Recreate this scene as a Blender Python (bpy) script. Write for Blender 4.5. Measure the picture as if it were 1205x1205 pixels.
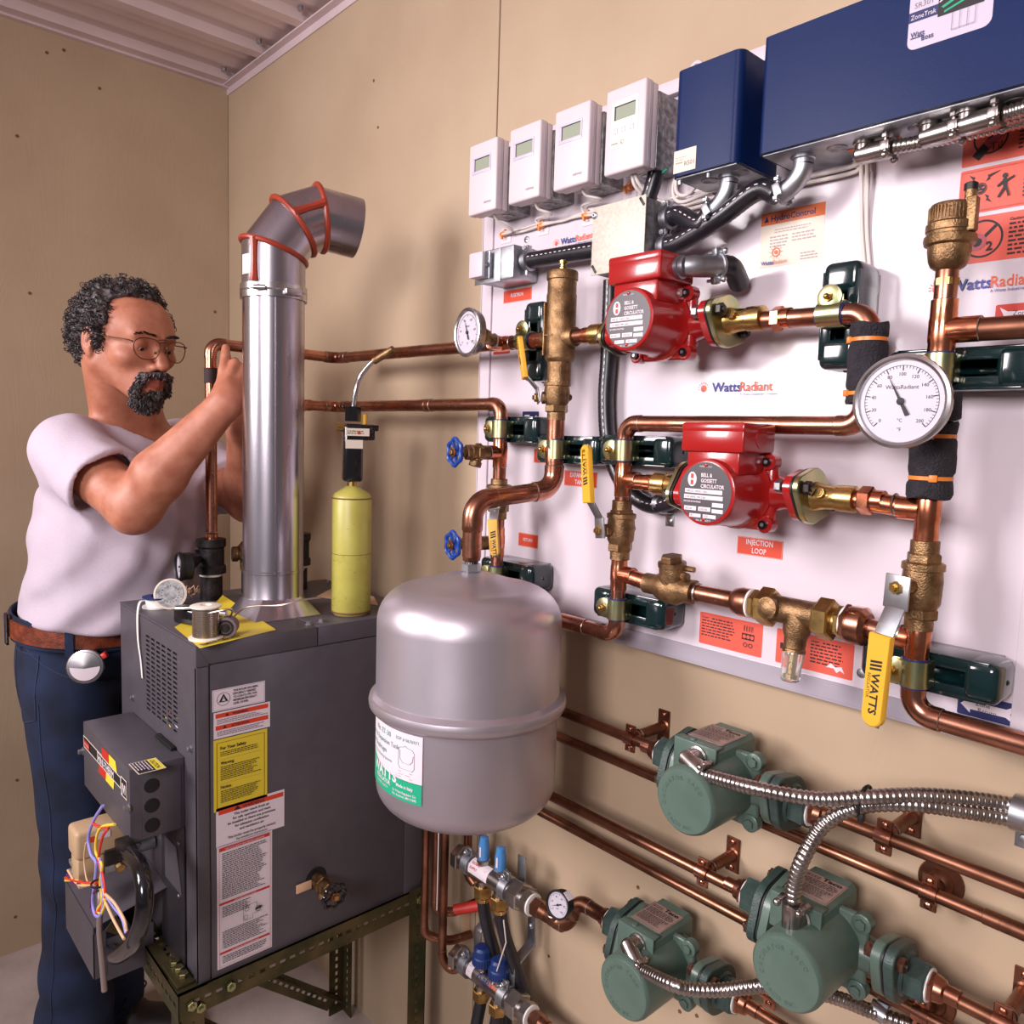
import bpy, bmesh, math, random
import numpy as np
from mathutils import Vector, Matrix, noise
V = Vector
R_ = math.radians
PI = math.pi
random.seed(7)
S = bpy.context.scene
for o in list(bpy.data.objects): bpy.data.objects.remove(o, do_unlink=True)
COL = S.collection

# ------------------------------------------------------------------ camera
# world: x runs along the right-hand wall (wall plane y=0), y points into that wall, z up, metres.
CAM = V((2.3809, -0.9872, 1.4432))
F = 924.153
CR = Matrix(((0.67161307, -0.03053606, 0.74027254),
             (0.09128753, 0.99494777, -0.04177936),
             (-0.73525674, 0.09563722, 0.67100749)))     # rows: image right, image down, forward in (x, -z, y)
def wdir(r): return V((r[0], r[2], -r[1]))
right, down, fwd = wdir(CR[0]), wdir(CR[1]), wdir(CR[2])
cam = bpy.data.objects.new('camera', bpy.data.cameras.new('camera'))
COL.objects.link(cam)
cam.data.sensor_width = 36; cam.data.lens = F / 1205 * 36; cam.data.clip_start = 0.02
up, back = -down, -fwd
cam.matrix_world = Matrix(((right.x, up.x, back.x, CAM.x), (right.y, up.y, back.y, CAM.y), (right.z, up.z, back.z, CAM.z), (0, 0, 0, 1)))
S.camera = cam
def ray(px, py):
    return (right * ((px - 602.5) / F) + down * ((py - 602.5) / F) + fwd)
def aX(px, py, X):
    r = ray(px, py); return CAM + r * ((X - CAM.x) / r.x)
def aY(px, py, Y):
    r = ray(px, py); return CAM + r * ((Y - CAM.y) / r.y)
def aZ(px, py, Z):
    r = ray(px, py); return CAM + r * ((Z - CAM.z) / r.z)

# ------------------------------------------------------------------ light
S.view_settings.view_transform = 'Standard'; S.view_settings.look = 'None'
S.view_settings.gamma = 1.0; S.view_settings.use_curve_mapping = False
S.view_settings.exposure = 0.0
W_ = bpy.data.worlds.new('world'); S.world = W_; W_.use_nodes = True
W_.node_tree.nodes['Background'].inputs[0].default_value = (1.0, .93, .97, 1)
W_.node_tree.nodes['Background'].inputs[1].default_value = 0.13
def area(name, loc, target, size, power, color, size_y=None, spread=180):
    l = bpy.data.lights.new(name, 'AREA'); l.energy = power; l.color = color; l.size = size
    if size_y: l.shape = 'RECTANGLE'; l.size_y = size_y
    l.spread = R_(spread)
    o = bpy.data.objects.new(name, l); COL.objects.link(o); o.location = loc
    o.rotation_euler = (V(target) - V(loc)).to_track_quat('-Z', 'Y').to_euler()
    return o
area('softbox_left', (0.62, -2.35, 2.02), (1.75, -0.2, 1.25), 0.8, 25, (1.0, .92, .94), 0.8, 112)
area('softbox_right', (2.62, -2.75, 2.10), (1.7, -0.1, 1.3), 0.8, 33, (1.0, .92, .94), 0.8, 125)

# ------------------------------------------------------------------ materials
def lin(c):
    c = [x / 255.0 for x in c]
    return tuple([(x / 12.92 if x <= .04045 else ((x + .055) / 1.055) ** 2.4) for x in c] + [1])
MATS = {}
def mat(name, col, rough=.5, metal=0., col2=None, nscale=8., bump=0., bscale=60., stretch=(1, 1, 1), coat=0., trans=0., emit=0., spots=None, rough2=None, ior=None, sss=0., detail=4., lo=.35, hi=.65):
    m = bpy.data.materials.new(name); m.use_nodes = True
    nt = m.node_tree; b = nt.nodes['Principled BSDF']
    b.inputs['Base Color'].default_value = lin(col)
    b.inputs['Roughness'].default_value = rough; b.inputs['Metallic'].default_value = metal
    if coat: b.inputs['Coat Weight'].default_value = coat; b.inputs['Coat Roughness'].default_value = .08
    if trans: b.inputs['Transmission Weight'].default_value = trans
    if ior: b.inputs['IOR'].default_value = ior
    if sss:
        b.inputs['Subsurface Weight'].default_value = sss
        b.inputs['Subsurface Radius'].default_value = (.012, .005, .003); b.inputs['Subsurface Scale'].default_value = .5
    if emit:
        b.inputs['Emission Color'].default_value = lin(col); b.inputs['Emission Strength'].default_value = emit
    if col2 or bump or rough2 is not None:
        tc = nt.nodes.new('ShaderNodeTexCoord'); mp = nt.nodes.new('ShaderNodeMapping')
        mp.inputs['Scale'].default_value = stretch
        nt.links.new(tc.outputs['Object'], mp.inputs[0])
        def nz(sc, det=detail):
            n = nt.nodes.new('ShaderNodeTexNoise'); n.inputs['Scale'].default_value = sc; n.inputs['Detail'].default_value = det
            nt.links.new(mp.outputs[0], n.inputs['Vector']); return n
        if col2 or rough2 is not None:
            n = nz(nscale); r = nt.nodes.new('ShaderNodeMapRange')
            r.inputs[1].default_value = lo; r.inputs[2].default_value = hi
            nt.links.new(n.outputs[0], r.inputs[0])
            if col2:
                mx = nt.nodes.new('ShaderNodeMix'); mx.data_type = 'RGBA'
                mx.inputs[6].default_value = lin(col); mx.inputs[7].default_value = lin(col2)
                nt.links.new(r.outputs[0], mx.inputs[0]); nt.links.new(mx.outputs[2], b.inputs['Base Color'])
            if rough2 is not None:
                r2 = nt.nodes.new('ShaderNodeMapRange'); r2.inputs[3].default_value = rough; r2.inputs[4].default_value = rough2
                nt.links.new(r.outputs[0], r2.inputs[0]); nt.links.new(r2.outputs[0], b.inputs['Roughness'])
        if bump:
            n = nz(bscale, 3); bp = nt.nodes.new('ShaderNodeBump'); bp.inputs['Strength'].default_value = min(1, bump)
            bp.inputs['Distance'].default_value = .004
            nt.links.new(n.outputs[0], bp.inputs['Height']); nt.links.new(bp.outputs[0], b.inputs['Normal'])
    MATS[name] = m
    return name
mat('copper', (198, 138, 114), .19, 1, col2=(130, 84, 66), nscale=22, rough2=.38)
mat('copper_dull', (170, 118, 94), .28, 1, col2=(104, 68, 52), nscale=16, rough2=.45)
mat('copper_clean', (222, 146, 112), .15, 1, col2=(186, 108, 78), nscale=60, rough2=.3)
mat('solder', (205, 198, 195), .35, 1, col2=(150, 130, 120), nscale=200)
mat('bronze', (158, 126, 90), .42, .9, col2=(110, 84, 58), nscale=60, bump=.25, bscale=500)
mat('brass', (205, 172, 110), .24, 1, col2=(160, 124, 70), nscale=40, rough2=.4)
mat('yellow_zinc', (196, 186, 138), .3, 1, col2=(164, 172, 130), nscale=40)
mat('green_zinc', (112, 100, 70), .5, .8, col2=(66, 68, 46), nscale=14, rough2=.6)
mat('zinc', (190, 192, 196), .35, 1, col2=(150, 152, 160), nscale=30, rough2=.5)
mat('galvanised', (168, 166, 166), .42, .85, col2=(120, 120, 122), nscale=120, rough2=.55)
mat('galv_cover', (206, 200, 188), .55, .2, col2=(190, 184, 170), nscale=220)
mat('steel', (200, 198, 200), .22, 1, col2=(170, 166, 170), nscale=20, rough2=.32)
mat('flue_steel', (196, 190, 198), .2, 1, col2=(164, 158, 168), nscale=9, rough2=.33, stretch=(1, 1, .2))
mat('stainless', (186, 180, 176), .28, 1, col2=(150, 142, 138), nscale=30)
mat('dark_steel', (70, 64, 62), .4, .8, col2=(40, 36, 36), nscale=60)
mat('black_iron', (52, 46, 48), .42, .55, col2=(30, 27, 30), nscale=70, bump=.2, bscale=300)
mat('bolt_rust', (120, 84, 68), .5, .8, col2=(80, 52, 40), nscale=150)
mat('tank_paint', (198, 190, 198), .38, .8, col2=(186, 178, 186), nscale=6, bump=.05, bscale=900)
mat('white_panel', (211, 199, 207), .22, 0, coat=.15)
mat('white_plastic', (210, 197, 201), .4)
mat('white_inset', (232, 226, 212), .4)
mat('lavender_plastic', (196, 186, 204), .35)
mat('lcd', (150, 158, 140), .2)
mat('white_paint', (204, 192, 200), .45)
mat('white_cable', (214, 204, 198), .45)
mat('ptfe', (226, 222, 218), .6)
mat('alu', (196, 188, 198), .36, .35, col2=(176, 168, 180), nscale=18, stretch=(.2, 1, 1))
mat('wall', (182, 160, 134), .62, 0, col2=(173, 150, 124), nscale=3.2)
mat('ceil', (218, 200, 204), .42, .1, col2=(204, 186, 190), nscale=5)
mat('floor', (190, 176, 172), .55, 0, col2=(164, 150, 146), nscale=5, bump=.15, bscale=70)
mat('boiler_grey', (84, 79, 86), .42, .15, col2=(79, 74, 81), nscale=30, bump=.04, bscale=900)
mat('boiler_dark', (40, 38, 44), .45, .1)
mat('black', (16, 15, 17), .5)
mat('black_gloss', (20, 20, 24), .15, coat=.4)
mat('black_rubber', (24, 23, 28), .32, col2=(34, 33, 40), nscale=50)
mat('foam', (44, 40, 48), .85, col2=(30, 27, 34), nscale=90, bump=.9, bscale=420)
mat('green_vinyl', (12, 34, 36), .14, coat=.5)
mat('red_enamel', (156, 26, 26), .22, coat=.4, bump=.03, bscale=500)
mat('red_sealant', (150, 54, 34), .35)
mat('taco_green', (84, 104, 94), .38, coat=.1, bump=.05, bscale=600, col2=(76, 96, 86), nscale=20)
mat('taco_flange', (54, 74, 68), .42, bump=.25, bscale=500, col2=(44, 60, 58), nscale=60)
mat('blue_enamel', (9, 32, 78), .38, bump=.05, bscale=900)
MATS['blue_enamel'].node_tree.nodes['Principled BSDF'].inputs['Specular IOR Level'].default_value = .22
mat('blue_wheel', (20, 60, 140), .35)
mat('blue_cap', (22, 48, 106), .4, bump=.1, bscale=500)
mat('navy', (32, 38, 92), .5)
mat('yellow_grip', (222, 168, 50), .38)
mat('torch_yellow', (180, 174, 84), .42, col2=(170, 162, 76), nscale=30)
mat('rust', (112, 74, 44), .7)
mat('orange_tie', (226, 128, 50), .4)
mat('orange', (206, 62, 32), .5)
mat('salmon', (216, 86, 68), .5)
mat('rust_orange', (206, 104, 56), .5)
mat('ink', (28, 24, 28), .6)
mat('ink_grey', (120, 104, 110), .6)
mat('ink_pale', (176, 160, 164), .6)
mat('paper', (218, 205, 212), .5)
mat('cream_paper', (216, 204, 188), .5)
mat('yellow_paper', (214, 190, 50), .5)
mat('yellow_bright', (226, 208, 60), .5)
mat('label_grey', (62, 56, 60), .4)
mat('red_ink', (190, 44, 34), .5)
mat('maroon_ink', (176, 70, 84), .5)
mat('green_ink', (24, 160, 120), .5)
mat('green_line', (60, 140, 124), .5)
mat('watts_blue', (48, 56, 140), .5)
mat('watts_orange', (222, 96, 56), .5)
mat('dial_face', (192, 185, 196), .35)
mat('purple_blue', (146, 142, 216), .4)
mat('wire_red', (206, 52, 40), .4)
mat('wire_yellow', (232, 200, 60), .4)
mat('wire_purple', (90, 40, 84), .4)
mat('wire_tan', (214, 176, 140), .45)
mat('beige_plastic', (188, 158, 124), .45)
mat('grey_tube', (146, 132, 128), .4, .5)
mat('clear', (235, 235, 228), .08, 0, trans=.85, ior=1.45)
mat('thin_glass', (240, 236, 232), .02, 0, trans=1.0, ior=1.05)
mat('solder_wire', (196, 184, 172), .3, 1)
mat('denim', (25, 41, 74), .85, col2=(15, 23, 46), nscale=14, bump=.5, bscale=1400)
mat('denim_seam', (44, 54, 84), .8)
mat('tshirt', (204, 190, 204), .85, col2=(192, 178, 192), nscale=300, bump=.15, bscale=900, stretch=(1, 1, 4))
mat('leather', (136, 64, 40), .45, col2=(96, 42, 26), nscale=60, bump=.3, bscale=300)
mat('skin', (188, 124, 98), .48, col2=(166, 100, 76), nscale=30, sss=.12, bump=.12, bscale=420)
mat('lip', (158, 84, 72), .45)
mat('hair', (34, 28, 30), .5, col2=(92, 82, 84), nscale=70, lo=.45, hi=.62)
mat('hair_dark', (28, 23, 25), .45, col2=(60, 52, 54), nscale=90)
mat('eye_white', (206, 190, 180), .25)
mat('gold_wire', (110, 84, 62), .3, .9)
mat('boot', (30, 20, 22), .5)

# ------------------------------------------------------------------ object bookkeeping
WL = {}
def link(o, parent=None, kind=None):
    COL.objects.link(o)
    if parent is not None: o.parent = parent
    if kind: o['kind'] = kind
    return o
def thing(name, label, cat, loc=(0, 0, 0), group=None):
    o = bpy.data.objects.new(name, None); o.empty_display_size = .05
    link(o); o.location = loc; o['label'] = label; o['category'] = cat
    if group: o['group'] = group
    WL[o.name] = V(loc)
    return o
def tag(o, label, cat, group=None):
    o['label'] = label; o['category'] = cat
    if group: o['group'] = group
    return o
def dup(root, loc, label, group=None):
    r = root.copy(); COL.objects.link(r); r.location = loc; r['label'] = label
    if group: r['group'] = group
    WL[r.name] = V(loc)
    for ch in list(root.children):
        c = ch.copy(); COL.objects.link(c); c.parent = r
        for g in list(ch.children):
            d = g.copy(); COL.objects.link(d); d.parent = c
    return r

TEXTC = {}
def text_geo(s, bold=0.):
    key = (s, bold)
    if key in TEXTC: return TEXTC[key]
    cu = bpy.data.curves.new('t', 'FONT'); cu.body = s; cu.size = 1; cu.resolution_u = 2; cu.offset = bold * .45
    ob = bpy.data.objects.new('t', cu); COL.objects.link(ob)
    dg = bpy.context.evaluated_depsgraph_get()
    me = ob.evaluated_get(dg).to_mesh()
    vs = [v.co.copy() for v in me.vertices]; fs = [list(p.vertices) for p in me.polygons]
    ob.evaluated_get(dg).to_mesh_clear()
    bpy.data.objects.remove(ob); bpy.data.curves.remove(cu)
    xs = [v.x for v in vs] or [0]
    TEXTC[key] = (vs, fs, min(xs), max(xs))
    return TEXTC[key]

class B:
    """collects shapes in world (or local) coordinates, becomes ONE mesh"""
    def __init__(s, m='white_plastic'):
        s.v = []; s.f = []; s.mi = []; s.mats = []; s.cur = m
    def m(s, name): s.cur = name; return s
    def _mi(s, m=None):
        m = m or s.cur
        if m not in s.mats: s.mats.append(m)
        return s.mats.index(m)
    def add(s, vs, fs, m=None):
        o = len(s.v); s.v.extend([V(v) for v in vs]); k = s._mi(m)
        for f in fs: s.f.append([i + o for i in f]); s.mi.append(k)
        return s
    def box(s, a, b, bev=0, m=None, seg=2):
        x0, y0, z0 = [min(a[i], b[i]) for i in range(3)]; x1, y1, z1 = [max(a[i], b[i]) for i in range(3)]
        return s.obox(V(((x0 + x1) / 2, (y0 + y1) / 2, (z0 + z1) / 2)), V((1, 0, 0)), V((0, 1, 0)), (x1 - x0, y1 - y0, z1 - z0), bev, m, seg)
    def obox(s, c, ux, uy, size, bev=0, m=None, seg=2):
        ux = V(ux).normalized(); uy = V(uy); uy = (uy - ux * uy.dot(ux)).normalized(); uz = ux.cross(uy)
        bm = bmesh.new(); bmesh.ops.create_cube(bm, size=1)
        for v in bm.verts: v.co = V((v.co.x * size[0], v.co.y * size[1], v.co.z * size[2]))
        if bev: bmesh.ops.bevel(bm, geom=list(bm.edges), offset=min(bev, min(size) * .49), segments=seg, affect='EDGES', profile=.5)
        bm.verts.ensure_lookup_table()
        c = V(c)
        vs = [c + ux * v.co.x + uy * v.co.y + uz * v.co.z for v in bm.verts]
        s.add(vs, [[v.index for v in f.verts] for f in bm.faces], m); bm.free(); return s
    def frame(s, ax):
        ax = V(ax).normalized(); t = V((0, 0, 1)) if abs(ax.z) < .9 else V((1, 0, 0))
        u = (t - ax * t.dot(ax)).normalized(); w = ax.cross(u)
        return ax, u, w
    def lathe(s, o, ax, prof, n=24, m=None, cap0=True, cap1=True, ph=0.):
        """prof: (r, h) along axis; repeat a point with r=0 to close"""
        ax, u, w = s.frame(ax); o = V(o); vs = []; fs = []
        for (r, h) in prof:
            for i in range(n):
                a = 2 * PI * i / n + ph
                vs.append(o + ax * h + (u * math.cos(a) + w * math.sin(a)) * r)
        for j in range(len(prof) - 1):
            for i in range(n):
                k = (i + 1) % n
                fs.append([j * n + i, j * n + k, (j + 1) * n + k, (j + 1) * n + i])
        if cap0: fs.append(list(range(n))[::-1])
        if cap1: fs.append([(len(prof) - 1) * n + i for i in range(n)])
        return s.add(vs, fs, m)
    def cyl(s, p, q, r, r2=None, n=20, m=None, ch=0.):
        p = V(p); q = V(q); L = (q - p).length; r2 = r if r2 is None else r2
        if ch: return s.lathe(p, q - p, [(r - ch, 0), (r, ch), (r2, L - ch), (r2 - ch, L)], n, m)
        return s.lathe(p, q - p, [(r, 0), (r2, L)], n, m)
    def hexa(s, p, q, r, m=None, ph=0.):
        p = V(p); q = V(q); L = (q - p).length; c = r * .08
        return s.lathe(p, q - p, [(r - c, 0), (r, c), (r, L - c), (r - c, L)], 6, m, ph=ph)
    def tube(s, pts, r, n=10, m=None, closed=False, rf=None, caps=True, ups=None):
        pts = [V(p) for p in pts]; N = len(pts); vs = []; fs = []
        T = []
        for i in range(N):
            a = pts[(i - 1) % N] if (closed or i > 0) else pts[i]; b = pts[(i + 1) % N] if (closed or i < N - 1) else pts[i]
            d = b - a; T.append(d.normalized() if d.length > 1e-9 else V((1, 0, 0)))
        _, u, _ = s.frame(T[0])
        if ups: u = V(ups)
        for i in range(N):
            u = (u - T[i] * u.dot(T[i])); u = u.normalized() if u.length > 1e-6 else s.frame(T[i])[1]
            w = T[i].cross(u); rr = rf(i) if rf else (r[i] if isinstance(r, (list, tuple)) else r)
            for k in range(n):
                a = 2 * PI * k / n; vs.append(pts[i] + (u * math.cos(a) + w * math.sin(a)) * rr)
        for i in range(N if closed else N - 1):
            j = (i + 1) % N
            for k in range(n):
                l = (k + 1) % n; fs.append([i * n + k, i * n + l, j * n + l, j * n + k])
        if caps and not closed: fs.append(list(range(n))[::-1]); fs.append([(N - 1) * n + k for k in range(n)])
        return s.add(vs, fs, m)
    def ball(s, c, r, m=None, n=12, sc=(1, 1, 1), rings=8):
        vs = []; fs = []; c = V(c)
        for j in range(1, rings):
            t = PI * j / rings
            for i in range(n):
                a = 2 * PI * i / n
                vs.append(c + V((math.sin(t) * math.cos(a) * sc[0], math.sin(t) * math.sin(a) * sc[1], math.cos(t) * sc[2])) * r)
        vs += [c + V((0, 0, r * sc[2])), c - V((0, 0, r * sc[2]))]; T, Bt = len(vs) - 2, len(vs) - 1
        for j in range(rings - 2):
            for i in range(n):
                k = (i + 1) % n; fs.append([j * n + i, (j + 1) * n + i, (j + 1) * n + k, j * n + k])
        for i in range(n):
            k = (i + 1) % n; fs.append([T, i, k]); fs.append([Bt, (rings - 2) * n + k, (rings - 2) * n + i])
        return s.add(vs, fs, m)
    def prism(s, poly, o, ux, uy, t, m=None, bev=0):
        """2-D outline poly in frame (o, ux, uy), extruded by t along ux x uy"""
        o = V(o); ux = V(ux).normalized(); uy = V(uy).normalized(); n = ux.cross(uy); N = len(poly)
        if bev:
            c = V((sum(p[0] for p in poly) / N, sum(p[1] for p in poly) / N))
            ins = []
            for p in poly:
                d = V((p[0], p[1])) - c; ins.append(c + d * max(0, (d.length - bev) / max(d.length, 1e-6)))
            lay = [(poly, 0), (poly, t - bev * (1 if t > 0 else -1)), ([(q.x, q.y) for q in ins], t)]
        else: lay = [(poly, 0), (poly, t)]
        vs = []; fs = []
        for (pl, h) in lay:
            for p in pl: vs.append(o + ux * p[0] + uy * p[1] + n * h)
        for j in range(len(lay) - 1):
            for i in range(N):
                k = (i + 1) % N; fs.append([j * N + i, j * N + k, (j + 1) * N + k, (j + 1) * N + i])
        fs.append(list(range(N))[::-1]); fs.append([(len(lay) - 1) * N + i for i in range(N)])
        return s.add(vs, fs, m)
    def torus(s, c, ax, R, r, n=24, k=8, m=None, a0=0, a1=2 * PI, flat=1.):
        ax, u, w = s.frame(ax); c = V(c); full = abs(a1 - a0 - 2 * PI) < 1e-6
        N = n if full else n + 1
        pts = [c + (u * math.cos(a0 + (a1 - a0) * i / n) + w * math.sin(a0 + (a1 - a0) * i / n)) * R for i in range(N)]
        return s.tube(pts, r, k, m, closed=full)
    def quad(s, a, b, c, d, m=None): return s.add([a, b, c, d], [[0, 1, 2, 3]], m)
    def text(s, txt, mapf, x, y, size, m=None, align='l', sx=1., bold=0.):
        """mapf(u, v) -> world point; x, y in label units"""
        vs, fs, x0, x1 = text_geo(txt, bold); w = (x1 - x0) * size * sx
        off = {'l': 0, 'c': -w / 2, 'r': -w}[align]
        s.add([mapf(x + off + (v.x - x0) * size * sx, y + v.y * size) for v in vs], fs, m)
        return s
    def done(s, name, parent=None, label=None, kind=None, sharp=35, local=False):
        me = bpy.data.meshes.new(name)
        off = V((0, 0, 0))
        if parent is not None and not local:
            r = parent
            while r is not None:
                if r.name in WL: off = WL[r.name]; break
                r = r.parent
        me.from_pydata([tuple(v - off) for v in s.v], [], s.f)
        for k in s.mats: me.materials.append(MATS[k])
        me.polygons.foreach_set('material_index', s.mi)
        me.polygons.foreach_set('use_smooth', [True] * len(s.f))
        me.update()
        me.set_sharp_from_angle(angle=R_(sharp))
        o = bpy.data.objects.new(name, me); link(o, parent, kind)
        if label: o['label'] = label
        return o
def spline(pts, n=8, closed=False):
    pts = [V(p) for p in pts]; N = len(pts); out = []
    for i in range(N if closed else N - 1):
        p0 = pts[(i - 1) % N] if (closed or i > 0) else pts[i] * 2 - pts[i + 1]; p1 = pts[i]; p2 = pts[(i + 1) % N]
        p3 = pts[(i + 2) % N] if (closed or i + 2 < N) else p2 * 2 - p1
        for k in range(n):
            t = k / n
            out.append(.5 * ((2 * p1) + (p2 - p0) * t + (2 * p0 - 5 * p1 + 4 * p2 - p3) * t * t + (3 * p1 - p0 - 3 * p2 + p3) * t ** 3))
    if not closed: out.append(pts[-1])
    return out
def resample(pts, step):
    out = [pts[0]]; acc = 0.
    for a, b in zip(pts, pts[1:]):
        L = (b - a).length; d = step - acc
        while d <= L:
            out.append(a.lerp(b, d / L)); d += step
        acc = L - (d - step)
    return out
def planar(o, ux, uy, lift=0.):
    o = V(o); ux = V(ux).normalized(); uy = V(uy).normalized(); n = ux.cross(uy)
    return lambda u, v: o + ux * u + uy * v + n * lift
X_, Y_, Z_ = V((1, 0, 0)), V((0, 1, 0)), V((0, 0, 1))
WALLF = (X_, Z_)          # reading frame on a face that looks to -y
SIDEF = (Y_, Z_)          # reading frame on a face that looks to +x
TOPF = (X_, Y_)

def sticker(parent, name, o, fr, w, h, bg, items=(), label=None, th=.0004, rot=0., mapb=None, r=0):
    """o lower left corner; items in mm: ('t',txt,x,y,size,mat,align,sx,bold) ('r',x0,y0,x1,y1,mat) ('c',x,y,r,mat) ('l',x0,y0,x1,n,dy,mat) ('p',pts,mat)"""
    b = B(bg); ux, uy = V(fr[0]), V(fr[1])
    if rot:
        q = Matrix.Rotation(rot, 3, ux.cross(uy)); ux, uy = q @ ux, q @ uy
    o = V(o); n = ux.cross(uy)
    if r:
        poly = []
        for (cx, cy, a0) in ((w - r, h - r, 0), (r, h - r, 90), (r, r, 180), (w - r, r, 270)):
            for k in range(5): a = R_(a0 + 22.5 * k); poly.append((cx + r * math.cos(a), cy + r * math.sin(a)))
        b.prism(poly, o, ux, uy, th)
    else: b.prism([(0, 0), (w, 0), (w, h), (0, h)], o, ux, uy, th)
    lay = th
    rnd = random.Random(hash(name) % 1000 if False else len(items) * 13 + int(w * 1e4))
    for it in items:
        lay += .00012; f = planar(o, ux, uy, lay); k = it[0]
        if k == 'r':
            _, x0, y0, x1, y1, mm = it; b.add([f(x0 / 1e3, y0 / 1e3), f(x1 / 1e3, y0 / 1e3), f(x1 / 1e3, y1 / 1e3), f(x0 / 1e3, y1 / 1e3)], [[0, 1, 2, 3]], mm)
        elif k == 'c':
            _, x, y, rr, mm = it; b.add([f((x + rr * math.cos(a * PI / 12)) / 1e3, (y + rr * math.sin(a * PI / 12)) / 1e3) for a in range(24)], [list(range(24))], mm)
        elif k == 'o':
            _, x, y, rr, tt, mm = it; N = 28; vs = []
            for a in range(N):
                c, s_ = math.cos(a * 2 * PI / N), math.sin(a * 2 * PI / N)
                vs += [f((x + rr * c) / 1e3, (y + rr * s_) / 1e3), f((x + (rr - tt) * c) / 1e3, (y + (rr - tt) * s_) / 1e3)]
            b.add(vs, [[2 * a, (2 * a + 2) % (2 * N), (2 * a + 3) % (2 * N), 2 * a + 1] for a in range(N)], mm)
        elif k == 'p':
            b.add([f(p[0] / 1e3, p[1] / 1e3) for p in it[1]], [list(range(len(it[1])))], it[2])
        elif k == 't':
            t = list(it) + [None] * (9 - len(it)); b.text(t[1], f, t[2] / 1e3, t[3] / 1e3, t[4] / 1e3, t[5], t[6] or 'l', t[7] or 1., t[8] or 0.)
        elif k == 'l':       # unreadably small print: rows of word-length dashes
            _, x0, y0, x1, nn, dy, mm = it
            for i in range(nn):
                x = x0; xe = x1 - (rnd.random() * .25 * (x1 - x0)); y = y0 - i * dy
                while x < xe:
                    L = min(rnd.uniform(1.6, 5.5) * max(.5, dy / 3), xe - x)
                    b.add([f(x / 1e3, y / 1e3), f((x + L) / 1e3, y / 1e3), f((x + L) / 1e3, (y + dy * .42) / 1e3), f(x / 1e3, (y + dy * .42) / 1e3)], [[0, 1, 2, 3]], mm)
                    x += L + dy * .35
    return b.done(name, parent, label)
# ------------------------------------------------------------------ the setting
def wall_material():
    m = MATS['wall']; nt = m.node_tree; b = nt.nodes['Principled BSDF']
    tc = nt.nodes.new('ShaderNodeTexCoord'); mp = nt.nodes.new('ShaderNodeMapping'); mp.inputs['Scale'].default_value = (3, 3, .55)
    nt.links.new(tc.outputs['Object'], mp.inputs[0])
    w = nt.nodes.new('ShaderNodeTexNoise'); w.inputs['Scale'].default_value = 3.0; w.inputs['Detail'].default_value = 2
    w.inputs['Distortion'].default_value = .6
    nt.links.new(mp.outputs[0], w.inputs['Vector'])
    mu = nt.nodes.new('ShaderNodeMath'); mu.operation = 'MULTIPLY'; mu.inputs[1].default_value = 130
    nt.links.new(w.outputs[0], mu.inputs[0])
    sn = nt.nodes.new('ShaderNodeMath'); sn.operation = 'SINE'; nt.links.new(mu.outputs[0], sn.inputs[0])
    n2 = nt.nodes.new('ShaderNodeTexNoise'); n2.inputs['Scale'].default_value = 260; nt.links.new(tc.outputs['Object'], n2.inputs['Vector'])
    ad = nt.nodes.new('ShaderNodeMath'); ad.operation = 'MULTIPLY_ADD'; ad.inputs[1].default_value = 1.3
    nt.links.new(n2.outputs[0], ad.inputs[0]); nt.links.new(sn.outputs[0], ad.inputs[2])
    bp = nt.nodes.new('ShaderNodeBump'); bp.inputs['Strength'].default_value = .05; bp.inputs['Distance'].default_value = .0012
    nt.links.new(ad.outputs[0], bp.inputs['Height']); nt.links.new(bp.outputs[0], b.inputs['Normal'])
wall_material()
H = 2.44; XE, YE = 4.6, -3.8
def struct(name, b): return b.done(name, None, None, 'structure')
def sheets(name, along, start, width, ends, plane, thick):
    """sheathing in 4 ft sheets with a narrow recessed joint between them"""
    root = struct(name, B('wall').box((plane[0] if along == 'y' else ends[0], plane[1] if along == 'x' else ends[0], -.02),
                                     (plane[0] - thick if along == 'y' else ends[1], plane[1] + thick if along == 'x' else ends[1], H + .05)))
    return root
g = .0018
# right wall (y = 0): sheets proud of a backing so the joints are real gaps
wr = struct('wall_right', B('wall').box((-.05, .012, -.02), (XE, .06, H + .06)))
edges = [0.0] + [1.2247 + 1.22 * i for i in range(3)] + [XE]
for a, b_ in zip(edges, edges[1:]):
    B('wall').box((a + (g if a else 0), 0, -.001), (b_ - g, .013, H + .03), .0008, seg=1).done('panel', wr)
wl = struct('wall_left', B('wall').box((-.06, YE, -.02), (-.012, .06, H + .06)))
for a, b_ in zip([0, -1.22, -2.44], [-1.22, -2.44, YE]):
    B('wall').box((-.013, b_ + g, -.001), (0, a - (g if a else 0), H + .03), .0008, seg=1).done('panel', wl)
struct('floor', B('floor').box((-.06, YE - .06, -.06), (XE + .06, .06, 0)))
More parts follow.
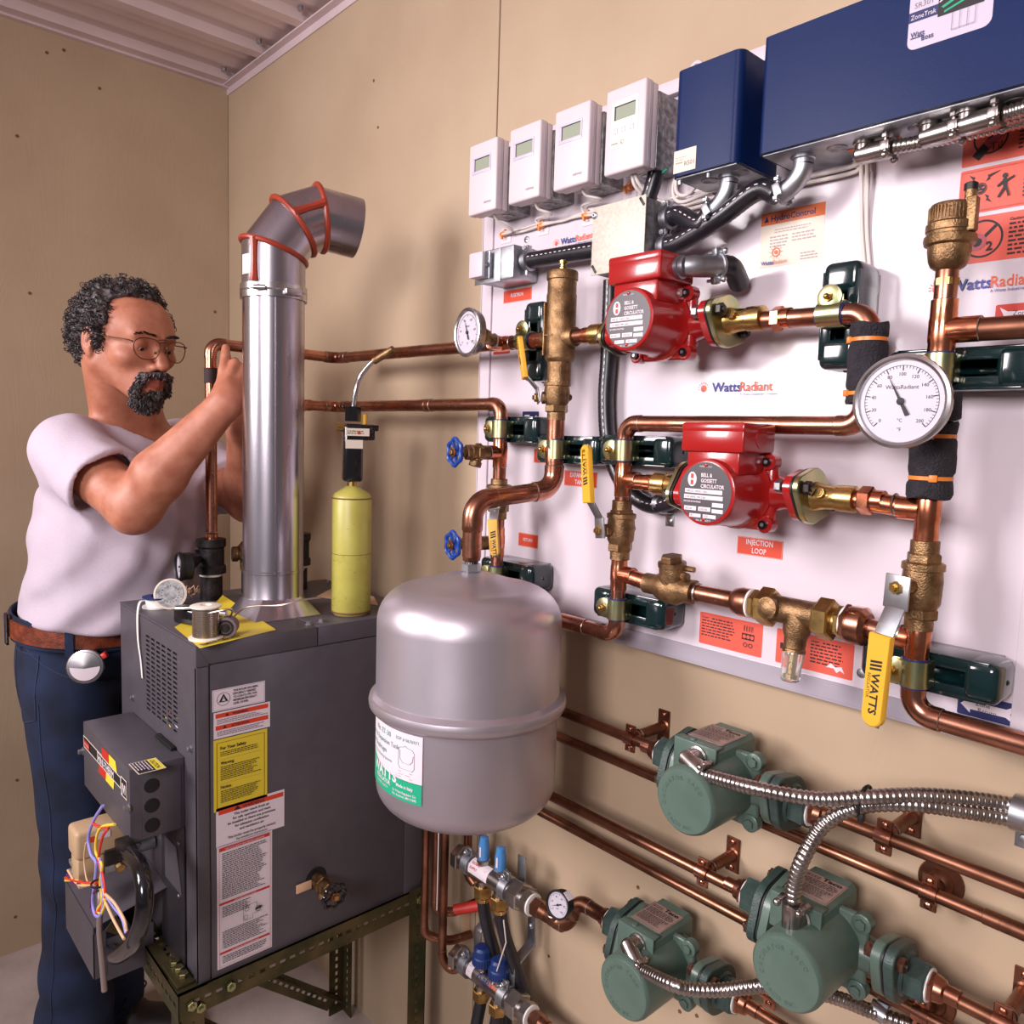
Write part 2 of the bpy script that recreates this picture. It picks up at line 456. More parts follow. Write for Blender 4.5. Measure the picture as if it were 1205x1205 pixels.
# corrugated steel ceiling: ribs run along y, 9 in apart with two low ribs between
prof = []
x = -.02; k = 0
def rib(x0, w, top, d):
    return [(x0 - w / 2, 0), (x0 - top / 2, -d), (x0 + top / 2, -d), (x0 + w / 2, 0)]
px_ = -.02; pts = [(-.06, 0)]
c = .035
while c < XE:
    pts += rib(c, .062, .034, .019)
    pts += rib(c + .0762, .03, .016, .004) + rib(c + .1524, .03, .016, .004)
    c += .2286
pts.append((XE + .06, 0))
b = B('ceil'); vs = []
for (x, d) in pts: vs += [V((x, YE - .06, H + .019 + d)), V((x, .06, H + .019 + d))]
b.add(vs, [[2 * i, 2 * i + 2, 2 * i + 3, 2 * i + 1] for i in range(len(pts) - 1)])
b.box((-.06, YE - .06, H + .03), (XE + .06, .06, H + .06))
ceil = struct('ceiling', b)
for xx in (.035, .2636, .4922, .7208):
    for yy in (-.045, -.7):
        B('zinc').hexa((xx + .045, yy, H + .019), (xx + .045, yy, H + .008), .007).done('screw', ceil)
struct('trim_1', B('ceil').box((0, 0, H - .022), (XE, -.004, H + .004)).box((0, 0, H - .003), (XE, -.022, H + .001), m='ceil'))
struct('trim_2', B('ceil').box((0, 0, H - .006), (.018, YE, H + .001)))
# nail heads and nicks in the wall
for (px, py) in ((20, 160), (55, 62), (75, 59), (117, 104), (35, 345), (253, 367), (440, 95), (445, 150)):
    P = aX(px, py, 0) if px < 268 else aY(px, py, 0)
    if px < 268: B('rust').cyl((0.0, P.y, P.z), (.0012, P.y, P.z), .004, n=10).done('nail_head', wl)
    else: B('rust').cyl((P.x, 0, P.z), (P.x, -.0012, P.z), .003, n=10).done('nail_head', wr)
for (px, py) in ((38, 872), (18, 1079), (20, 918)):
    P = aX(px, py, 0); B('rust').cyl((0.0, P.y, P.z), (.0012, P.y, P.z), .004, n=10).done('nail_head', wl)
for (px, py) in ((751, 1044), (646, 1125), (800, 1190), (820, 1195), (1102, 641)):
    P = aY(px, py, 0)
    if py != 641: B('rust').cyl((P.x, 0, P.z), (P.x, -.0012, P.z), .003, n=10).done('nail_head', wr)
# ------------------------------------------------------------------ white control board on the right wall
PX0, PX1, PZ0, PZ1, PY = 1.238, 2.152, 1.124, 1.952, -.03
board = thing('control_board', 'large glossy white plumbing control board in an aluminium frame on the right wall', 'board', (PX0, 0, PZ0))
B('white_panel').box((PX0, PY, PZ0), (PX1, -.001, PZ1), .001, seg=1).done('panel', board)
b = B('alu').box((PX0 - .006, PY - .0028, PZ0), (PX1, PY - .0001, PZ0 + .024), .0004, seg=1).box((PX0 - .004, PY - .0022, PZ0 - .003), (PX1, -.001, PZ0), .0004, seg=1)
b.done('frame_rail', board, 'aluminium rail along the bottom')
b = B('white_paint').box((PX0 - .006, PY - .0022, PZ0), (PX0 + .020, PY - .0001, PZ1), .0004, seg=1).box((PX0 - .008, PY - .0022, PZ0), (PX0 - .004, -.001, PZ1), .0004, seg=1)
b.box((PX0 + .0215, PY - .0036, PZ0 + .025), (PX0 + .0235, PY - .0001, PZ1))
b.done('frame_rail', board, 'white painted rail along the left edge')
B('white_paint').box((PX0, PY - .012, PZ1 - .016), (PX1, PY - .0001, PZ1 + .004), .002).box((PX0, PY - .004, PZ1 - .03), (PX1, PY - .0001, PZ1 - .018), .001).done('frame_rail', board, 'white painted rail along the top')
B('white_paint').box((PX1 - .012, PY - .0022, PZ0), (PX1 + .003, PY - .0001, PZ1), .0004, seg=1).done('frame_rail', board, 'narrow white rail along the right edge')
q = aY(620, 282, PY)
b = B('zinc'); b.lathe((q.x, PY, q.z), -Y_, [(.006, 0), (.006, .001), (.003, .0022)], 14); b.box((q.x - .004, PY - .0026, q.z - .0006), (q.x + .004, PY - .002, q.z + .0006), m='dark_steel'); b.done('screw', board)
for (px, py) in ((1014, 792), (798, 1060)):
    q = aY(px, py, PY)
    if q.z > PZ0: B('zinc').lathe((q.x, PY, q.z), -Y_, [(.006, 0), (.006, .001), (.003, .0025)], 14).done('screw', board)
eyez = aY(815, 78, -.04)
B('white_paint').torus((eyez.x, -.03, PZ1 + .012), -Y_, .009, .003, 16, 8).done('hanger_loop', board)

def at(px, py): 
    q = aY(px, py, PY); return V((q.x, PY, q.z))
def stk(name, bl, tr, bg, items, label=None, **k):
    """sticker on the board between two pixel corners (bottom left, top right); items get (w,h) in mm"""
    p, q = at(*bl), at(*tr); w, h = q.x - p.x, q.z - p.z
    it = items(w * 1e3, h * 1e3) if callable(items) else items
    return sticker(board, name, p, WALLF, w, h, bg, it, label, **k)
def caps(txts, c='paper', sz=None):
    def f(w, h):
        out = [('r', .6, .6, w - .6, .9, 'cream_paper'), ('r', .6, h - .9, w - .6, h - .6, 'cream_paper'), ('r', .6, .6, .9, h - .6, 'cream_paper'), ('r', w - .9, .6, w - .6, h - .6, 'cream_paper')]
        n = len(txts); s = sz or (h * .84 / n)
        for i, t in enumerate(txts): out.append(('t', t, w / 2, h - 1 - (i + 1) * (h - 2) / n + (h / n - s * .7) * .5, s, c, 'c', .8, .035))
        return out
    return f
stk('name_plate', (592.5, 357.5), (626, 337), 'orange', caps(['FUSETRON'], sz=8.5), 'small orange plate reading FUSETRON')
stk('name_plate', (664, 571), (703, 556), 'orange', caps(['EXPANSION', 'TANK']), 'orange plate reading EXPANSION TANK')
q0 = at(867, 654)
sticker(board, 'name_plate', (q0.x, PY, 1.292), WALLF, .068, .0245, 'orange', caps(['INJECTION', 'LOOP'])(68, 24.5), 'orange plate reading INJECTION LOOP')
q0 = at(603, 540)
sticker(board, 'name_plate', (1.385, PY, q0.z - .004), WALLF, .034, .024, 'orange', caps(['LINE'], sz=8)(34, 24), 'orange plate half hidden behind the upper blue handwheel valve')
q0 = at(600, 640)
sticker(board, 'name_plate', (1.352, PY, q0.z), WALLF, .05, .024, 'orange', caps(['RETURN'], sz=8)(50, 24), 'orange plate behind the lower blue handwheel valve')
def logo(o, s, label):
    it = [('c', 7 * s, 6 * s, 3.6 * s, 'watts_orange'), ('c', 6.2 * s, 4.9 * s, 1.8 * s, 'maroon_ink')]
    for k in range(9):
        a = R_(-10 + 25 * k); c, sn = math.cos(a), math.sin(a)
        it.append(('p', [((7 + 4.6 * c - .35 * sn) * s, (6 + 4.6 * sn + .35 * c) * s), ((7 + 4.6 * c + .35 * sn) * s, (6 + 4.6 * sn - .35 * c) * s), ((7 + 6.6 * c + .35 * sn) * s, (6 + 6.6 * sn - .35 * c) * s), ((7 + 6.6 * c - .35 * sn) * s, (6 + 6.6 * sn + .35 * c) * s)], 'watts_orange'))
    it += [('t', 'Watts', 17 * s, 2.6 * s, 13 * s, 'watts_blue', 'l', 1.0, .05), ('t', 'Radiant', 49 * s, 2.6 * s, 13 * s, 'watts_orange', 'l', .9, .02),
           ('t', 'A Watts Industries Company', 49 * s, -1.4 * s, 3.4 * s, 'watts_blue', 'l', 1.0)]
    return sticker(board, 'logo', o, WALLF, 96 * s / 1e3, 14 * s / 1e3, 'white_panel', it, label, th=.0001)
logo((at(821, 466).x, PY, 1.5105), 1.4, 'blue and orange sun logo at the middle of the board')
logo((at(652, 292).x - .002, PY, at(652, 292).z), 1.08, 'sun logo half covered by the grey conduit under the thermostats')
logo((at(1092, 345).x, PY, at(1128, 345).z - .001), 1.3, 'sun logo behind the brass air vent')
# warning stickers
def warn(w, h, pic, head='Danger!', left=True, side=.42):
    def f(w=w, h=h):
        out = [('o', 0, 0, .01, .01, 'ink')]
        return out
    return f
def prohib(cx, cy, r): return [('o', cx, cy, r, r * .11, 'ink'), ('p', [(cx - r * .72, cy - r * .6), (cx - r * .6, cy - r * .72), (cx + r * .72, cy + r * .6), (cx + r * .6, cy + r * .72)], 'ink')]
def para(x, y, x1, n, dy, head, hs=3.4):
    return [('t', head, x, y, hs, 'ink', 'l', 1., .05), ('l', x + len(head) * hs * .62 + 1, y, x1, 1, dy, 'ink'), ('l', x, y - dy, x1, n - 1, dy, 'ink')]
p0 = at(1131, 204); zt = 1.816; 
XS, ZS = p0.x, [1.7485, 1.6975, 1.6455]
ww = .105
it = prohib(27, 26, 17) + [('p', [(10, 10), (17, 4), (38, 26), (30, 32)], 'ink'), ('p', [(20, 22), (38, 31), (42, 26), (26, 15)], 'maroon_ink'), ('t', 'Til', 27, 12, 12, 'ink')] + para(54, 36, 100, 8, 4, 'Danger!')
sticker(board, 'warning_label', (XS, PY, ZS[0] + .0018), WALLF, ww, .045, 'salmon', it, 'red warning sticker with a hand crossed out, topmost', r=.002)
cx, cy = 21, 25
it = [('o', cx, cy, 6.4, .9, 'ink'), ('c', cx, cy, 5.2, 'ink'), ('p', [(cx - 4, cy + 2.4), (cx - .6, cy + .4), (cx - 3.4, cy + .1)], 'salmon'), ('p', [(cx + 4, cy + 2.4), (cx + .6, cy + .4), (cx + 3.4, cy + .1)], 'salmon'), ('p', [(cx - 3, cy - 3.4), (cx, cy - 1.8), (cx + 3, cy - 3.4), (cx, cy - 2.6)], 'salmon')]
for sx_, sy_ in ((-1, 1), (-1, -1), (1, -1), (1, 1)):
    k = 1.6 if (sx_, sy_) == (1, 1) else 1
    it.append(('p', [(cx + sx_ * 4.6, cy + sy_ * 6.5), (cx + sx_ * 9, cy + sy_ * 9), (cx + sx_ * 8, cy + sy_ * 10.5), (cx + sx_ * 12 * k, cy + sy_ * 16), (cx + sx_ * 6, cy + sy_ * 13), (cx + sx_ * 7, cy + sy_ * 11)], 'ink'))
it += [('c', 44, 34, 2.6, 'ink'), ('p', [(42, 31), (46, 31), (47, 22), (43, 22)], 'ink'), ('p', [(46, 30), (53, 33), (53, 31), (46, 27)], 'ink'), ('p', [(43, 30), (37, 25), (38, 23), (44, 27)], 'ink'), ('p', [(43, 22), (38, 13), (40, 12), (46, 21)], 'ink'), ('p', [(45, 22), (48, 12), (50, 13), (47, 22)], 'ink'), ('r', 2.2, 2.2, ww * 1e3 - 2, 2.6, 'red_ink'), ('r', 2.2, 44, ww * 1e3 - 2, 44.4, 'red_ink'), ('r', 2.2, 2.2, 2.6, 44.4, 'red_ink')] + para(62, 37, 100, 8, 4, 'Danger!')
sticker(board, 'warning_label', (XS, PY, ZS[1] + .0018), WALLF, ww, .047, 'salmon', it, 'red warning sticker with a skull face and lightning bolts', r=.002)
it = prohib(27, 25, 20) + [('o', 22, 22, 9, 4, 'maroon_ink'), ('c', 22, 22, 4.5, 'ink'), ('t', '2', 31, 12, 13, 'ink', 'l', 1., .08)] + para(52, 40, 102, 9, 4.4, 'Caution!', 4)
sticker(board, 'warning_label', (XS, PY, ZS[2] + .0005), WALLF, ww, .049, 'salmon', it, 'red caution sticker with a crossed out ring and the number 2', r=.002)
p = at(822, 764)
it = para(4, 38, 62, 7, 4.2, 'Danger!') + [('r', 69, 20, 88, 29, 'ink'), ('c', 73, 24.5, 2.6, 'salmon'), ('c', 79, 24.5, 2.6, 'salmon'), ('c', 85, 24.5, 2.6, 'salmon'), ('o', 75, 13, 3.2, .9, 'ink'), ('o', 83, 13, 3.2, .9, 'ink')] + [('r', 72 + 4 * k, 32, 73 + 4 * k, 40, 'ink') for k in range(4)]
sticker(board, 'warning_label', (p.x, PY, 1.1545), WALLF, .100, .046, 'salmon', it, 'red danger sticker with rising heat marks below the check valve', r=.002)
p = at(912, 783)
it = para(48, 38, 92, 7, 4.4, 'Danger!') + [('r', 6, 20, 34, 28, 'ink'), ('p', [(70, 10), (76, 16), (82, 12), (90, 14), (94, 6), (88, 9), (84, 5), (80, 10)], 'paper')]
sticker(board, 'warning_label', (p.x, PY, 1.1545), WALLF, .104, .046, 'salmon', it, 'torn red danger sticker below the brass bypass valve', r=.002)
# data card
p = at(893, 318); q = at(972, 240)
w, h = (q.x - p.x) * 1e3, 71.
it = [('r', 0, h - 16, w, h, 'rust_orange'), ('t', 'HydroControl', 14, h - 12, 10.5, 'navy', 'l', 1., .05), ('p', [(4, h - 12), (8, h - 4), (11, h - 12)], 'navy'),
      ('l', 20, h - 24, w - 12, 2, 3.2, 'ink_pale'), ('l', 45, h - 33, w - 10, 3, 4, 'ink_pale'), ('l', 14, h - 33, 40, 4, 4, 'ink_pale'), ('l', 58, 12, w - 6, 3, 3.6, 'ink_pale'),
      ('o', 24, 19, 6, 1.6, 'watts_orange'), ('c', 24, 19, 2.6, 'watts_orange')] + [('p', [(24 + 7 * math.cos(a) - .5 * math.sin(a), 19 + 7 * math.sin(a) + .5 * math.cos(a)), (24 + 7 * math.cos(a) + .5 * math.sin(a), 19 + 7 * math.sin(a) - .5 * math.cos(a)), (24 + 10 * math.cos(a), 19 + 10 * math.sin(a))], 'watts_orange') for a in [R_(36 * k) for k in range(10)]] + [
      ('t', 'Watts', 4, 4, 7, 'watts_blue', 'l', 1., .05), ('t', 'Radiant', 22, 4, 7, 'watts_orange', 'l', .9)]
sticker(board, 'data_card', (p.x, PY, 1.674), WALLF, w / 1e3, h / 1e3, 'cream_paper', it, 'cream card headed HydroControl')
# hand written arrows
def arrow(name, o, w, h, bg, t1, t2, left, lab):
    y = h / 2
    a = [(3, y), (13, h - 4), (13, h - 8), (w - 12, h - 8), (w - 4, h - 3), (w - 8, y), (w - 4, 3), (w - 12, 8), (13, 8), (13, 4)]
    if not left: a = [(4, h - 3), (12, h - 8), (w - 13, h - 8), (w - 13, h - 4), (w - 3, y), (w - 13, 4), (w - 13, 8), (12, 8), (4, 3), (9, y)]
    sticker(board, name, o, WALLF, w / 1e3, h / 1e3, bg, [('p', a, 'paper'), ('t', t1, w * .42, y + 1, h * .27, 'ink', 'c'), ('t', t2, w * .5, y - h * .22, h * .27, 'ink', 'c')], lab, r=.002)
p = at(1126, 838)
arrow('arrow_label', (p.x, PY, 1.1485), 60, 25, 'navy', 'Zone', 'Return', True, 'blue label, white arrow pointing left, hand written Zone Return')
p = at(1171, 372)
arrow('arrow_label', (p.x, PY, 1.572), 58, 27, 'red_ink', 'Zone', 'Supply', False, 'red label, white arrow, hand written Zone Supply')
p = at(585, 400)
sticker(board, 'arrow_label', (1.268, PY, 1.592), WALLF, .045, .024, 'red_ink', [('p', [(6, 5), (36, 5), (36, 19), (6, 19), (12, 12)], 'paper')], 'red label with a white arrow behind the left thermometer', r=.002)
sticker(board, 'arrow_label', (1.352, PY, 1.462), WALLF, .042, .026, 'navy', [('p', [(22, 6), (36, 20), (36, 6)], 'paper'), ('p', [(6, 6), (20, 20), (6, 20)], 'paper')], 'blue label with a white arrow behind the upper left elbow', r=.002)

# ---------------- copper pipe helper
def run(name, label, pts, r, mt='copper', cat='pipe', ends=(1, 1), bendk=1.5, group=None, coup=(), rings=True, th=None):
    """soldered pipe run: straight pipes plus an elbow part at every corner"""
    pts = [V(p) for p in pts]
    t = th or thing(name, label, cat, pts[0], group)
    br = r * 2 * bendk * .62
    ends_ = []
    for i in range(len(pts) - 1):
        a, c = pts[i], pts[i + 1]; d = (c - a).normalized()
        p = a + d * (br if i > 0 else 0); q = c - d * (br if i < len(pts) - 2 else 0)
        B(mt).cyl(p, q, r, n=20).done('pipe', t)
    for i in range(1, len(pts) - 1):
        d0 = (pts[i] - pts[i - 1]).normalized(); d1 = (pts[i + 1] - pts[i]).normalized()
        b = B(mt); ang = d0.angle(d1)
        p0 = pts[i] - d0 * br; n = 8
        ps = []; rr = []; ctr_dir = (d1 - d0 * d0.dot(d1)).normalized(); Rb = br / math.tan(ang / 2) if ang > 1e-3 else 0
        sock = r * 1.1; ex = r * .75
        ps.append(p0 - d0 * ex); rr.append(r * 1.0)
        ps.append(p0 - d0 * ex); rr.append(sock)
        ps.append(p0); rr.append(sock)
        for k in range(1, n):
            f = ang * k / n; ps.append(p0 + d0 * (Rb * math.sin(f)) + ctr_dir * (Rb * (1 - math.cos(f)))); rr.append(sock * 1.0)
        q0 = pts[i] + d1 * br
        ps += [q0, q0 + d1 * ex, q0 + d1 * ex]; rr += [sock, sock, r]
        # avoid duplicate-tangent problem
        ps[0] = ps[0] - d0 * 1e-5; ps[-1] = ps[-1] + d1 * 1e-5
        b.tube(ps, rr, 20)
        if rings:
            b.torus(p0 - d0 * ex, d0, r * 1.03, r * .07, 20, 5, 'solder'); b.torus(q0 + d1 * ex, d1, r * 1.03, r * .07, 20, 5, 'solder')
        b.done('elbow', t)
    for (i, f) in coup:
        a, c = pts[i], pts[i + 1]; m = a.lerp(c, f); d = (c - a).normalized()
        b = B(mt).lathe(m - d * r * 1.3, d, [(r, -.0001), (r * 1.1, 0), (r * 1.12, r * 1.2), (r * 1.05, r * 1.3), (r * 1.12, r * 1.4), (r * 1.1, r * 2.6), (r, r * 2.6 + .0001)], 20)
        b.torus(m - d * r * 1.3, d, r * 1.03, r * .07, 20, 5, 'solder').torus(m + d * r * 1.3, d, r * 1.03, r * .07, 20, 5, 'solder')
        b.done('coupling', t)
    return t
def tee(t, c, d, br, r, mt='copper_clean', L=2.2, Lb=2.4):
    """tee part: run axis d, branch br"""
    c, d, br = V(c), V(d), V(br); s = r * 1.1
    b = B(mt).lathe(c - d * r * L, d, [(r, -.0001), (s, 0), (s, r * (L - 1.1)), (s * 1.05, r * (L - .9)), (s * 1.05, r * (L + .9)), (s, r * (L + 1.1)), (s, r * 2 * L), (r, r * 2 * L + .0001)], 20)
    b.lathe(c, br, [(s, r * .6), (s, r * Lb), (r, r * Lb + .0001)], 20)
    for q, ax in ((c - d * r * L, d), (c + d * r * L, d), (c + br * r * Lb, br)): b.torus(q, ax, r * 1.03, r * .07, 20, 5, 'solder')
    return b.done('tee', t)
r34 = .0111; r1 = .0143; r12 = .0080
YP = -.10
def adapter(b, p, d, r, L=.03, mt='copper', hexr=1.35):
    p, d = V(p), V(d)
    b.lathe(p, d, [(r * 1.12, 0), (r * 1.12, L * .5)], 20, mt); b.hexa(p + d * L * .45, p + d * L, r * hexr, mt)
    return b

# ---- strut pieces with coated ends and pipe clamps
def strut(c, horiz, label, r=r34, Lr=.062, Ll=.052):
    """c = pipe centre; strut lies on the board, across the pipe"""
    c = V(c); t = thing('strut_clamp', label, 'pipe clamp', (c.x, PY, c.z), 'coated strut clamps on the white board')
    a = X_ if horiz else -Z_; s = Z_ if horiz else X_; pa = s        # a: strut axis, pa: pipe axis
    def P(u, v, w): return V((c.x, 0, c.z)) + a * u + s * v + Y_ * w
    top = c.y + r + .004
    b = B('green_vinyl')
    hw = .0205
    # open channel: back, two sides, lips
    b.obox(P((Lr - Ll) / 2, 0, PY - .002), a, s, (Lr + Ll, 2 * hw, .004), .001)
    for sg in (-1, 1):
        b.obox(P((Lr - Ll) / 2, sg * hw, (PY + top) / 2), a, s, (Lr + Ll, .0035, abs(top - PY)), .001)
        b.obox(P((Lr - Ll) / 2, sg * (hw - .006), top + .0015), a, s, (Lr + Ll, .012, .003), .001)
    b.obox(P((Lr - Ll) / 2, 0, PY - .012), a, s, (Lr + Ll - .01, .006, .016), .001)
    b.done('channel', t)
    for sg, L in ((1, Lr), (-1, Ll)):
        b = B('green_vinyl'); dep = abs(top - PY) + .005
        b.obox(P(sg * (L - .007), 0, (PY + top) / 2 - .0015), a, s, (.036, 2 * hw + .004, dep - .004), .0095, seg=4)
        b.ball(P(sg * (L + .009), 0, (PY + top) / 2), .004)
        b.done('end_cap', t)
    # clamp: band round the pipe, ears and bolt on the side away from the cap
    b = B('navy').lathe(c - pa * .0165, pa, [(r, -.0001), (r + .0022, 0), (r + .0022, .033), (r, .0331)], 24)
    b.done('cushion', t, 'dark blue plastic liner')
    b = B('yellow_zinc').lathe(c - pa * .0145, pa, [(r + .001, 0), (r + .0042, 0), (r + .0042, .029), (r + .001, .029)], 24)
    for sg in (-1, 1): b.obox(c + a * sg * (r + .0025) + Y_ * (r * .6), pa, Y_, (.029, r * 1.6, .002), .0004)
    e = c - a * (r + .007) - Y_ * (r * .45)
    b.obox(e + a * .003, pa, a, (.029, .012, .0022), .0006)
    b.lathe(e - Y_ * .004, -Y_, [(.0145, 0), (.0145, .0016), (.010, .003)], 20)
    b.done('pipe_clamp', t)
    b = B('brass').cyl(e - Y_ * .004, e - Y_ * .013, .003, n=10).hexa(e - Y_ * .006, e - Y_ * .0095, .0058).ball(e - Y_ * .013, .0036); b.done('bolt', t)
    return t
XA, XB, XC, XD, XE_, XF = 1.374, 1.505, 1.646, 1.988, 2.064, 2.064
ZH = 1.598
strut((1.430, YP, ZH), False, 'upright coated strut clamp just right of the left thermometer', Lr=.052, Ll=.055)
strut((XA, YP, 1.455), True, 'coated strut clamp beside the upper blue handwheel, leftmost of the middle row')
strut((XB + .003, YP, 1.425), True, 'coated strut clamp under the brass air separator')
strut((XC, YP, 1.428), True, 'coated strut clamp at the left end of the lower red pump loop')
strut((XA, YP, 1.205), True, 'coated strut clamp half hidden behind the expansion tank top')
strut((XC, YP, 1.195), True, 'coated strut clamp below the check valve')
strut((1.944, YP, ZH - .004), False, 'upright coated strut clamp right of the upper red pump', Lr=.05, Ll=.052)
strut((XE_, YP, 1.528), True, 'coated strut clamp above the big dial', Lr=.072, Ll=.05)
strut((XE_, YP, 1.202), True, 'coated strut clamp behind the lower yellow valve handle', Lr=.066, Ll=.055)

# ---- pipes on the board
zU = 1.603
t = run('copper_pipe', 'copper supply pipe from the boiler tee to the left thermometer', [(.822, -.378, 1.235), (.822, -.378, zU + .004), (.822, YP, zU), (1.345, YP, ZH)], r34, coup=((2, .06),))
t = run('copper_pipe', 'second copper pipe from the boiler, turning down at the board edge', [(.822, -.192, 1.2), (.822, -.192, 1.497), (.822, YP, 1.497), (XA, YP, 1.497), (XA, YP, 1.36)], r34, coup=((2, .06), (2, .62)))
tee(t, (XA, YP, 1.415), Z_, -Y_, r34)
def union_pipe(name, label, p, q, r=r34, mt='copper', **k):
    return run(name, label, [p, q], r, mt, **k)
t = union_pipe('copper_pipe', 'short copper pipe between the left thermometer and the air separator', (1.345, YP, ZH), (1.488, YP, ZH))
tee(t, (1.373, YP, ZH), X_, -Y_, r34)
b = B('solder').torus((1.452, YP, ZH), X_, r34 * 1.03, .001, 20, 5); B('copper_clean').lathe((1.448, YP, ZH), X_, [(r34, 0), (r34 * 1.12, 0), (r34 * 1.12, .026), (r34, .026)], 20).torus((1.474, YP, ZH), X_, r34 * 1.05, .0012, 20, 5, 'solder').done('coupling', t)
t = union_pipe('copper_pipe', 'short copper pipe between the air separator and the upper red pump', (1.53, YP, ZH), (1.605, YP, ZH))
adapter(B(), (1.560, YP, ZH), X_, r34, .03, 'copper_clean').done('adapter', t)
# upper right: pump outlet, clamp, down through foam, into horizontal return
t = run('copper_pipe', 'copper loop from the upper red pump down and back to the lower loop', [(1.854, YP, ZH - .003), (XD, YP, ZH - .006), (XD, YP, 1.467), (XC, YP, 1.467), (XC, YP, 1.345)], r34, coup=())
tee(t, (XC, YP, 1.386), Z_, X_, r34)
adapter(B(), (1.893, YP, ZH - .003), -X_, r34, .022, 'copper_clean').done('adapter', t)
t = union_pipe('copper_pipe', 'short copper stub feeding the lower red pump', (XC + .02, YP, 1.384), (1.735, YP, 1.384), mt='copper_clean')
adapter(B(), (1.69, YP, 1.384), X_, r34, .024, 'copper_clean').done('adapter', t)
t = run('copper_pipe', 'copper riser under the left ball valve ending in an elbow behind the tank', [(XC, YP, 1.278), (XC, YP, 1.155), (XC - .09, YP, 1.155), (1.30, YP, 1.155)], r34, coup=())
tee(t, (XC, YP, 1.248), Z_, X_, r34)
t = run('copper_pipe', 'copper riser at the right carrying the air vent and the big dial', [(XE_, YP, 1.632), (XE_, YP, 1.32)], r34)
tee(t, (XE_, YP, 1.566), Z_, X_, r34 * 1.08, L=2.6, Lb=3.0)
tee(t, (XE_, YP, 1.379), Z_, -X_, r34 * 1.02, L=2.9, Lb=2.6)
t = run('copper_pipe', 'copper zone supply pipe leaving the board at the right', [(XE_ + .03, YP, 1.565), (2.30, YP, 1.562)], .0118, 'copper_dull')
t = run('copper_pipe', 'copper stub between the lower red pump and the right riser', [(1.982, YP, 1.384), (XE_ - .02, YP, 1.380)], r34, 'copper_clean')
adapter(B(), (2.018, YP, 1.384), -X_, r34, .026, 'copper_clean', 1.45).torus((2.03, YP, 1.382), X_, r34 * 1.05, .0012, 20, 5, 'solder').done('adapter', t)
t = run('copper_pipe', 'copper zone return pipe turning out of the board at lower right', [(XE_, YP, 1.262), (XE_, YP, 1.158), (2.35, YP, 1.152)], r34 * 1.05, 'copper')
tee(t, (XE_, YP, 1.238), Z_, -X_, r34 * 1.05)
# left column below tee
t = run('copper_pipe', 'short copper column above the strut clamp behind the tank', [(XA, YP, 1.312), (XA, YP, 1.16)], r34)
tee(t, (XA, YP, 1.262), Z_, -Y_, r34)
# expansion tank drop
TX, TY = 1.481, -.245
t = run('copper_pipe', 'stout copper pipe bending from the air separator out to the expansion tank', [(XB, YP, 1.474), (XB, YP, 1.362), (TX, TY, 1.346), (TX, TY, 1.262)], r1, 'copper')
B('copper').lathe((XB, YP, 1.405), Z_, [(r1 * 1.1, 0), (r1 * 1.1, .02), (r34 * 1.12, .033), (r34 * 1.12, .055), (r34, .0551)], 20).torus((XB, YP, 1.46), Z_, r34 * 1.06, .001, 20, 5, 'solder').done('reducer', t)
B('copper').lathe((TX, TY, 1.315), -Z_, [(r1 * 1.1, 0), (r1 * 1.1, .012), (r34 * .95, .024), (r34 * .95, .045)], 20).hexa((TX, TY, 1.272), (TX, TY, 1.256), .0135, 'copper_dull').cyl((TX, TY, 1.256), (TX, TY, 1.25), .0105, m='black').done('adapter', t)

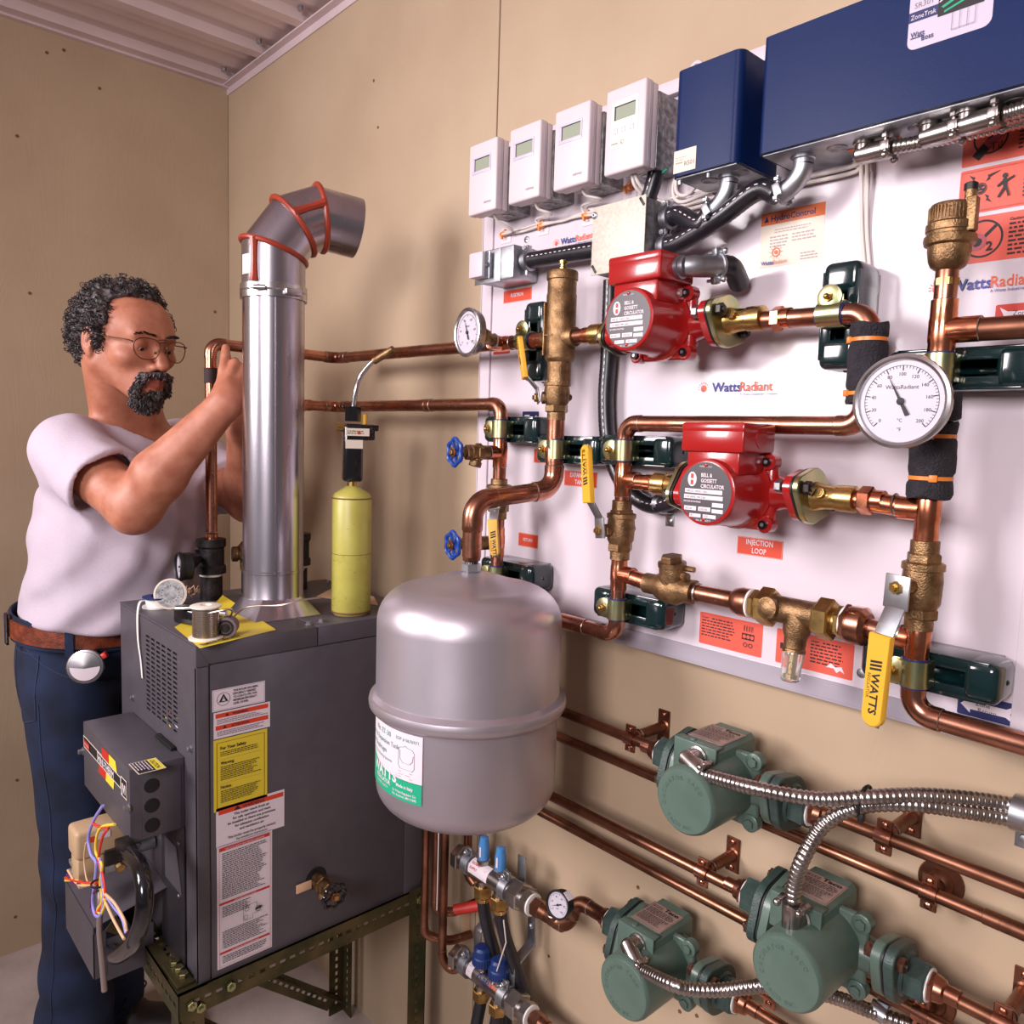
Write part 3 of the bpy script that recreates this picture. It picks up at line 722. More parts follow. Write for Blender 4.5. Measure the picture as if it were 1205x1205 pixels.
# ---- ball valves
def ball_valve(name, label, c, lever_dir, grip_len, side, h=.075, r=r34, mt='bronze', grp=None, txt=True, hs=1.0, tiltx=0., stem=.036):
    """vertical valve at c. lever on side (unit vector away from body), pointing lever_dir (+1 up, -1 down)"""
    c = V(c); t = thing(name, label, 'valve', c, grp)
    s = r / .0111
    b = B(mt)
    b.lathe(c - Z_ * h / 2, Z_, [(.0125 * s, 0), (.0145 * s, .001), (.0145 * s, .014), (.0145 * s, .015)], 24)
    b.hexa(c - Z_ * (h / 2 - .013), c - Z_ * (h / 2 - .025), .0185 * s)
    b.lathe(c - Z_ * (h / 2 - .024), Z_, [(.0165 * s, 0), (.0195 * s, .006), (.0205 * s, h * .3), (.0195 * s, h * .42), (.0215 * s, h * .43), (.0215 * s, h * .5), (.017 * s, h * .52)], 24)
    b.hexa(c + Z_ * (h / 2 - .026), c + Z_ * (h / 2 - .014), .0175 * s)
    b.lathe(c + Z_ * (h / 2 - .015), Z_, [(.0145 * s, 0), (.0145 * s, .014), (.0125 * s, .015)], 24)
    sd = V(side)
    b.cyl(c, c + sd * stem * .72, .0085 * s, n=16); b.hexa(c + sd * stem * .6, c + sd * stem * .8, .0095 * s)
    b.ball(c - sd * .019 + V((0, 0, .002)), .006)
    b.done('body', t)
    p = c + sd * stem; L = V((tiltx, 0, lever_dir)).normalized(); wv = sd.cross(L)
    b = B('zinc')
    b.obox(p + L * .004 * hs, L, wv, (.03 * hs, .024 * hs, .0022), .0006)
    k = p + L * .018 * hs; k2 = k + L * .028 * hs + sd * .016
    b.obox((k + k2) / 2, (k2 - k), wv, ((k2 - k).length + .003, .019 * hs, .0022), .0006)
    k3 = k2 + L * grip_len; b.obox((k2 + k3) / 2, L, wv, (grip_len, .013 * hs, .0022), .0006)
    b.done('lever', t, 'bent zinc plated steel')
    B('brass').hexa(p, p + sd * .006, .0068).cyl(p + sd * .005, p + sd * .009, .0035, n=10).done('nut', t)
    # grip: rounded sleeve
    gw = .0105 * hs; poly = []
    for (cx, a0) in ((grip_len - gw, -90), (gw * .25, 90)):
        if a0 == -90:
            for j in range(9): a = R_(-90 + 22.5 * j); poly.append((cx + gw * math.cos(a), gw * math.sin(a)))
        else: poly += [(-.006, gw), (-.006, -gw)]
    b = B('yellow_grip').prism(poly, k2 - sd * .003, L, -wv if L.cross(-wv).dot(sd) > 0 else wv, .0075, bev=.0016)
    g = b.done('grip', t, 'yellow plastic sleeve')
    if txt:
        wl_ = -wv if L.cross(-wv).dot(sd) > 0 else wv
        bb = B('ink'); L2, w2 = L, wl_
        base = k2 + sd * .0048
        mp = planar(base + L2 * grip_len * .22, L2, w2)
        if lever_dir > 0: mp = planar(base + L2 * grip_len * .25, L2, w2)
        bb.text('WATTS', mp, .014, -gw * .28, gw * 1.05, None, 'l', 1.0, .06)
        f = mp
        for j in range(3): bb.add([f(.000 + j * .004, gw * .55), f(.0025 + j * .004, gw * .55), f(.0045 + j * .004, -gw * .55), f(.002 + j * .004, -gw * .55)], [[0, 1, 2, 3]])
        bb.text('REGULATOR', mp, .016, -gw * .68, gw * .42, None, 'l', .9)
        bb.done('lettering', g, 'black print')
    return t
ball_valve('ball_valve', 'bronze ball valve with a yellow lever raised, under the air separator', (XB, YP, 1.505), 1, .062, V((-.55, -.83, 0)).normalized(), h=.07, hs=.8, tiltx=-.25, stem=.03)
ball_valve('ball_valve', 'bronze ball valve with raised yellow lever at the left of the lower red pump loop', (XC, YP, 1.312), 1, .078, V((-.28, -.95, 0)).normalized(), h=.088, tiltx=-.12)
ball_valve('ball_valve', 'bronze ball valve with lowered yellow lever at the lower right of the board', (XE_, YP, 1.298), -1, .094, V((-.25, -.97, 0)).normalized(), h=.098, hs=1.2, tiltx=-.03, stem=.04)
ball_valve('ball_valve', 'small bronze ball valve with hanging yellow lever behind the tank pipe bend', (XA, YP, 1.336), -1, .056, V((.55, -.83, 0)).normalized(), h=.07, hs=.8, tiltx=.15, stem=.03)

# ---- drain valves with blue handwheels
def wheel_valve(label, c, d, wheel='blue_wheel', Lb=.06, name='drain_valve', grp=None, sp=6):
    c, d = V(c), V(d); t = thing(name, label, 'valve', c, grp); b = B('bronze')
    b.lathe(c, d, [(.010, 0), (.012, .002), (.012, .014)], 20); b.hexa(c + d * .014, c + d * .026, .0155)
    b.lathe(c + d * .026, d, [(.0125, 0), (.013, .010), (.010, .012)], 20); b.hexa(c + d * .037, c + d * .046, .0125)
    b.lathe(c + d * .046, d, [(.008, 0), (.007, .006), (.004, .007), (.004, .018)], 14)
    ax, u, w = b.frame(d); side = V((0, 0, -1)) if abs(d.z) < .5 else X_
    b.lathe(c + d * .02, (side + d * .3), [(.008, 0), (.008, .014), (.0105, .016), (.0105, .024), (.0085, .0242)], 16)
    b.done('body', t)
    wc = c + d * Lb
    b = B(wheel); N = 48
    pts = [wc + (u * math.cos(2 * PI * i / N) + w * math.sin(2 * PI * i / N)) * (.0205 + .0016 * math.cos(sp * 2 * PI * i / N)) for i in range(N)]
    b.tube(pts, .0036, 8, closed=True)
    for k in range(sp if sp < 7 else 4):
        a = 2 * PI * k / (sp if sp < 7 else 4) + .3
        b.tube([wc - d * .001, wc + (u * math.cos(a) + w * math.sin(a)) * .02], [.0034, .0028], 6)
    b.lathe(wc - d * .004, d, [(.007, 0), (.0075, .002), (.0075, .007), (.006, .008)], 16); b.done('handwheel', t)
    B('copper_dull').lathe(wc + d * .0035, d, [(.0085, 0), (.0085, .001), (.004, .0016)], 16).hexa(wc + d * .004, wc + d * .0085, .0048, 'brass').done('nut', t)
    return t
g_ = 'blue handwheel drain valves left of the board'
wheel_valve('brass drain valve with a blue handwheel, the upper one', (XA, YP - .026, 1.415), V((-.12, -1, 0)).normalized(), Lb=.066, grp=g_)
wheel_valve('brass drain valve with a blue handwheel, the lower one above the tank', (XA, YP - .026, 1.262), V((-.12, -1, 0)).normalized(), Lb=.066, grp=g_)

# ---- air separator
t = thing('air_separator', 'tall brown bronze cylinder air separator left of the upper red pump', 'air separator', (1.508, YP, 1.54))
xs = 1.508
b = B('bronze').lathe((xs, YP, 1.528), Z_, [(.014, -.006), (.0185, -.004), (.019, 0), (.019, .032), (.0225, .036), (.0235, .04), (.0235, .135), (.0225, .137), (.0225, .157)], 32)
b.lathe((xs - .033, YP, ZH), X_, [(.0145, 0), (.0155, .002), (.0155, .012), (.017, .02), (.017, .046), (.0155, .054), (.0155, .064), (.0145, .066)], 24)
b.box((xs - .014, YP - .0245, 1.57), (xs - .012, YP - .01, 1.65)).box((xs - .014, YP - .0245, 1.6), (xs + .006, YP - .0225, 1.6012))
b.done('body', t)
B('bronze').lathe((xs, YP, 1.685), Z_, [(.0235, 0), (.0245, .001), (.0245, .011), (.023, .014), (.012, .016)], 32).done('cap', t)
B('brass').lathe((xs, YP, 1.701), Z_, [(.006, 0), (.006, .004), (.0045, .005), (.0045, .009), (.0065, .010), (.0065, .014), (.005, .015)], 16).done('vent_cap', t)
B('bronze').text('WATTS', lambda u, v: V((xs, YP, 1.575)) + V((math.sin((v - .008) / .0238) * .0238, -math.cos((v - .008) / .0238) * .0242, 0)) + Z_ * u, .0, .0, .012, None).done('raised_lettering', t)
B('yellow_zinc').lathe((xs, YP, 1.526), Z_, [(.0195, 0), (.0195, .006), (.018, .0062)], 6).done('hex_collar', t)
# ---- air vent
t = thing('air_vent', 'squat brass automatic air vent on top of the right riser', 'air vent', (XE_, YP, 1.625))
b = B('brass').lathe((XE_, YP, 1.612), Z_, [(.0125, 0), (.0125, .007), (.010, .008), (.010, .012)], 6)
b.done('nipple', t, 'hexagonal brass nipple')
B('ptfe').lathe((XE_, YP, 1.6225), Z_, [(.0095, 0), (.0105, .001), (.0105, .004), (.0095, .005)], 18).done('thread_tape', t, 'white tape showing at the thread')
b = B('bronze').lathe((XE_, YP, 1.627), Z_, [(.011, 0), (.0165, .004), (.019, .010), (.0205, .020), (.0205, .024), (.024, .026), (.025, .030), (.0245, .034), (.0225, .035), (.0225, .038), (.0235, .039), (.0235, .046), (.0215, .048), (.0205, .064), (.0195, .066), (.0185, .0665)], 36)
for k in range(14):
    a = R_(200 + k * 9); b.obox(V((XE_, YP, 1.683)) + V((math.cos(a), math.sin(a), 0)) * .0212, V((-math.sin(a), math.cos(a), 0)), Z_, (.0016, .014, .0016), .0004)
b.done('body', t)
B('bronze').obox((XE_ + .021, YP - .006, 1.679), X_, Z_, (.010, .034, .012), .002).cyl((XE_ + .018, YP - .006, 1.69), (XE_ + .018, YP - .006, 1.704), .0055, n=12).done('side_boss', t)
B('black').lathe((XE_ + .018, YP - .006, 1.703), Z_, [(.0065, 0), (.0065, .006), (.005, .007)], 12).done('vent_cap', t)

# ---- dials
def dial_unit(name, label, c, d, R, depth, rim, bezel, marks, needle, txt=None, stem=None, face_txt=None, casecol=None, group=None, nums=None, rotup=None, wm='Watts'):
    """round dial: face centre c, facing d"""
    c, d = V(c), V(d).normalized(); t = thing(name, label, 'gauge', c - d * depth, group)
    b = B(casecol or bezel); b.lathe(c - d * depth, d, [(R * .7, 0), (R * .98, depth * .12), (R, depth * .3), (R, depth * .86), (R * .97, depth * .9)], 40)
    b.done('case', t)
    B(bezel).lathe(c - d * depth * .25, d, [(R, 0), (R + rim * .45, .001), (R + rim * .5, depth * .15), (R + rim * .4, depth * .3), (R - rim * .1, depth * .36), (R - rim * .5, depth * .3), (R - rim * .62, depth * .2)], 48, cap0=False, cap1=False).done('bezel', t)
    b = B('dial_face').lathe(c - d * (depth * .12), d, [(R - rim * .5, 0), (R - rim * .5, .0006)], 40); fo = b.done('face', t)
    ux = Z_.cross(d).normalized(); uy = d.cross(ux).normalized()
    f = planar(c - d * (depth * .12) + d * .0009, ux, uy); f2 = planar(c - d * (depth * .12) + d * .0022, ux, uy)
    Ri = R - rim * .55
    b = B('ink')
    for i in range(marks + 1):
        a = R_(225 - 270 * i / marks); big = (i % 5 == 0); r0 = Ri * (.74 if big else .8); r1_ = Ri * .86; w = Ri * (.012 if big else .006)
        c_, s_ = math.cos(a), math.sin(a)
        b.add([f(r0 * c_ - w * s_, r0 * s_ + w * c_), f(r0 * c_ + w * s_, r0 * s_ - w * c_), f(r1_ * c_ + w * s_, r1_ * s_ - w * c_), f(r1_ * c_ - w * s_, r1_ * s_ + w * c_)], [[0, 1, 2, 3]])
    N = 40
    for (ra, rb) in ((.86, .872),):
        vs = []
        for i in range(N + 1):
            a = R_(225 - 270 * i / N); vs += [f(Ri * ra * math.cos(a), Ri * ra * math.sin(a)), f(Ri * rb * math.cos(a), Ri * rb * math.sin(a))]
        b.add(vs, [[2 * i, 2 * i + 1, 2 * i + 3, 2 * i + 2] for i in range(N)])
    if nums:
        for (lst, rr, sz) in nums:
            for i, s in enumerate(lst):
                a = R_(225 - 270 * i / (len(lst) - 1)); b.text(s, f, Ri * rr * math.cos(a), Ri * rr * math.sin(a) - sz * Ri * .35, sz * Ri, None, 'c')
    if txt:
        for (s, x, y, sz, mm) in txt: b.text(s, f, x * Ri, y * Ri, sz * Ri, mm, 'c')
    b.done('scale', fo, 'black printed scale')
    a = R_(needle); c_, s_ = math.cos(a), math.sin(a); w = Ri * .035
    b = B('ink').add([f2(-.38 * Ri * c_ - 1.6 * w * s_, -.38 * Ri * s_ + 1.6 * w * c_), f2(-.38 * Ri * c_ + 1.6 * w * s_, -.38 * Ri * s_ - 1.6 * w * c_), f2(w * s_, -w * c_), f2(.75 * Ri * c_, .75 * Ri * s_), f2(-w * s_, w * c_)], [[0, 1, 2, 3, 4]])
    b.lathe(f2(0, 0), d, [(Ri * .09, -.0008), (Ri * .09, .0006), (Ri * .05, .001)], 16); b.done('needle', t)
    return t
t = dial_unit('thermometer', 'large steel rimmed dial thermometer on the right riser', (2.062, -.188, 1.489), V((.02, -1, 0)), .0435, .020, .006, 'steel', 50, 118,
              txt=[('WattsRadiant', 0, .3, .14, None), ('\u00b0F', 0, -.72, .12, None), ('\u00b0C', 0, -.5, .12, None)],
              nums=[(['0', '20', '40', '60', '80', '100', '120', '140', '160', '180', '200'], .66, .12)], casecol='stainless')
B('brass').cyl((XE_, -.168, 1.489), (XE_, -.110, 1.489), .009, n=18).hexa((XE_, -.168, 1.489), (XE_, -.156, 1.489), .015).done('stem', t, 'brass well')
t = dial_unit('thermometer', 'steel rimmed dial thermometer at the left edge of the board', (1.388, -.19, 1.606), V((-.12, -1, .0)), .036, .016, .006, 'steel', 40, 112,
              txt=[('\u00b0F', 0, -.6, .16, None), ('Watts', 0, .25, .14, None)], nums=[(['0', '40', '80', '120', '160', '200'], .64, .15)], casecol='stainless')
B('bronze').cyl((1.386, -.175, 1.606), (1.376, -.118, 1.600), .0085, .0105, n=20).hexa((1.384, -.16, 1.604), (1.381, -.148, 1.603), .0165).torus((1.3765, -.124, 1.6), Y_, .0115, .0015, 20, 6, 'ptfe').done('stem', t, 'brass well with white tape')

# ---- red circulator pumps
def flange_plate(b, c, d, r, L, W_, th, m, ang=0.):
    """oval two-bolt flange, plane normal d"""
    ax, u, w = b.frame(d); q = Matrix.Rotation(ang, 3, ax); u = q @ u; w = q @ w; poly = []
    rl = L * .34; N_ = 40
    def hh(t): return max(W_, (L - rl) * abs(math.cos(t)) + rl)
    for i in range(N_):
        t = 2 * PI * i / N_; e = 1e-3; h0 = hh(t); h1 = (hh(t + e) - hh(t - e)) / (2 * e)
        poly.append((h0 * math.cos(t) - h1 * math.sin(t), h0 * math.sin(t) + h1 * math.cos(t)))
    n = u.cross(w); 
    if n.dot(ax) < 0: w = -w
    b.prism(poly, c, u, w, th, m, bev=.0012); return u
def red_pump(label, cx, z, conduit):
    c = V((cx, YP, z)); t = thing('circulator_pump', label, 'pump', c, 'red circulator pumps')
    fy = -.186; R = .040
    b = B('red_enamel')
    b.lathe((cx, YP - .005, z), -Y_, [(.047, 0), (.047, .016), (.044, .020), (.041, .030), (.0405, .078), (.0395, .083), (.036, .0845)], 48)      # motor can
    b.lathe((cx, YP + .03, z), -Y_, [(.030, 0), (.040, .006), (.044, .014), (.044, .026)], 40)                                                      # volute back
    b.box((cx - .036, YP - .078, z + .022), (cx + .036, YP - .01, z + .052), .003)                                                                  # neck under the terminal box
    b.done('motor_housing', t)
    b = B('red_enamel')
    for sx_ in (-1, 1):                                                                                                                             # square housing plate with corner lugs
        for sz_ in (-1, 1):
            b.cyl((cx + sx_ * .040, YP - .022, z + sz_ * .038), (cx + sx_ * .040, YP - .004, z + sz_ * .038), .0105, n=16, ch=.002)
    b.obox((cx, YP - .010, z), X_, Z_, (.098, .094, .016), .012, seg=3)
    b.lathe((cx, YP, z), X_, [(.024, -.076), (.019, -.06), (.026, -.035), (.03, 0), (.026, .035), (.019, .06), (.024, .076)], 28)
    for sg in (-1, 1): flange_plate(b, V((cx + sg * .072, YP, z)), V((sg, 0, 0)), 0, .043, .031, .010, None, R_(70))
    b.done('volute', t)
    for sx_ in (-1, 1):
        for sz_ in (-1, 1):
            B('black_gloss').cyl((cx + sx_ * .040, YP - .022, z + sz_ * .038), (cx + sx_ * .040, YP - .0255, z + sz_ * .038), .0056, n=12).cyl((cx + sx_ * .040, YP - .0252, z + sz_ * .038), (cx + sx_ * .040, YP - .026, z + sz_ * .038), .0024, n=8, m='zinc').done('screw', t)
    b = B('red_enamel').box((cx - .042, YP - .084, z + .048), (cx + .044, YP - .012, z + .079), .0035).box((cx - .0425, YP - .0845, z + .070), (cx + .0445, YP - .0115, z + .0835), .004)
    b.done('terminal_box', t)
    B('red_enamel').lathe((cx + .0438, YP - .045, z + .066), X_, [(.0125, 0), (.0125, .0012), (.0095, .0014)], 24).done('knockout', t)
    # nameplate
    b = B('label_grey').lathe((cx, fy - .0032 + .0, z), -Y_, [(.036, -.001), (.036, .0005)], 48); np_ = b.done('name_plate', t, 'dark round plate with white print')
    f = planar((cx, fy - .0040, z), X_, Z_); b = B('paper')
    for i, s in enumerate(('BELL &', 'GOSSETT', 'CIRCULATOR')): b.text(s, f, -.006, .0185 - i * .0066, .0062, None, 'l', .84, .05)
    b.add([f(-.0185 + .0062 * math.cos(a * PI / 10), .015 + .0088 * math.sin(a * PI / 10)) for a in range(20)], [list(range(20))], 'paper')
    f3 = planar((cx, fy - .0042, z), X_, Z_)
    b.add([f3(-.0205, .016), f3(-.0165, .016), f3(-.0165, .0215), f3(-.0205, .0215)], [[0, 1, 2, 3]], 'red_ink').add([f3(-.0205, .0085), f3(-.0165, .0085), f3(-.0165, .014), f3(-.0205, .014)], [[0, 1, 2, 3]], 'red_ink')
    for (x0, z0, x1, z1, s) in ((-.028, -.0015, .024, .0035, 'NRF-22  103251-1302'), (-.029, -.0085, .025, -.0035, '115V 60HZ 1PH 2.0A'), (.011, -.0165, .026, -.0115, None), (-.028, -.0225, -.011, -.0175, '87/120'), (-.008, -.0225, .009, -.0175, '275/150'), (-.020, -.0305, -.004, -.0262, 'B1'), (-.001, -.0305, .017, -.0262, '1/25'), (.011, -.0235, .026, -.019, None)):
        b.add([f(x0, z0), f(x1, z0), f(x1, z1), f(x0, z1)], [[0, 1, 2, 3]], 'paper')
        if s: b.text(s, f3, x0 + .002, z0 + .001, .0036, 'ink', 'l', .9)
    b.text('MAXIMUM RATING', f, -.029, -.0128, .0028, None, 'l', 1., .05).text('MADE IN U.S.A.', f, 0, .030, .0026, None, 'c').text('BELL & GOSSETT', f, 0, -.0345, .0028, None, 'c')
    b.done('lettering', np_, 'white print')
    for sz_ in (-1, 1): B('red_enamel').lathe((cx, fy - .0036, z + sz_ * .0325), -Y_, [(.0022, 0), (.0022, .0012), (.001, .0018)], 10).done('rivet', t)
    # gaskets, brass flanges, bolts
    for sg in (-1, 1):
        d = V((sg, 0, 0))
        b = B('black'); flange_plate(b, V((cx + sg * .0820, YP, z)), d, 0, .0445, .0325, .004, None, R_(70)); b.done('gasket', t)
        b = B('yellow_zinc'); u = flange_plate(b, V((cx + sg * .0862, YP, z)), d, 0, .0455, .0335, .0065, None, R_(70))
        b.done('flange', t, 'yellow zinc plated oval flange')
        b = B('brass').lathe(V((cx + sg * .0925, YP, z)), d, [(.0175, 0), (.0165, .004), (.0145, .012), (.0135, .026), (.015, .027), (.0155, .034), (.0155, .048), (.014, .049)], 26)
        if sg > 0: b.cyl(V((cx + .106, YP - .012, z + .004)), V((cx + .106, YP - .020, z + .006)), .006, n=14).cyl(V((cx + .106, YP - .019, z + .006)), V((cx + .106, YP - .0215, z + .0065)), .0042, n=10)
        b.done('flange_neck', t, 'brass')
        for k in (-1, 1):
            q = V((cx + sg * .062, YP, z)) + u * k * .031
            B('dark_steel').cyl(q, q + d * .042, .0042, n=10).hexa(q - d * .004, q + d * .004, .0078, 'zinc').hexa(q + d * .032, q + d * .040, .0082).done('bolt', t)
    return t
PUMP1X, PUMP2X = 1.716, 1.846
red_pump('red circulator pump at the top of the board, conduit plugged into its box', PUMP1X, ZH, True)
red_pump('red circulator pump above the INJECTION LOOP plate', PUMP2X, 1.384, False)

# ---- check valve and bypass with unions on the bottom line
ZB = 1.242
t = thing('check_valve', 'dull bronze swing check valve with a hexagonal cap', 'valve', (1.742, YP, ZB))
cx = 1.742
b = B('bronze').lathe((cx - .046, YP, ZB), X_, [(.0135, 0), (.0145, .001), (.0145, .018), (.019, .026), (.0225, .040), (.0225, .056), (.0175, .066), (.0165, .07), (.0165, .082), (.0125, .0822)], 28)
b.lathe((cx + .002, YP - .002, ZB), V((0, -.12, 1)), [(.019, 0), (.018, .030), (.0195, .031), (.0195, .037), (.017, .038)], 28); b.hexa((cx + .002, YP - .007, ZB + .037), (cx + .002, YP - .0085, ZB + .046), .0155)
b.cyl((cx + .018, YP, ZB + .030), (cx + .034, YP, ZB + .030), .004, n=10).cyl((cx + .018, YP - .005, ZB + .020), (cx + .029, YP - .008, ZB + .020), .006, n=10)
b.done('body', t)
t = run('copper_pipe', 'short copper pipe from the check valve to the brass union', [(1.776, YP, ZB), (1.852, YP, ZB)], r34 * 1.04, 'copper')
B('solder').torus((1.783, YP, ZB), X_, r34 * 1.1, .0022, 22, 6).done('solder_joint', t)
t = run('copper_pipe', 'short copper stub from the pair of straps to the bottom left riser tee', [(XC + .02, YP, ZB + .004), (1.705, YP, ZB)], r34, 'copper_clean')
t = thing('bypass_valve', 'brass differential bypass valve with unions and a clear scale below', 'valve', (1.93, YP, ZB - .04))
b = B('copper').lathe((1.838, YP, ZB), X_, [(.013, 0), (.016, .003), (.0185, .012), (.0185, .024), (.015, .026)], 26).done('union_end', t, 'copper')
for xq in (1.862, 1.982): B('ptfe').lathe((xq, YP, ZB), X_, [(.013, 0), (.0185, .001), (.0185, .0035), (.013, .004)], 24).done('thread_tape', t, 'white tape ring')
b = B('brass').hexa((1.866, YP, ZB), (1.874, YP, ZB), .019).lathe((1.873, YP, ZB), X_, [(.015, 0), (.015, .006)], 22)
b.hexa((1.877, YP, ZB), (1.896, YP, ZB), .0245).done('union_nut', t)
b = B('brass').hexa((1.952, YP, ZB - .001), (1.972, YP, ZB - .001), .025).lathe((1.971, YP, ZB - .001), X_, [(.016, 0), (.016, .006)], 22).hexa((1.976, YP, ZB - .001), (1.983, YP, ZB - .001), .019).done('union_nut', t)
b = B('bronze').lathe((1.895, YP, ZB), X_, [(.0195, 0), (.0165, .006), (.0165, .05), (.019, .058)], 26)
b.lathe((1.928, YP, ZB), V((0, -.15, -1)), [(.0165, 0), (.0165, .022), (.0135, .030), (.0125, .043), (.0135, .044), (.0135, .048)], 24)
b.lathe((1.899, YP - .010, ZB + .002), V((-.1, -1, .1)), [(.012, 0), (.012, .008), (.0135, .009), (.0135, .014), (.009, .015), (.006, .017)], 20)
b.done('body', t)
b = B('clear').lathe((1.928, YP - .0072, ZB - .047), V((0, -.15, -1)), [(.0125, 0), (.013, .004), (.011, .034), (.009, .036)], 16, cap0=False)
b.done('sight_cap', t, 'clear plastic'); B('brass').lathe((1.928, YP - .0072, ZB - .047), V((0, -.15, -1)), [(.004, 0), (.004, .026), (.006, .027), (.006, .032)], 12).done('spindle', t)
b = B('copper').hexa((1.984, YP, ZB - .001), (1.992, YP, ZB - .001), .0225).lathe((1.990, YP, ZB - .001), X_, [(.021, 0), (.022, .004), (.022, .017), (.016, .022)], 26).done('union_end', t, 'copper')
t = run('copper_pipe', 'short copper stub between the brass bypass valve and the right riser', [(2.008, YP, ZB - .001), (XE_ - .02, YP, ZB - .004)], r34 * 1.02, 'copper')
B('solder').lathe((2.036, YP, ZB - .002), X_, [(r34, 0), (r34 * 1.14, .001), (r34 * 1.14, .012), (r34, .013)], 20).done('solder_joint', t)

# ---- foam sleeves
def foam(label, x, z0, z1, ties, r=.021, wob=.0012):
    t = thing('foam_sleeve', label, 'insulation', (x, YP, z0)); n = 40; vs = []; fs = []; M_ = 26
    for j in range(M_ + 1):
        z = z0 + (z1 - z0) * j / M_; k = 1.0
        for (tz, _) in ties: k -= .10 * math.exp(-((z - tz) / .005) ** 2)
        e = min(j, M_ - j); k -= .06 if e == 0 else 0
        for i in range(n):
            a = 2 * PI * i / n; rr = r * k + wob * noise.noise(V((math.cos(a) * 2, math.sin(a) * 2, z * 60)))
            vs.append(V((x + rr * math.cos(a), YP + rr * math.sin(a), z + .0015 * math.sin(a * 3 + j))))
    for j in range(M_):
        for i in range(n): fs.append([j * n + i, j * n + (i + 1) % n, (j + 1) * n + (i + 1) % n, (j + 1) * n + i])
    fs.append(list(range(n))[::-1]); fs.append([M_ * n + i for i in range(n)])
    B('foam').add(vs, fs).done('sleeve', t, sharp=50)
    for (tz, a) in ties:
        b = B('orange_tie').lathe((x, YP, tz - .0022), Z_, [(r * .9, 0), (r * .955, .0002), (r * .955, .0042), (r * .9, .0044)], 32)
        d = V((math.cos(a), math.sin(a), 0)); b.obox(V((x, YP, tz)) + d * r * .99, d.cross(Z_), Z_, (.008, .0075, .005), .001); b.done('cable_tie', t, 'orange')
    return t
foam('black foam sleeve with orange ties, left of the big dial', XD, 1.492, 1.580, ((1.562, R_(-150)), (1.503, R_(-140))), .0205)
foam('black foam sleeve with orange ties below the big dial', XE_, 1.392, 1.472, ((1.457, R_(-80)), (1.413, R_(-65))), .0225)
foam('short piece of black foam behind the big dial', XE_ + .001, 1.474, 1.502, (), .0225)
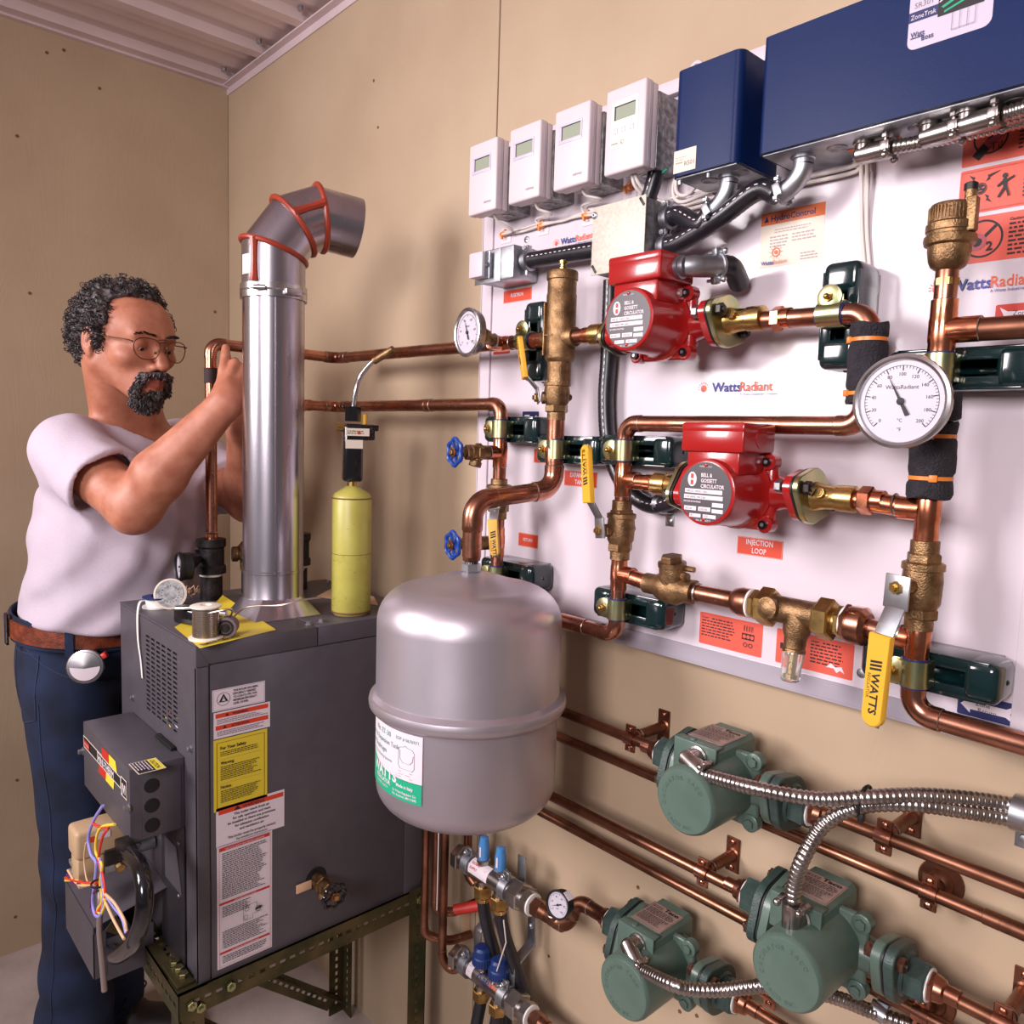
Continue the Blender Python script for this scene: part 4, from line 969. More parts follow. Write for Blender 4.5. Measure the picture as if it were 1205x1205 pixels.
# ------------------------------------------------------------------ thermostats, control boxes, conduit
def thermostat(i, x0, z0, label, buttons=False):
    y1, y0 = -.082, -.11; w, h = .0725, .117
    t = thing('thermostat', label, 'thermostat', (x0, y1, z0), 'thermostats above the board')
    B('white_plastic').box((x0, y0, z0), (x0 + w, y0 + .017, z0 + h), .0035, seg=3).done('cover', t)
    b = B('white_plastic').box((x0 + .002, y0 + .016, z0 + .0015), (x0 + w - .001, y1, z0 + h - .0015), .0015)
    b.done('base', t)
    b = B('lavender_plastic')
    for (za, zb) in ((.065, .108), (.008, .048)): b.box((x0 + w - .0002, y0 + .0085, z0 + za), (x0 + w + .0004, y0 + .0100, z0 + zb))
    b.done('side_slot', t)
    if not buttons:
        b = B('lavender_plastic'); X0, X1, Z0, Z1 = x0 + .010, x0 + .058, z0 + .066, z0 + .094
        b.box((X0, y0 - .0008, Z0), (X1, y0 + .002, Z0 + .005), .0003).box((X0, y0 - .0008, Z1 - .003), (X1, y0 + .002, Z1), .0003).box((X0, y0 - .0008, Z0 + .0051), (X0 + .006, y0 + .002, Z1 - .0031)).box((X1 - .003, y0 - .0008, Z0 + .0051), (X1, y0 + .002, Z1 - .0031))
        b.done('bezel', t, 'lavender frame')
        B('lcd').box((X0 + .005, y0 - .0002, Z0 + .004), (X1 - .003, y0 + .001, Z1 - .003)).box((X0 + .0055, y0 - .0004, Z0 + .005), (X0 + .0075, y0 - .0001, Z1 - .003), m='black').box((X0 + .0055, y0 - .0004, Z1 - .0045), (X1 - .003, y0 - .0001, Z1 - .0028), m='black').done('display', t, 'grey green liquid crystal display')
        b = B('ink_grey'); f = planar((x0, y0 - .0003, z0), X_, Z_); b.text('tekmar', f, .042, .014, .0068).done('lettering', t)
    else:
        b = B('white_inset').box((x0 + .012, y0 - .0006, z0 + .034), (x0 + .060, y0 + .001, z0 + .098), .0004); p = b.done('keypad', t, 'cream inset with three buttons')
        b = B('lcd').box((x0 + .018, y0 - .0011, z0 + .072), (x0 + .055, y0, z0 + .091)).box((x0 + .018, y0 - .0014, z0 + .072), (x0 + .0205, y0 - .0009, z0 + .091), m='black').box((x0 + .018, y0 - .0014, z0 + .0893), (x0 + .055, y0 - .0009, z0 + .091), m='black')
        b.done('display', t, 'grey green liquid crystal display')
        for k in range(3): B('white_plastic').box((x0 + .0165 + .0145 * k, y0 - .0016, z0 + .054), (x0 + .0245 + .0145 * k, y0, z0 + .0615), .0005).done('button', t)
        b = B('ink'); f = planar((x0, y0 - .0008, z0), X_, Z_); b.text('tekmar', f, .0135, .0395, .0045)
        N = 16; cxx, czz = .034, .0405
        b.add([f(cxx + .0032 * math.cos(2 * PI * k / N), czz + .0032 * math.sin(2 * PI * k / N)) for k in range(N)] + [f(cxx + .0025 * math.cos(2 * PI * k / N), czz + .0025 * math.sin(2 * PI * k / N)) for k in range(N)], [[k, (k + 1) % N, N + (k + 1) % N, N + k] for k in range(N)])
        b.text('*', f, .0322, .037, .006).done('lettering', t)
    # galvanised box behind
    g = thing('gang_box', 'galvanised steel box behind ' + ['the leftmost thermostat', 'the second thermostat from the left', 'the third thermostat from the left', 'the thermostat with buttons'][i], 'electrical box', (x0 + .012, PY, z0), 'galvanised boxes behind the thermostats')
    gx0, gx1 = x0 + .012, x0 + .066 + .008
    if i == 3: gx1 = x0 + .072
    B('galvanised').box((gx0, y1 + .0006, z0 + .004), (gx1, PY - .0005, z0 + .108), .002).done('box', g)
    for zz in (.022, .056, .090):
        B('galvanised').lathe((gx1 - .0002, (y1 + PY) / 2, z0 + zz), X_, [(.0125, 0), (.0125, .0008), (.0115, .0011), (.0105, .0006)], 24).done('knockout', g)
    B('galvanised').lathe(((gx0 + gx1) / 2, (y1 + PY) / 2, z0 + .0042), -Z_, [(.0125, 0), (.0125, .0008), (.0115, .0011), (.0105, .0006)], 24).done('knockout', g)
    return t
for i, (x0, lab) in enumerate(((1.283, 'white thermostat, leftmost of the four, overhanging the board edge'), (1.3865, 'white thermostat, second from the left, with a faint stain'), (1.4895, 'white thermostat, third from the left, with a plain front'), (1.5925, 'white thermostat with three buttons below its display, beside the small blue box'))):
    thermostat(i, x0, 1.8195, lab, i == 3)

def shell_box(b, x0, x1, z0, z1, y0, y1, r, m):
    """cover folded from sheet: rounded vertical edges, open underside shown by the base"""
    poly = []
    for (cx, cy, a0) in ((x1 - r, y0 + r, -90), (x0 + r, y0 + r, 180)):
        pts = []
        for k in range(7): a = R_(a0 + (15 * k)); pts.append((cx + r * math.cos(a), cy + r * math.sin(a)))
        poly.append(pts)
    out = [(x1, y1)] + poly[0][::-1] + poly[1][::-1] + [(x0, y1)]
    b.prism([(p[0], p[1]) for p in out], (0, 0, z0), X_, Y_, z1 - z0, m)
def conn90(b, p, d0, d1, r=.0118, m='zinc'):
    """right-angle conduit connector body: leaves the box along d0, turns to d1"""
    p, d0, d1 = V(p), V(d0).normalized(), V(d1).normalized()
    b.lathe(p, d0, [(r * 1.15, 0), (r * 1.15, .005), (r, .006), (r, .011)], 20, m)
    ctr = p + d0 * .011; pts = []; 
    for k in range(7):
        a = k / 6; pts.append(ctr + d0 * (.018 * math.sin(a * PI / 2)) + d1 * (.022 * (1 - math.cos(a * PI / 2))))
    pts.append(pts[-1] + d1 * .010)
    b.tube(pts, [r] * 6 + [r * 1.05, r * 1.12], 18, m)
    e = pts[-1]; s = d1.cross(d0).normalized()
    b.torus(e - d1 * .003, d1, r * 1.12, .0022, 20, 6, m)
    for sg in (-1, 1):
        q = e - d1 * .006 + s * sg * r * 1.2
        b.obox(q, d1, d0, (.010, .016, .005), .0012, m); b.cyl(q - d0 * .016, q + d0 * .014, .0022, n=8, m=m); b.hexa(q + d0 * .008, q + d0 * .012, .005, m); b.hexa(q - d0 * .014, q - d0 * .010, .005, m)
    return e
# small and large blue boxes
def blue_box(label, x0, x1, z0, z1, y0, r, extra=None):
    t = thing('control_box', label, 'control box', (x0, PY, z0))
    b = B('blue_enamel'); shell_box(b, x0, x1, z0, z1, y0, PY - .004, r, None); b.done('cover', t)
    b = B('zinc').box((x0 + .004, y0 + .006, z0 - .0015), (x1 - .004, PY - .001, z0 + .0008), .0004)
    for k in range(int((x1 - x0) / .045)):
        cx = x0 + .035 + k * .045
        b.lathe((cx, (y0 + PY) / 2 - .01, z0 - .0014), -Z_, [(.0115, 0), (.0115, .0008), (.0105, .0011), (.0095, .0006)], 24, 'galvanised')
    b.done('base_plate', t, 'zinc underside')
    return t
SBX0, SBX1, SBZ0, SBZ1, SBY = 1.7245, 1.822, 1.786, 1.918, -.125
t = blue_box('small blue control box with a cream sticker, right of the thermostats', SBX0, SBX1, SBZ0, SBZ1, SBY, .011)
sticker(t, 'sticker', (SBX0 + .004, SBY, SBZ0 + .004), WALLF, .034, .028, 'cream_paper', [('l', 3, 18, 20, 2, 3, 'ink_pale'), ('t', 'tekmar', 3, 11, 4, 'ink_grey'), ('t', 'R501', 17, 7, 8, 'ink_grey')], 'cream sticker')
for xx in (.006, .05): B('zinc').cyl((SBX0 + xx, SBY + .012, SBZ0 + .001), (SBX0 + xx, SBY + .012, SBZ0 - .007), .0025, n=10).done('screw', t)
LBX0, LBX1, LBZ0, LBZ1, LBY = 1.850, 2.235, 1.786, 1.918, -.125
t = blue_box('long blue zone controller box with a rounded data label', LBX0, LBX1, LBZ0, LBZ1, LBY, .007)
p = aY(1067, 62, LBY); lw, lh = .074, .083
it = [('r', 0, 27, 28, 37, 'navy'), ('t', 'SR301', 5, 40, 7.5, 'ink_grey', 'l', 1.), ('t', 'ZoneTrak', 2, 29.5, 6.6, 'paper', 'l', .9), ('r', 28, 24, 70, 46, 'ink'),
      ('p', [(31, 33), (60, 44), (60, 41.5), (33, 31)], 'green_ink'), ('p', [(34, 28), (69, 38), (69, 36), (34, 26)], 'green_ink'), ('p', [(29, 37), (46, 45), (43, 45), (29, 38.5)], 'paper'),
      ('t', 'Watt', 3, 12, 7, 'navy', 'l', .9, .03), ('t', 'Boss', 14, 6.5, 7, 'navy', 'l', .9, .03), ('r', 3, 10.6, 16, 11.3, 'navy')]
for k in range(4): it += [('r', 42 + 7 * k, 7, 42.4 + 7 * k, 24, 'ink_grey')]
it += [('r', 42, 7, 63.4, 7.4, 'ink_grey')]
p = aY(1067, 61.5, LBY)
sticker(t, 'data_label', (p.x, LBY, p.z), WALLF, .078, .075, 'lavender_plastic', it, 'grey rounded data label with ZoneTrak print', r=.008)
B('rust_orange').box((1.935, -.075, LBZ0 - .0022), (1.995, -.045, LBZ0 - .0014)).done('sticker', t, 'orange sticker on the underside')

# square junction box
JX0, JX1, JZ0, JZ1, JY = 1.580, 1.677, 1.681, 1.778, -.115
t = thing('junction_box', 'square junction box with a pale speckled cover above the red pump', 'electrical box', (JX0, PY, JZ0))
B('galvanised').box((JX0 + .002, JY + .002, JZ0 + .002), (JX1 - .002, PY - .0005, JZ1 - .002), .002).done('box', t)
B('galv_cover').box((JX0, JY, JZ0), (JX1, JY + .0022, JZ1), .0012).done('cover', t, 'pale speckled cover plate')
for (sx_, sz_) in ((1, 1), (-1, -1)):
    c = V(((JX0 + JX1) / 2 + sx_ * .042, JY - .0004, (JZ0 + JZ1) / 2 + sz_ * .040))
    B('black').obox(c, V((-.7, 0, 1)), Y_, (.014, .0012, .0038), .0005).done('screw_slot', t)
qx = aY(701, 256, JY)
B('zinc').lathe((JX0 + .004, JY - .0002, JZ1 - .012), -Y_, [(.005, 0), (.005, .0015), (.003, .003)], 12).done('screw', t)
B('dark_steel').lathe((JX0 + .004, JY - .0032, JZ1 - .012), -Y_, [(.0015, 0), (.0015, .0003)], 8).done('screw_recess', t)
# fused switch box at the left edge
t = thing('fuse_box', 'small galvanised fuse box with a raised hinged cover at the left edge of the board', 'electrical box', (1.25, PY, 1.70))
P0 = aY(558, 300, -.085)
FX0, FX1, FZ0, FZ1, FY = 1.287, 1.380, 1.708, 1.757, -.088
B('zinc').box((FX0 + .002, FY, FZ0), (FX1, PY - .0005, FZ1 + .006), .003).done('box', t)
B('zinc').box((FX0 - .006, FY - .0012, FZ0 - .002), (FX0 + .062, FY + .0004, FZ1 + .004), .0006).done('cover_plate', t)
B('white_paint').box((FX0 + .002, FY - .022, FZ0 + .006), (FX0 + .038, FY - .001, FZ1 - .001), .0022).done('fuse_cover', t, 'white painted raised cover')
b = B('zinc').box((FX0 + .038, FY - .018, FZ0 + .006), (FX0 + .0392, FY - .001, FZ1 - .001)).cyl((FX0 + .0405, FY - .008, FZ0 + .004), (FX0 + .0405, FY - .008, FZ1), .002, n=10).lathe((FX0 + .039, FY - .010, FZ0 + .026), X_, [(.005, 0), (.005, .002), (.003, .003)], 12)
b.done('hinge', t)
B('dark_steel').box((FX0 - .003, FY - .0018, FZ0 + .018), (FX0, FY - .001, FZ0 + .028)).done('slot', t)

# ---- liquid-tight conduit
def conduit(label, pts, r=.0125, dash=True, ang=0., grp='black flexible conduits on the board', ridged=True):
    pts = resample(spline(pts, 10), .0035); t = thing('flexible_conduit', label, 'conduit', pts[0], grp)
    B('black_rubber').tube(pts, r, 16, rf=(lambda i: r * (1 + (.02 if i % 2 else -.012))) if ridged else None).done('jacket', t)
    if dash:
        b = B('paper'); view = V((.25, -1, .25)); view.rotate(Matrix.Rotation(ang, 3, 'Y'))
        for i in range(2, len(pts) - 3, 3):
            d = (pts[i + 1] - pts[i]).normalized(); n = (view - d * view.dot(d)).normalized(); s = d.cross(n)
            a = pts[i] + n * (r * 1.035); c = pts[i + 1] + d * .0015 + n * (r * 1.035)
            b.add([a - s * .0007, c - s * .0007, c + s * .0007, a + s * .0007], [[0, 1, 2, 3]])
        b.done('print', t, 'white dashed print', kind='stuff')
    return t
def strap_ring(t, c, d, r, m='zinc', name='connector', L=.014, ear=Z_):
    c, d = V(c), V(d).normalized(); b = B(m).lathe(c - d * L / 2, d, [(r * 1.05, 0), (r * 1.22, .001), (r * 1.22, L * .4), (r * 1.3, L * .45), (r * 1.3, L * .9), (r * 1.1, L)], 22)
    e = (V(ear) - d * V(ear).dot(d)).normalized()
    for sg in (-1, 1):
        q = c + e * sg * r * 1.42; b.obox(q, d, e, (.006, .012, .011), .0015)
    s = d.cross(e); q = c + e * r * 1.45; b.cyl(q - s * .012, q + s * .013, .0018, n=8).hexa(q + s * .009, q + s * .012, .0038)
    return b.done(name, t)
# fuse box to junction box
t = conduit('black conduit running from the fuse box to the square junction box', [(FX1 + .012, -.063, 1.738), (1.43, -.062, 1.737), (1.50, -.062, 1.735), (1.582, -.062, 1.732)], .0135)
strap_ring(t, (FX1 + .010, -.063, 1.738), X_, .0135)
# junction box to small blue box
cS = aY(845, 190, -.085)
q = V((SBX0 + .062, -.085, SBZ0))
t = thing('conduit_connector', 'cast zinc elbow connector under the small blue box', 'connector', q); b = B('zinc'); e = conn90(b, q, -Z_, V((-.9, 0, -.5)).normalized()); b.done('body', t)
t = conduit('short black conduit from the junction box to the small blue box', [(JX1 + .012, -.075, 1.752), (JX1 + .030, -.078, 1.752), (e.x - .014, -.085, e.z - .010), e], .0125)
strap_ring(t, (JX1 + .008, -.075, 1.752), X_, .0125, ear=Z_)
q = V((LBX0 + .040, -.088, LBZ0))
t = thing('conduit_connector', 'cast zinc elbow connector under the left end of the long blue box', 'connector', q); b = B('zinc'); e = conn90(b, q, -Z_, V((-.94, 0, -.34)).normalized()); b.done('body', t)
t = conduit('long black conduit sweeping from the junction box to the long blue box', [(JX1 + .010, -.078, 1.713), (JX1 + .035, -.080, 1.715), (1.775, -.084, 1.735), (1.83, -.086, 1.758), e], .0128)
strap_ring(t, (JX1 + .008, -.078, 1.713), X_, .0128, ear=Z_)
# conduit between thermostat box and junction box top
t = conduit('short steep black conduit between the button thermostat and the junction box', [(1.652, -.062, 1.83), (1.645, -.065, 1.80), (1.635, -.066, 1.776)], .0115)
# upper pump connection: angled connector on terminal box, conduit turning back to the wall
q = V((PUMP1X + .044, YP - .045, ZH + .066))
t = thing('conduit_connector', 'cast zinc elbow connector on the upper red pump box', 'connector', q)
b = B('zinc'); b.lathe(q, X_, [(.015, 0), (.015, .005), (.0125, .006), (.0125, .012)], 22)
d1 = V((.30, .85, .12)).normalized(); pts = [q + X_ * .010, q + X_ * .017 + Y_ * .004, q + X_ * .022 + Y_ * .012, q + X_ * .022 + Y_ * .012 + d1 * .032]
b.tube(pts, [.0125, .0135, .0135, .0145], 18)
e = pts[-1]
b.torus(e - d1 * .002, d1, .0148, .0024, 22, 6)
for sg in (-1, 1):
    qq = e - d1 * .006 + Z_ * sg * .0175; b.obox(qq, d1, Z_, (.010, .010, .010), .002); b.cyl(qq - V((.012, 0, 0)), qq + V((.012, 0, 0)), .0022, n=8); b.ball(qq + V((.012, 0, 0)), .004)
b.done('body', t)
conduit('short ridged black conduit curling from the upper red pump back to the board', [e - d1 * .004, e + d1 * .008, e + d1 * .022 + V((-.002, 0, -.004)), (e.x - .006, PY - .016, e.z - .014)], .0135, dash=False)
# conduit dropping behind the pumps
PB = [aY(718, 330, -.055), aY(716, 420, -.05), aY(713, 470, -.05), aY(716, 520, -.05), aY(728, 560, -.05), aY(748, 585, -.052), aY(772, 595, -.055), aY(800, 583, -.065), aY(816, 560, -.075)]
PB[0].x = PB[1].x + .004
t = conduit('long black conduit dropping behind both red pumps and looping up to the lower one', PB, .0125)
p = aY(777, 594, -.055)
b = B('zinc').lathe((p.x - .006, -.055, p.z + .001), V((1, 0, .05)), [(.0134, 0), (.0142, .0004), (.0142, .0136), (.0134, .014)], 20).obox((p.x + .001, PY - .001, p.z - .022), X_, Z_, (.015, .022, .0016), .0007).obox((p.x + .001, -.042, p.z - .0125), X_, Y_, (.014, .024, .0016), .0005).lathe((p.x + .001, PY - .0018, p.z - .025), -Y_, [(.005, 0), (.005, .001), (.003, .0025)], 12)
b.done('strap', t, 'zinc one-hole strap')

# ---- armoured cable
def armour(label, pts, r=.0092, pitch=.0052, grp='steel armoured cables', name='armoured_cable', m='stainless'):
    pts = resample(spline(pts, 12), pitch / 5); t = thing(name, label, 'cable', pts[0], grp)
    B(m).tube(pts, r, 12, rf=lambda i: r * (.86 + .17 * abs(math.sin(PI * i / 5.)))).done('jacket', t, sharp=80); return t
def squeeze(label, p, d0, d1, r=.0095, grp='zinc squeeze connectors', up_=None):
    p, d0, d1 = V(p), V(d0).normalized(), V(d1).normalized(); t = thing('squeeze_connector', label, 'connector', p, grp)
    b = B('stainless'); b.lathe(p, d0, [(r * 1.25, 0), (r * 1.25, .004), (r * 1.02, .0045), (r * 1.02, .012)], 20)
    c = p + d0 * .014
    pts = [c - d1 * r * .9, c - d1 * r * .5, c + d1 * .012, c + d1 * .034]; b.tube(pts, [r * .7, r * 1.08, r * 1.12, r * 1.15], 16)
    s = d0.cross(d1).normalized()
    for sg in (-1, 1):
        q = c + d1 * .030 + s * sg * r * 1.25; b.obox(q, d1, d0, (.010, .010, .006), .001); b.cyl(q - d0 * .014, q + d0 * .009, .002, n=8); b.ball(q + d0 * .010, .0042); b.hexa(q - d0 * .012, q - d0 * .008, .0042)
    b.obox(c + d0 * r * .98 + d1 * .012, d1, s, (.026, .006, .003), .001); b.done('body', t)
    return c + d1 * .034, t
ys = -.085
e1, _ = squeeze('zinc squeeze connector, leftmost of three under the long blue box', (aY(1018, 150, ys).x, ys, LBZ0 - .001), -Z_, V((1, -.05, -.02)))
e2, _ = squeeze('zinc squeeze connector, middle of three under the long blue box', (aY(1095, 128, ys - .006).x, ys - .006, LBZ0 - .001), -Z_, V((1, -.1, .0)))
e3, _ = squeeze('zinc squeeze connector, rightmost of three under the long blue box', (aY(1140, 112, ys - .012).x, ys - .012, LBZ0 - .001), -Z_, V((1, -.1, .0)))
armour('steel armoured cable from the leftmost connector, lowest of the bundle', [e1, e1 + V((.03, 0, -.002)), e1 + V((.09, .015, .001)), e1 + V((.20, .02, .004)), e1 + V((.32, .02, .006))], .0078)
armour('steel armoured cable from the middle connector', [e2, e2 + V((.05, .01, .002)), e2 + V((.15, .015, .006)), e2 + V((.26, .015, .01))], .0078)
armour('steel armoured cable from the rightmost connector', [e3, e3 + V((.05, .0, .003)), e3 + V((.12, .0, .006)), e3 + V((.22, .0, .01))], .0078)

# ---- white low-voltage cables and orange clips
def wire(label, pts, r=.0022, m='white_cable', grp=None, name='cable', th=None, n=8):
    b = B(m).tube(spline(pts, 8), r, n)
    if th is not None: return b.done(name, th)
    o = b.done(name); tag(o, label, 'cable', grp); return o
ym = PY - .006
def clip(px, py, label, plate=True):
    p = aY(px, py, PY); t = thing('cable_clip', label, 'clip', (p.x, PY, p.z), 'orange cable clips')
    if plate: B('paper').box((p.x - .013, PY - .0012, p.z - .014), (p.x + .013, PY, p.z + .014), .0005, seg=1).done('pad', t, 'pale adhesive pad')
    B('orange_tie').obox((p.x, PY - .006, p.z), X_, Z_, (.014, .006, .010), .0015).obox((p.x + .001, PY - .009, p.z + .003), V((1, 0, .5)), Y_, (.016, .005, .0035), .001).obox((p.x - .003, PY - .009, p.z - .002), V((-.3, 0, 1)), Y_, (.012, .005, .0035), .001).done('tie', t, 'orange')
    return V((p.x, PY - .009, p.z))
c1 = clip(596, 277, 'orange clip below the leftmost thermostat'); c2 = clip(640, 267, 'orange clip below the second thermostat'); c3 = clip(693, 255, 'orange clip beside the junction box'); c4 = clip(742, 223, 'orange clip below the button thermostat')
c5 = clip(1018, 190, 'orange clip below the long blue box'); c6 = clip(1022, 361, 'orange clip beside the upper foam sleeve')
wire('white cable from the leftmost thermostat to the first orange clip', [(1.322, -.085, 1.822), (1.324, -.075, 1.811), (1.332, -.05, 1.800), c1])
wire('white cable from the second thermostat to the second orange clip', [(1.425, -.085, 1.822), (1.427, -.078, 1.812), (1.438, -.06, 1.806), c2 + V((-.008, -.002, .012)), c2])
wire('white cable from the third thermostat to the third orange clip', [(1.528, -.085, 1.822), (1.531, -.078, 1.813), (1.545, -.06, 1.808), c3 + V((-.004, -.002, .016)), c3])
wire('white cable strung along the orange clips', [c1, c1.lerp(c2, .5) + V((0, .002, -.002)), c2, c2.lerp(c3, .5) + V((0, .002, .001)), c3, (JX0 + .02, -.045, 1.782)], .0021)
wire('second white cable strung along the orange clips', [c1 + V((0, 0, .004)), c1.lerp(c2, .5) + V((0, .002, .003)), c2 + V((0, 0, .004)), c2.lerp(c3, .5) + V((0, .002, .0)), c3 + V((0, 0, .004)), (JX0 + .03, -.045, 1.786), (1.68, -.045, 1.790), (1.76, -.045, 1.783)], .0019)
wire('white cable from the button thermostat to the junction box', [(1.63, -.085, 1.822), (1.634, -.078, 1.808), (1.645, -.06, 1.792), (1.662, -.05, 1.782)], .0026)
wire('second white cable from the button thermostat to the junction box', [(1.625, -.085, 1.822), (1.628, -.08, 1.806), (1.638, -.062, 1.790), (1.655, -.052, 1.781)], .0024)
wire('white cable making a loop below the small blue box', [(1.685, -.05, 1.828), (1.677, -.05, 1.81), (1.680, -.05, 1.793), (1.695, -.05, 1.787), (1.710, -.05, 1.795), (1.715, -.055, 1.812)], .0026)
wire('second white cable looping below the small blue box', [(1.690, -.048, 1.83), (1.671, -.046, 1.812), (1.672, -.046, 1.79), (1.69, -.046, 1.780), (1.74, -.046, 1.786), (1.80, -.046, 1.788)], .0026)
wire('white cable running right under both blue boxes', [(1.66, -.042, 1.775), (1.74, -.042, 1.778), (1.85, -.043, 1.776), (1.93, -.042, 1.776), c5 + V((-.01, 0, .004)), c5], .0026)
wire('second white cable running right under both blue boxes', [(1.66, -.038, 1.770), (1.76, -.038, 1.772), (1.86, -.038, 1.770), (1.93, -.038, 1.770), c5 + V((-.01, .002, -.002)), c5 + V((0, .002, 0))], .0026)
wire('white cable dropping from the clip to the foam sleeve, the left one', [c5, c5 + V((.001, 0, -.02)), V((c5.x + .004, PY - .004, 1.70)), V((c6.x - .002, PY - .004, 1.63)), c6, V((c6.x + .004, PY - .012, 1.575))], .0026)
wire('white cable dropping from the clip to the foam sleeve, the right one', [c5 + V((.006, 0, 0)), c5 + V((.008, 0, -.02)), V((c5.x + .010, PY - .004, 1.70)), V((c6.x + .004, PY - .004, 1.63)), c6 + V((.004, 0, 0)), V((c6.x + .010, PY - .012, 1.575))], .0026)
wire('short green wire under the button thermostat', [(1.652, -.055, 1.826), (1.660, -.062, 1.822), (1.668, -.060, 1.826)], .0018, 'green_ink')
# ------------------------------------------------------------------ expansion tank
TZ = 1.252
t = thing('expansion_tank', 'big silver painted expansion tank hanging from the stout copper bend', 'tank', (TX, TY, TZ - .39))
RT = .139
def dome(z0, r, h, up_, n=10):
    out = []
    for k in range(n + 1):
        a = PI / 2 * k / n; out.append((r * (math.cos(a) ** .75 if k < n else 0.0) if k else r, z0 + up_ * h * math.sin(a) ** 1.0))
    return out
zt = TZ - .012; zb = TZ - .392; zr = zt - .190
up_prof = [(RT + .002, zr), (RT, zr + .01), (RT, zt - .075)] + [((RT - .055) + .055 * math.cos(a), zt - .075 + .055 * math.sin(a)) for a in [PI / 2 * k / 10 for k in range(1, 11)]] + [(.06, zt - .012), (.035, zt - .004), (.012, zt)]
b = B('tank_paint').lathe((TX, TY, 0), Z_, up_prof, 72, cap0=False); up_shell = b.done('upper_shell', t, sharp=60)
lo_prof = [(RT - .002, zr - .002), (RT - .002, zb + .062)] + [((RT - .002 - .055) + .055 * math.cos(a), zb + .062 - .045 * math.sin(a)) for a in [PI / 2 * k / 10 for k in range(1, 11)]] + [(.055, zb + .008), (.025, zb + .002), (.002, zb)]
B('tank_paint').lathe((TX, TY, 0), Z_, lo_prof, 72, cap0=False).done('lower_shell', t, sharp=60)
B('tank_paint').lathe((TX, TY, zr), Z_, [(RT - .003, -.016), (RT + .006, -.014), (RT + .0095, -.009), (RT + .0105, -.002), (RT + .009, .004), (RT + .0045, .005), (RT + .002, .010), (RT - .003, .011)], 72, cap0=False, cap1=False).done('rim', t, 'raised rolled rim', sharp=60)
B('zinc').lathe((TX, TY, TZ - .014), Z_, [(.018, 0), (.013, .003)], 20).hexa((TX, TY, TZ - .012), (TX, TY, TZ - .0), .0145).lathe((TX, TY, TZ - .001), Z_, [(.0105, 0), (.0105, .004)], 18).done('inlet_nut', t, 'zinc hexagonal nut')
# curved paper label on the lower shell, wrapping from the camera side round to the left
RL = RT - .0012; za, zb_ = zr - .020, zr - .118
def cyl_map(a0):
    return lambda u, v, L=0.: V((TX, TY, 0)) + V((math.cos(a0 + u / RL), math.sin(a0 + u / RL), 0)) * (RL + L) + Z_ * v
A0 = R_(234.0); LW = .146
cm = cyl_map(A0)
def cgrid(b, u0, u1, v0, v1, L, m, n=16):
    vs = []
    for i in range(n + 1):
        u = u0 + (u1 - u0) * i / n; vs += [cm(u, v0, L), cm(u, v1, L)]
    b.add(vs, [[2 * i, 2 * i + 2, 2 * i + 3, 2 * i + 1] for i in range(n)], m)
b = B('cream_paper'); cgrid(b, 0, LW, zb_, za, .0004, 'paper', 24); lab = b.done('label', t, 'white and green paper label', sharp=80)
b = B('green_ink'); cgrid(b, 0, LW, zb_, zb_ + .030, .0006, 'green_ink', 24)
vs = []
for i in range(25):
    u = LW * i / 24; h = .030 + .018 * max(0, (1 - i / 15)) ** 1.3; vs += [cm(u, zb_ + .029, .0006), cm(u, zb_ + h, .0006)]
b.add(vs, [[2 * i, 2 * i + 2, 2 * i + 3, 2 * i + 1] for i in range(24)], 'green_ink'); b.done('print', lab, 'green band', sharp=80)
b = B('paper'); f = lambda u, v: cm(u, v, .0009)
b.text('WATTS', f, .030, zb_ + .022, .0205, None, 'l', 1.0, .08).text('REGULATOR', f, .042, zb_ + .0135, .0085, None, 'l', .9, .06).text('WATER SAFETY', f, .042, zb_ + .0065, .0055, None).text('Made in Italy', f, .100, zb_ + .018, .0065, None, 'l', .95, .06)
b.text('for Watts Regulator Co.', f, .092, zb_ + .0095, .0048, None, 'l', .95, .04).text('No. Andover, MA 01845', f, .092, zb_ + .004, .0048, None, 'l', .95, .04)
b.m('green_line'); 
b.text('No. ET-30', f, .040, za - .014, .011, None).text('Thermal Expansion Tank', f, .010, za - .027, .0105, None, 'l', .9).text('with Diaphragm', f, .014, za - .040, .0105, None, 'l', .9).text('for Hydronic Heating Systems', f, .014, za - .050, .0062, None).text('EDP # 0676971', f, .098, za - .012, .0068, None)
for j in range(7): b.add([cm(.030, za - .056 - j * .0035, .0008), cm(.078, za - .056 - j * .0035, .0008), cm(.078, za - .0563 - j * .0035, .0008), cm(.030, za - .0563 - j * .0035, .0008)], [[0, 1, 2, 3]], 'ink_pale')
pl = [(.104, -.026), (.106, -.022), (.114, -.020), (.117, -.018), (.120, -.020), (.130, -.022), (.133, -.026), (.133, -.048), (.130, -.052), (.107, -.052), (.104, -.048)]
for i in range(len(pl)):
    a, c = pl[i], pl[(i + 1) % len(pl)]; b.tube([cm(a[0], za + a[1], .0009), cm(c[0], za + c[1], .0009)], .0003, 4)
pl = [(.107, -.026), (.107, -.038), (.112, -.043), (.125, -.043), (.130, -.038), (.131, -.030)]
for a, c in zip(pl, pl[1:]): b.tube([cm(a[0], za + a[1], .0009), cm(c[0], za + c[1], .0009)], .0003, 4)
for j in range(4): b.add([cm(.104, za - .056 - j * .004, .0008), cm(.13 - .004 * (j % 2), za - .056 - j * .004, .0008), cm(.13 - .004 * (j % 2), za - .0566 - j * .004, .0008), cm(.104, za - .0566 - j * .004, .0008)], [[0, 1, 2, 3]], 'maroon_ink')
b.done('lettering', lab, 'printed words and a tank drawing', sharp=80)

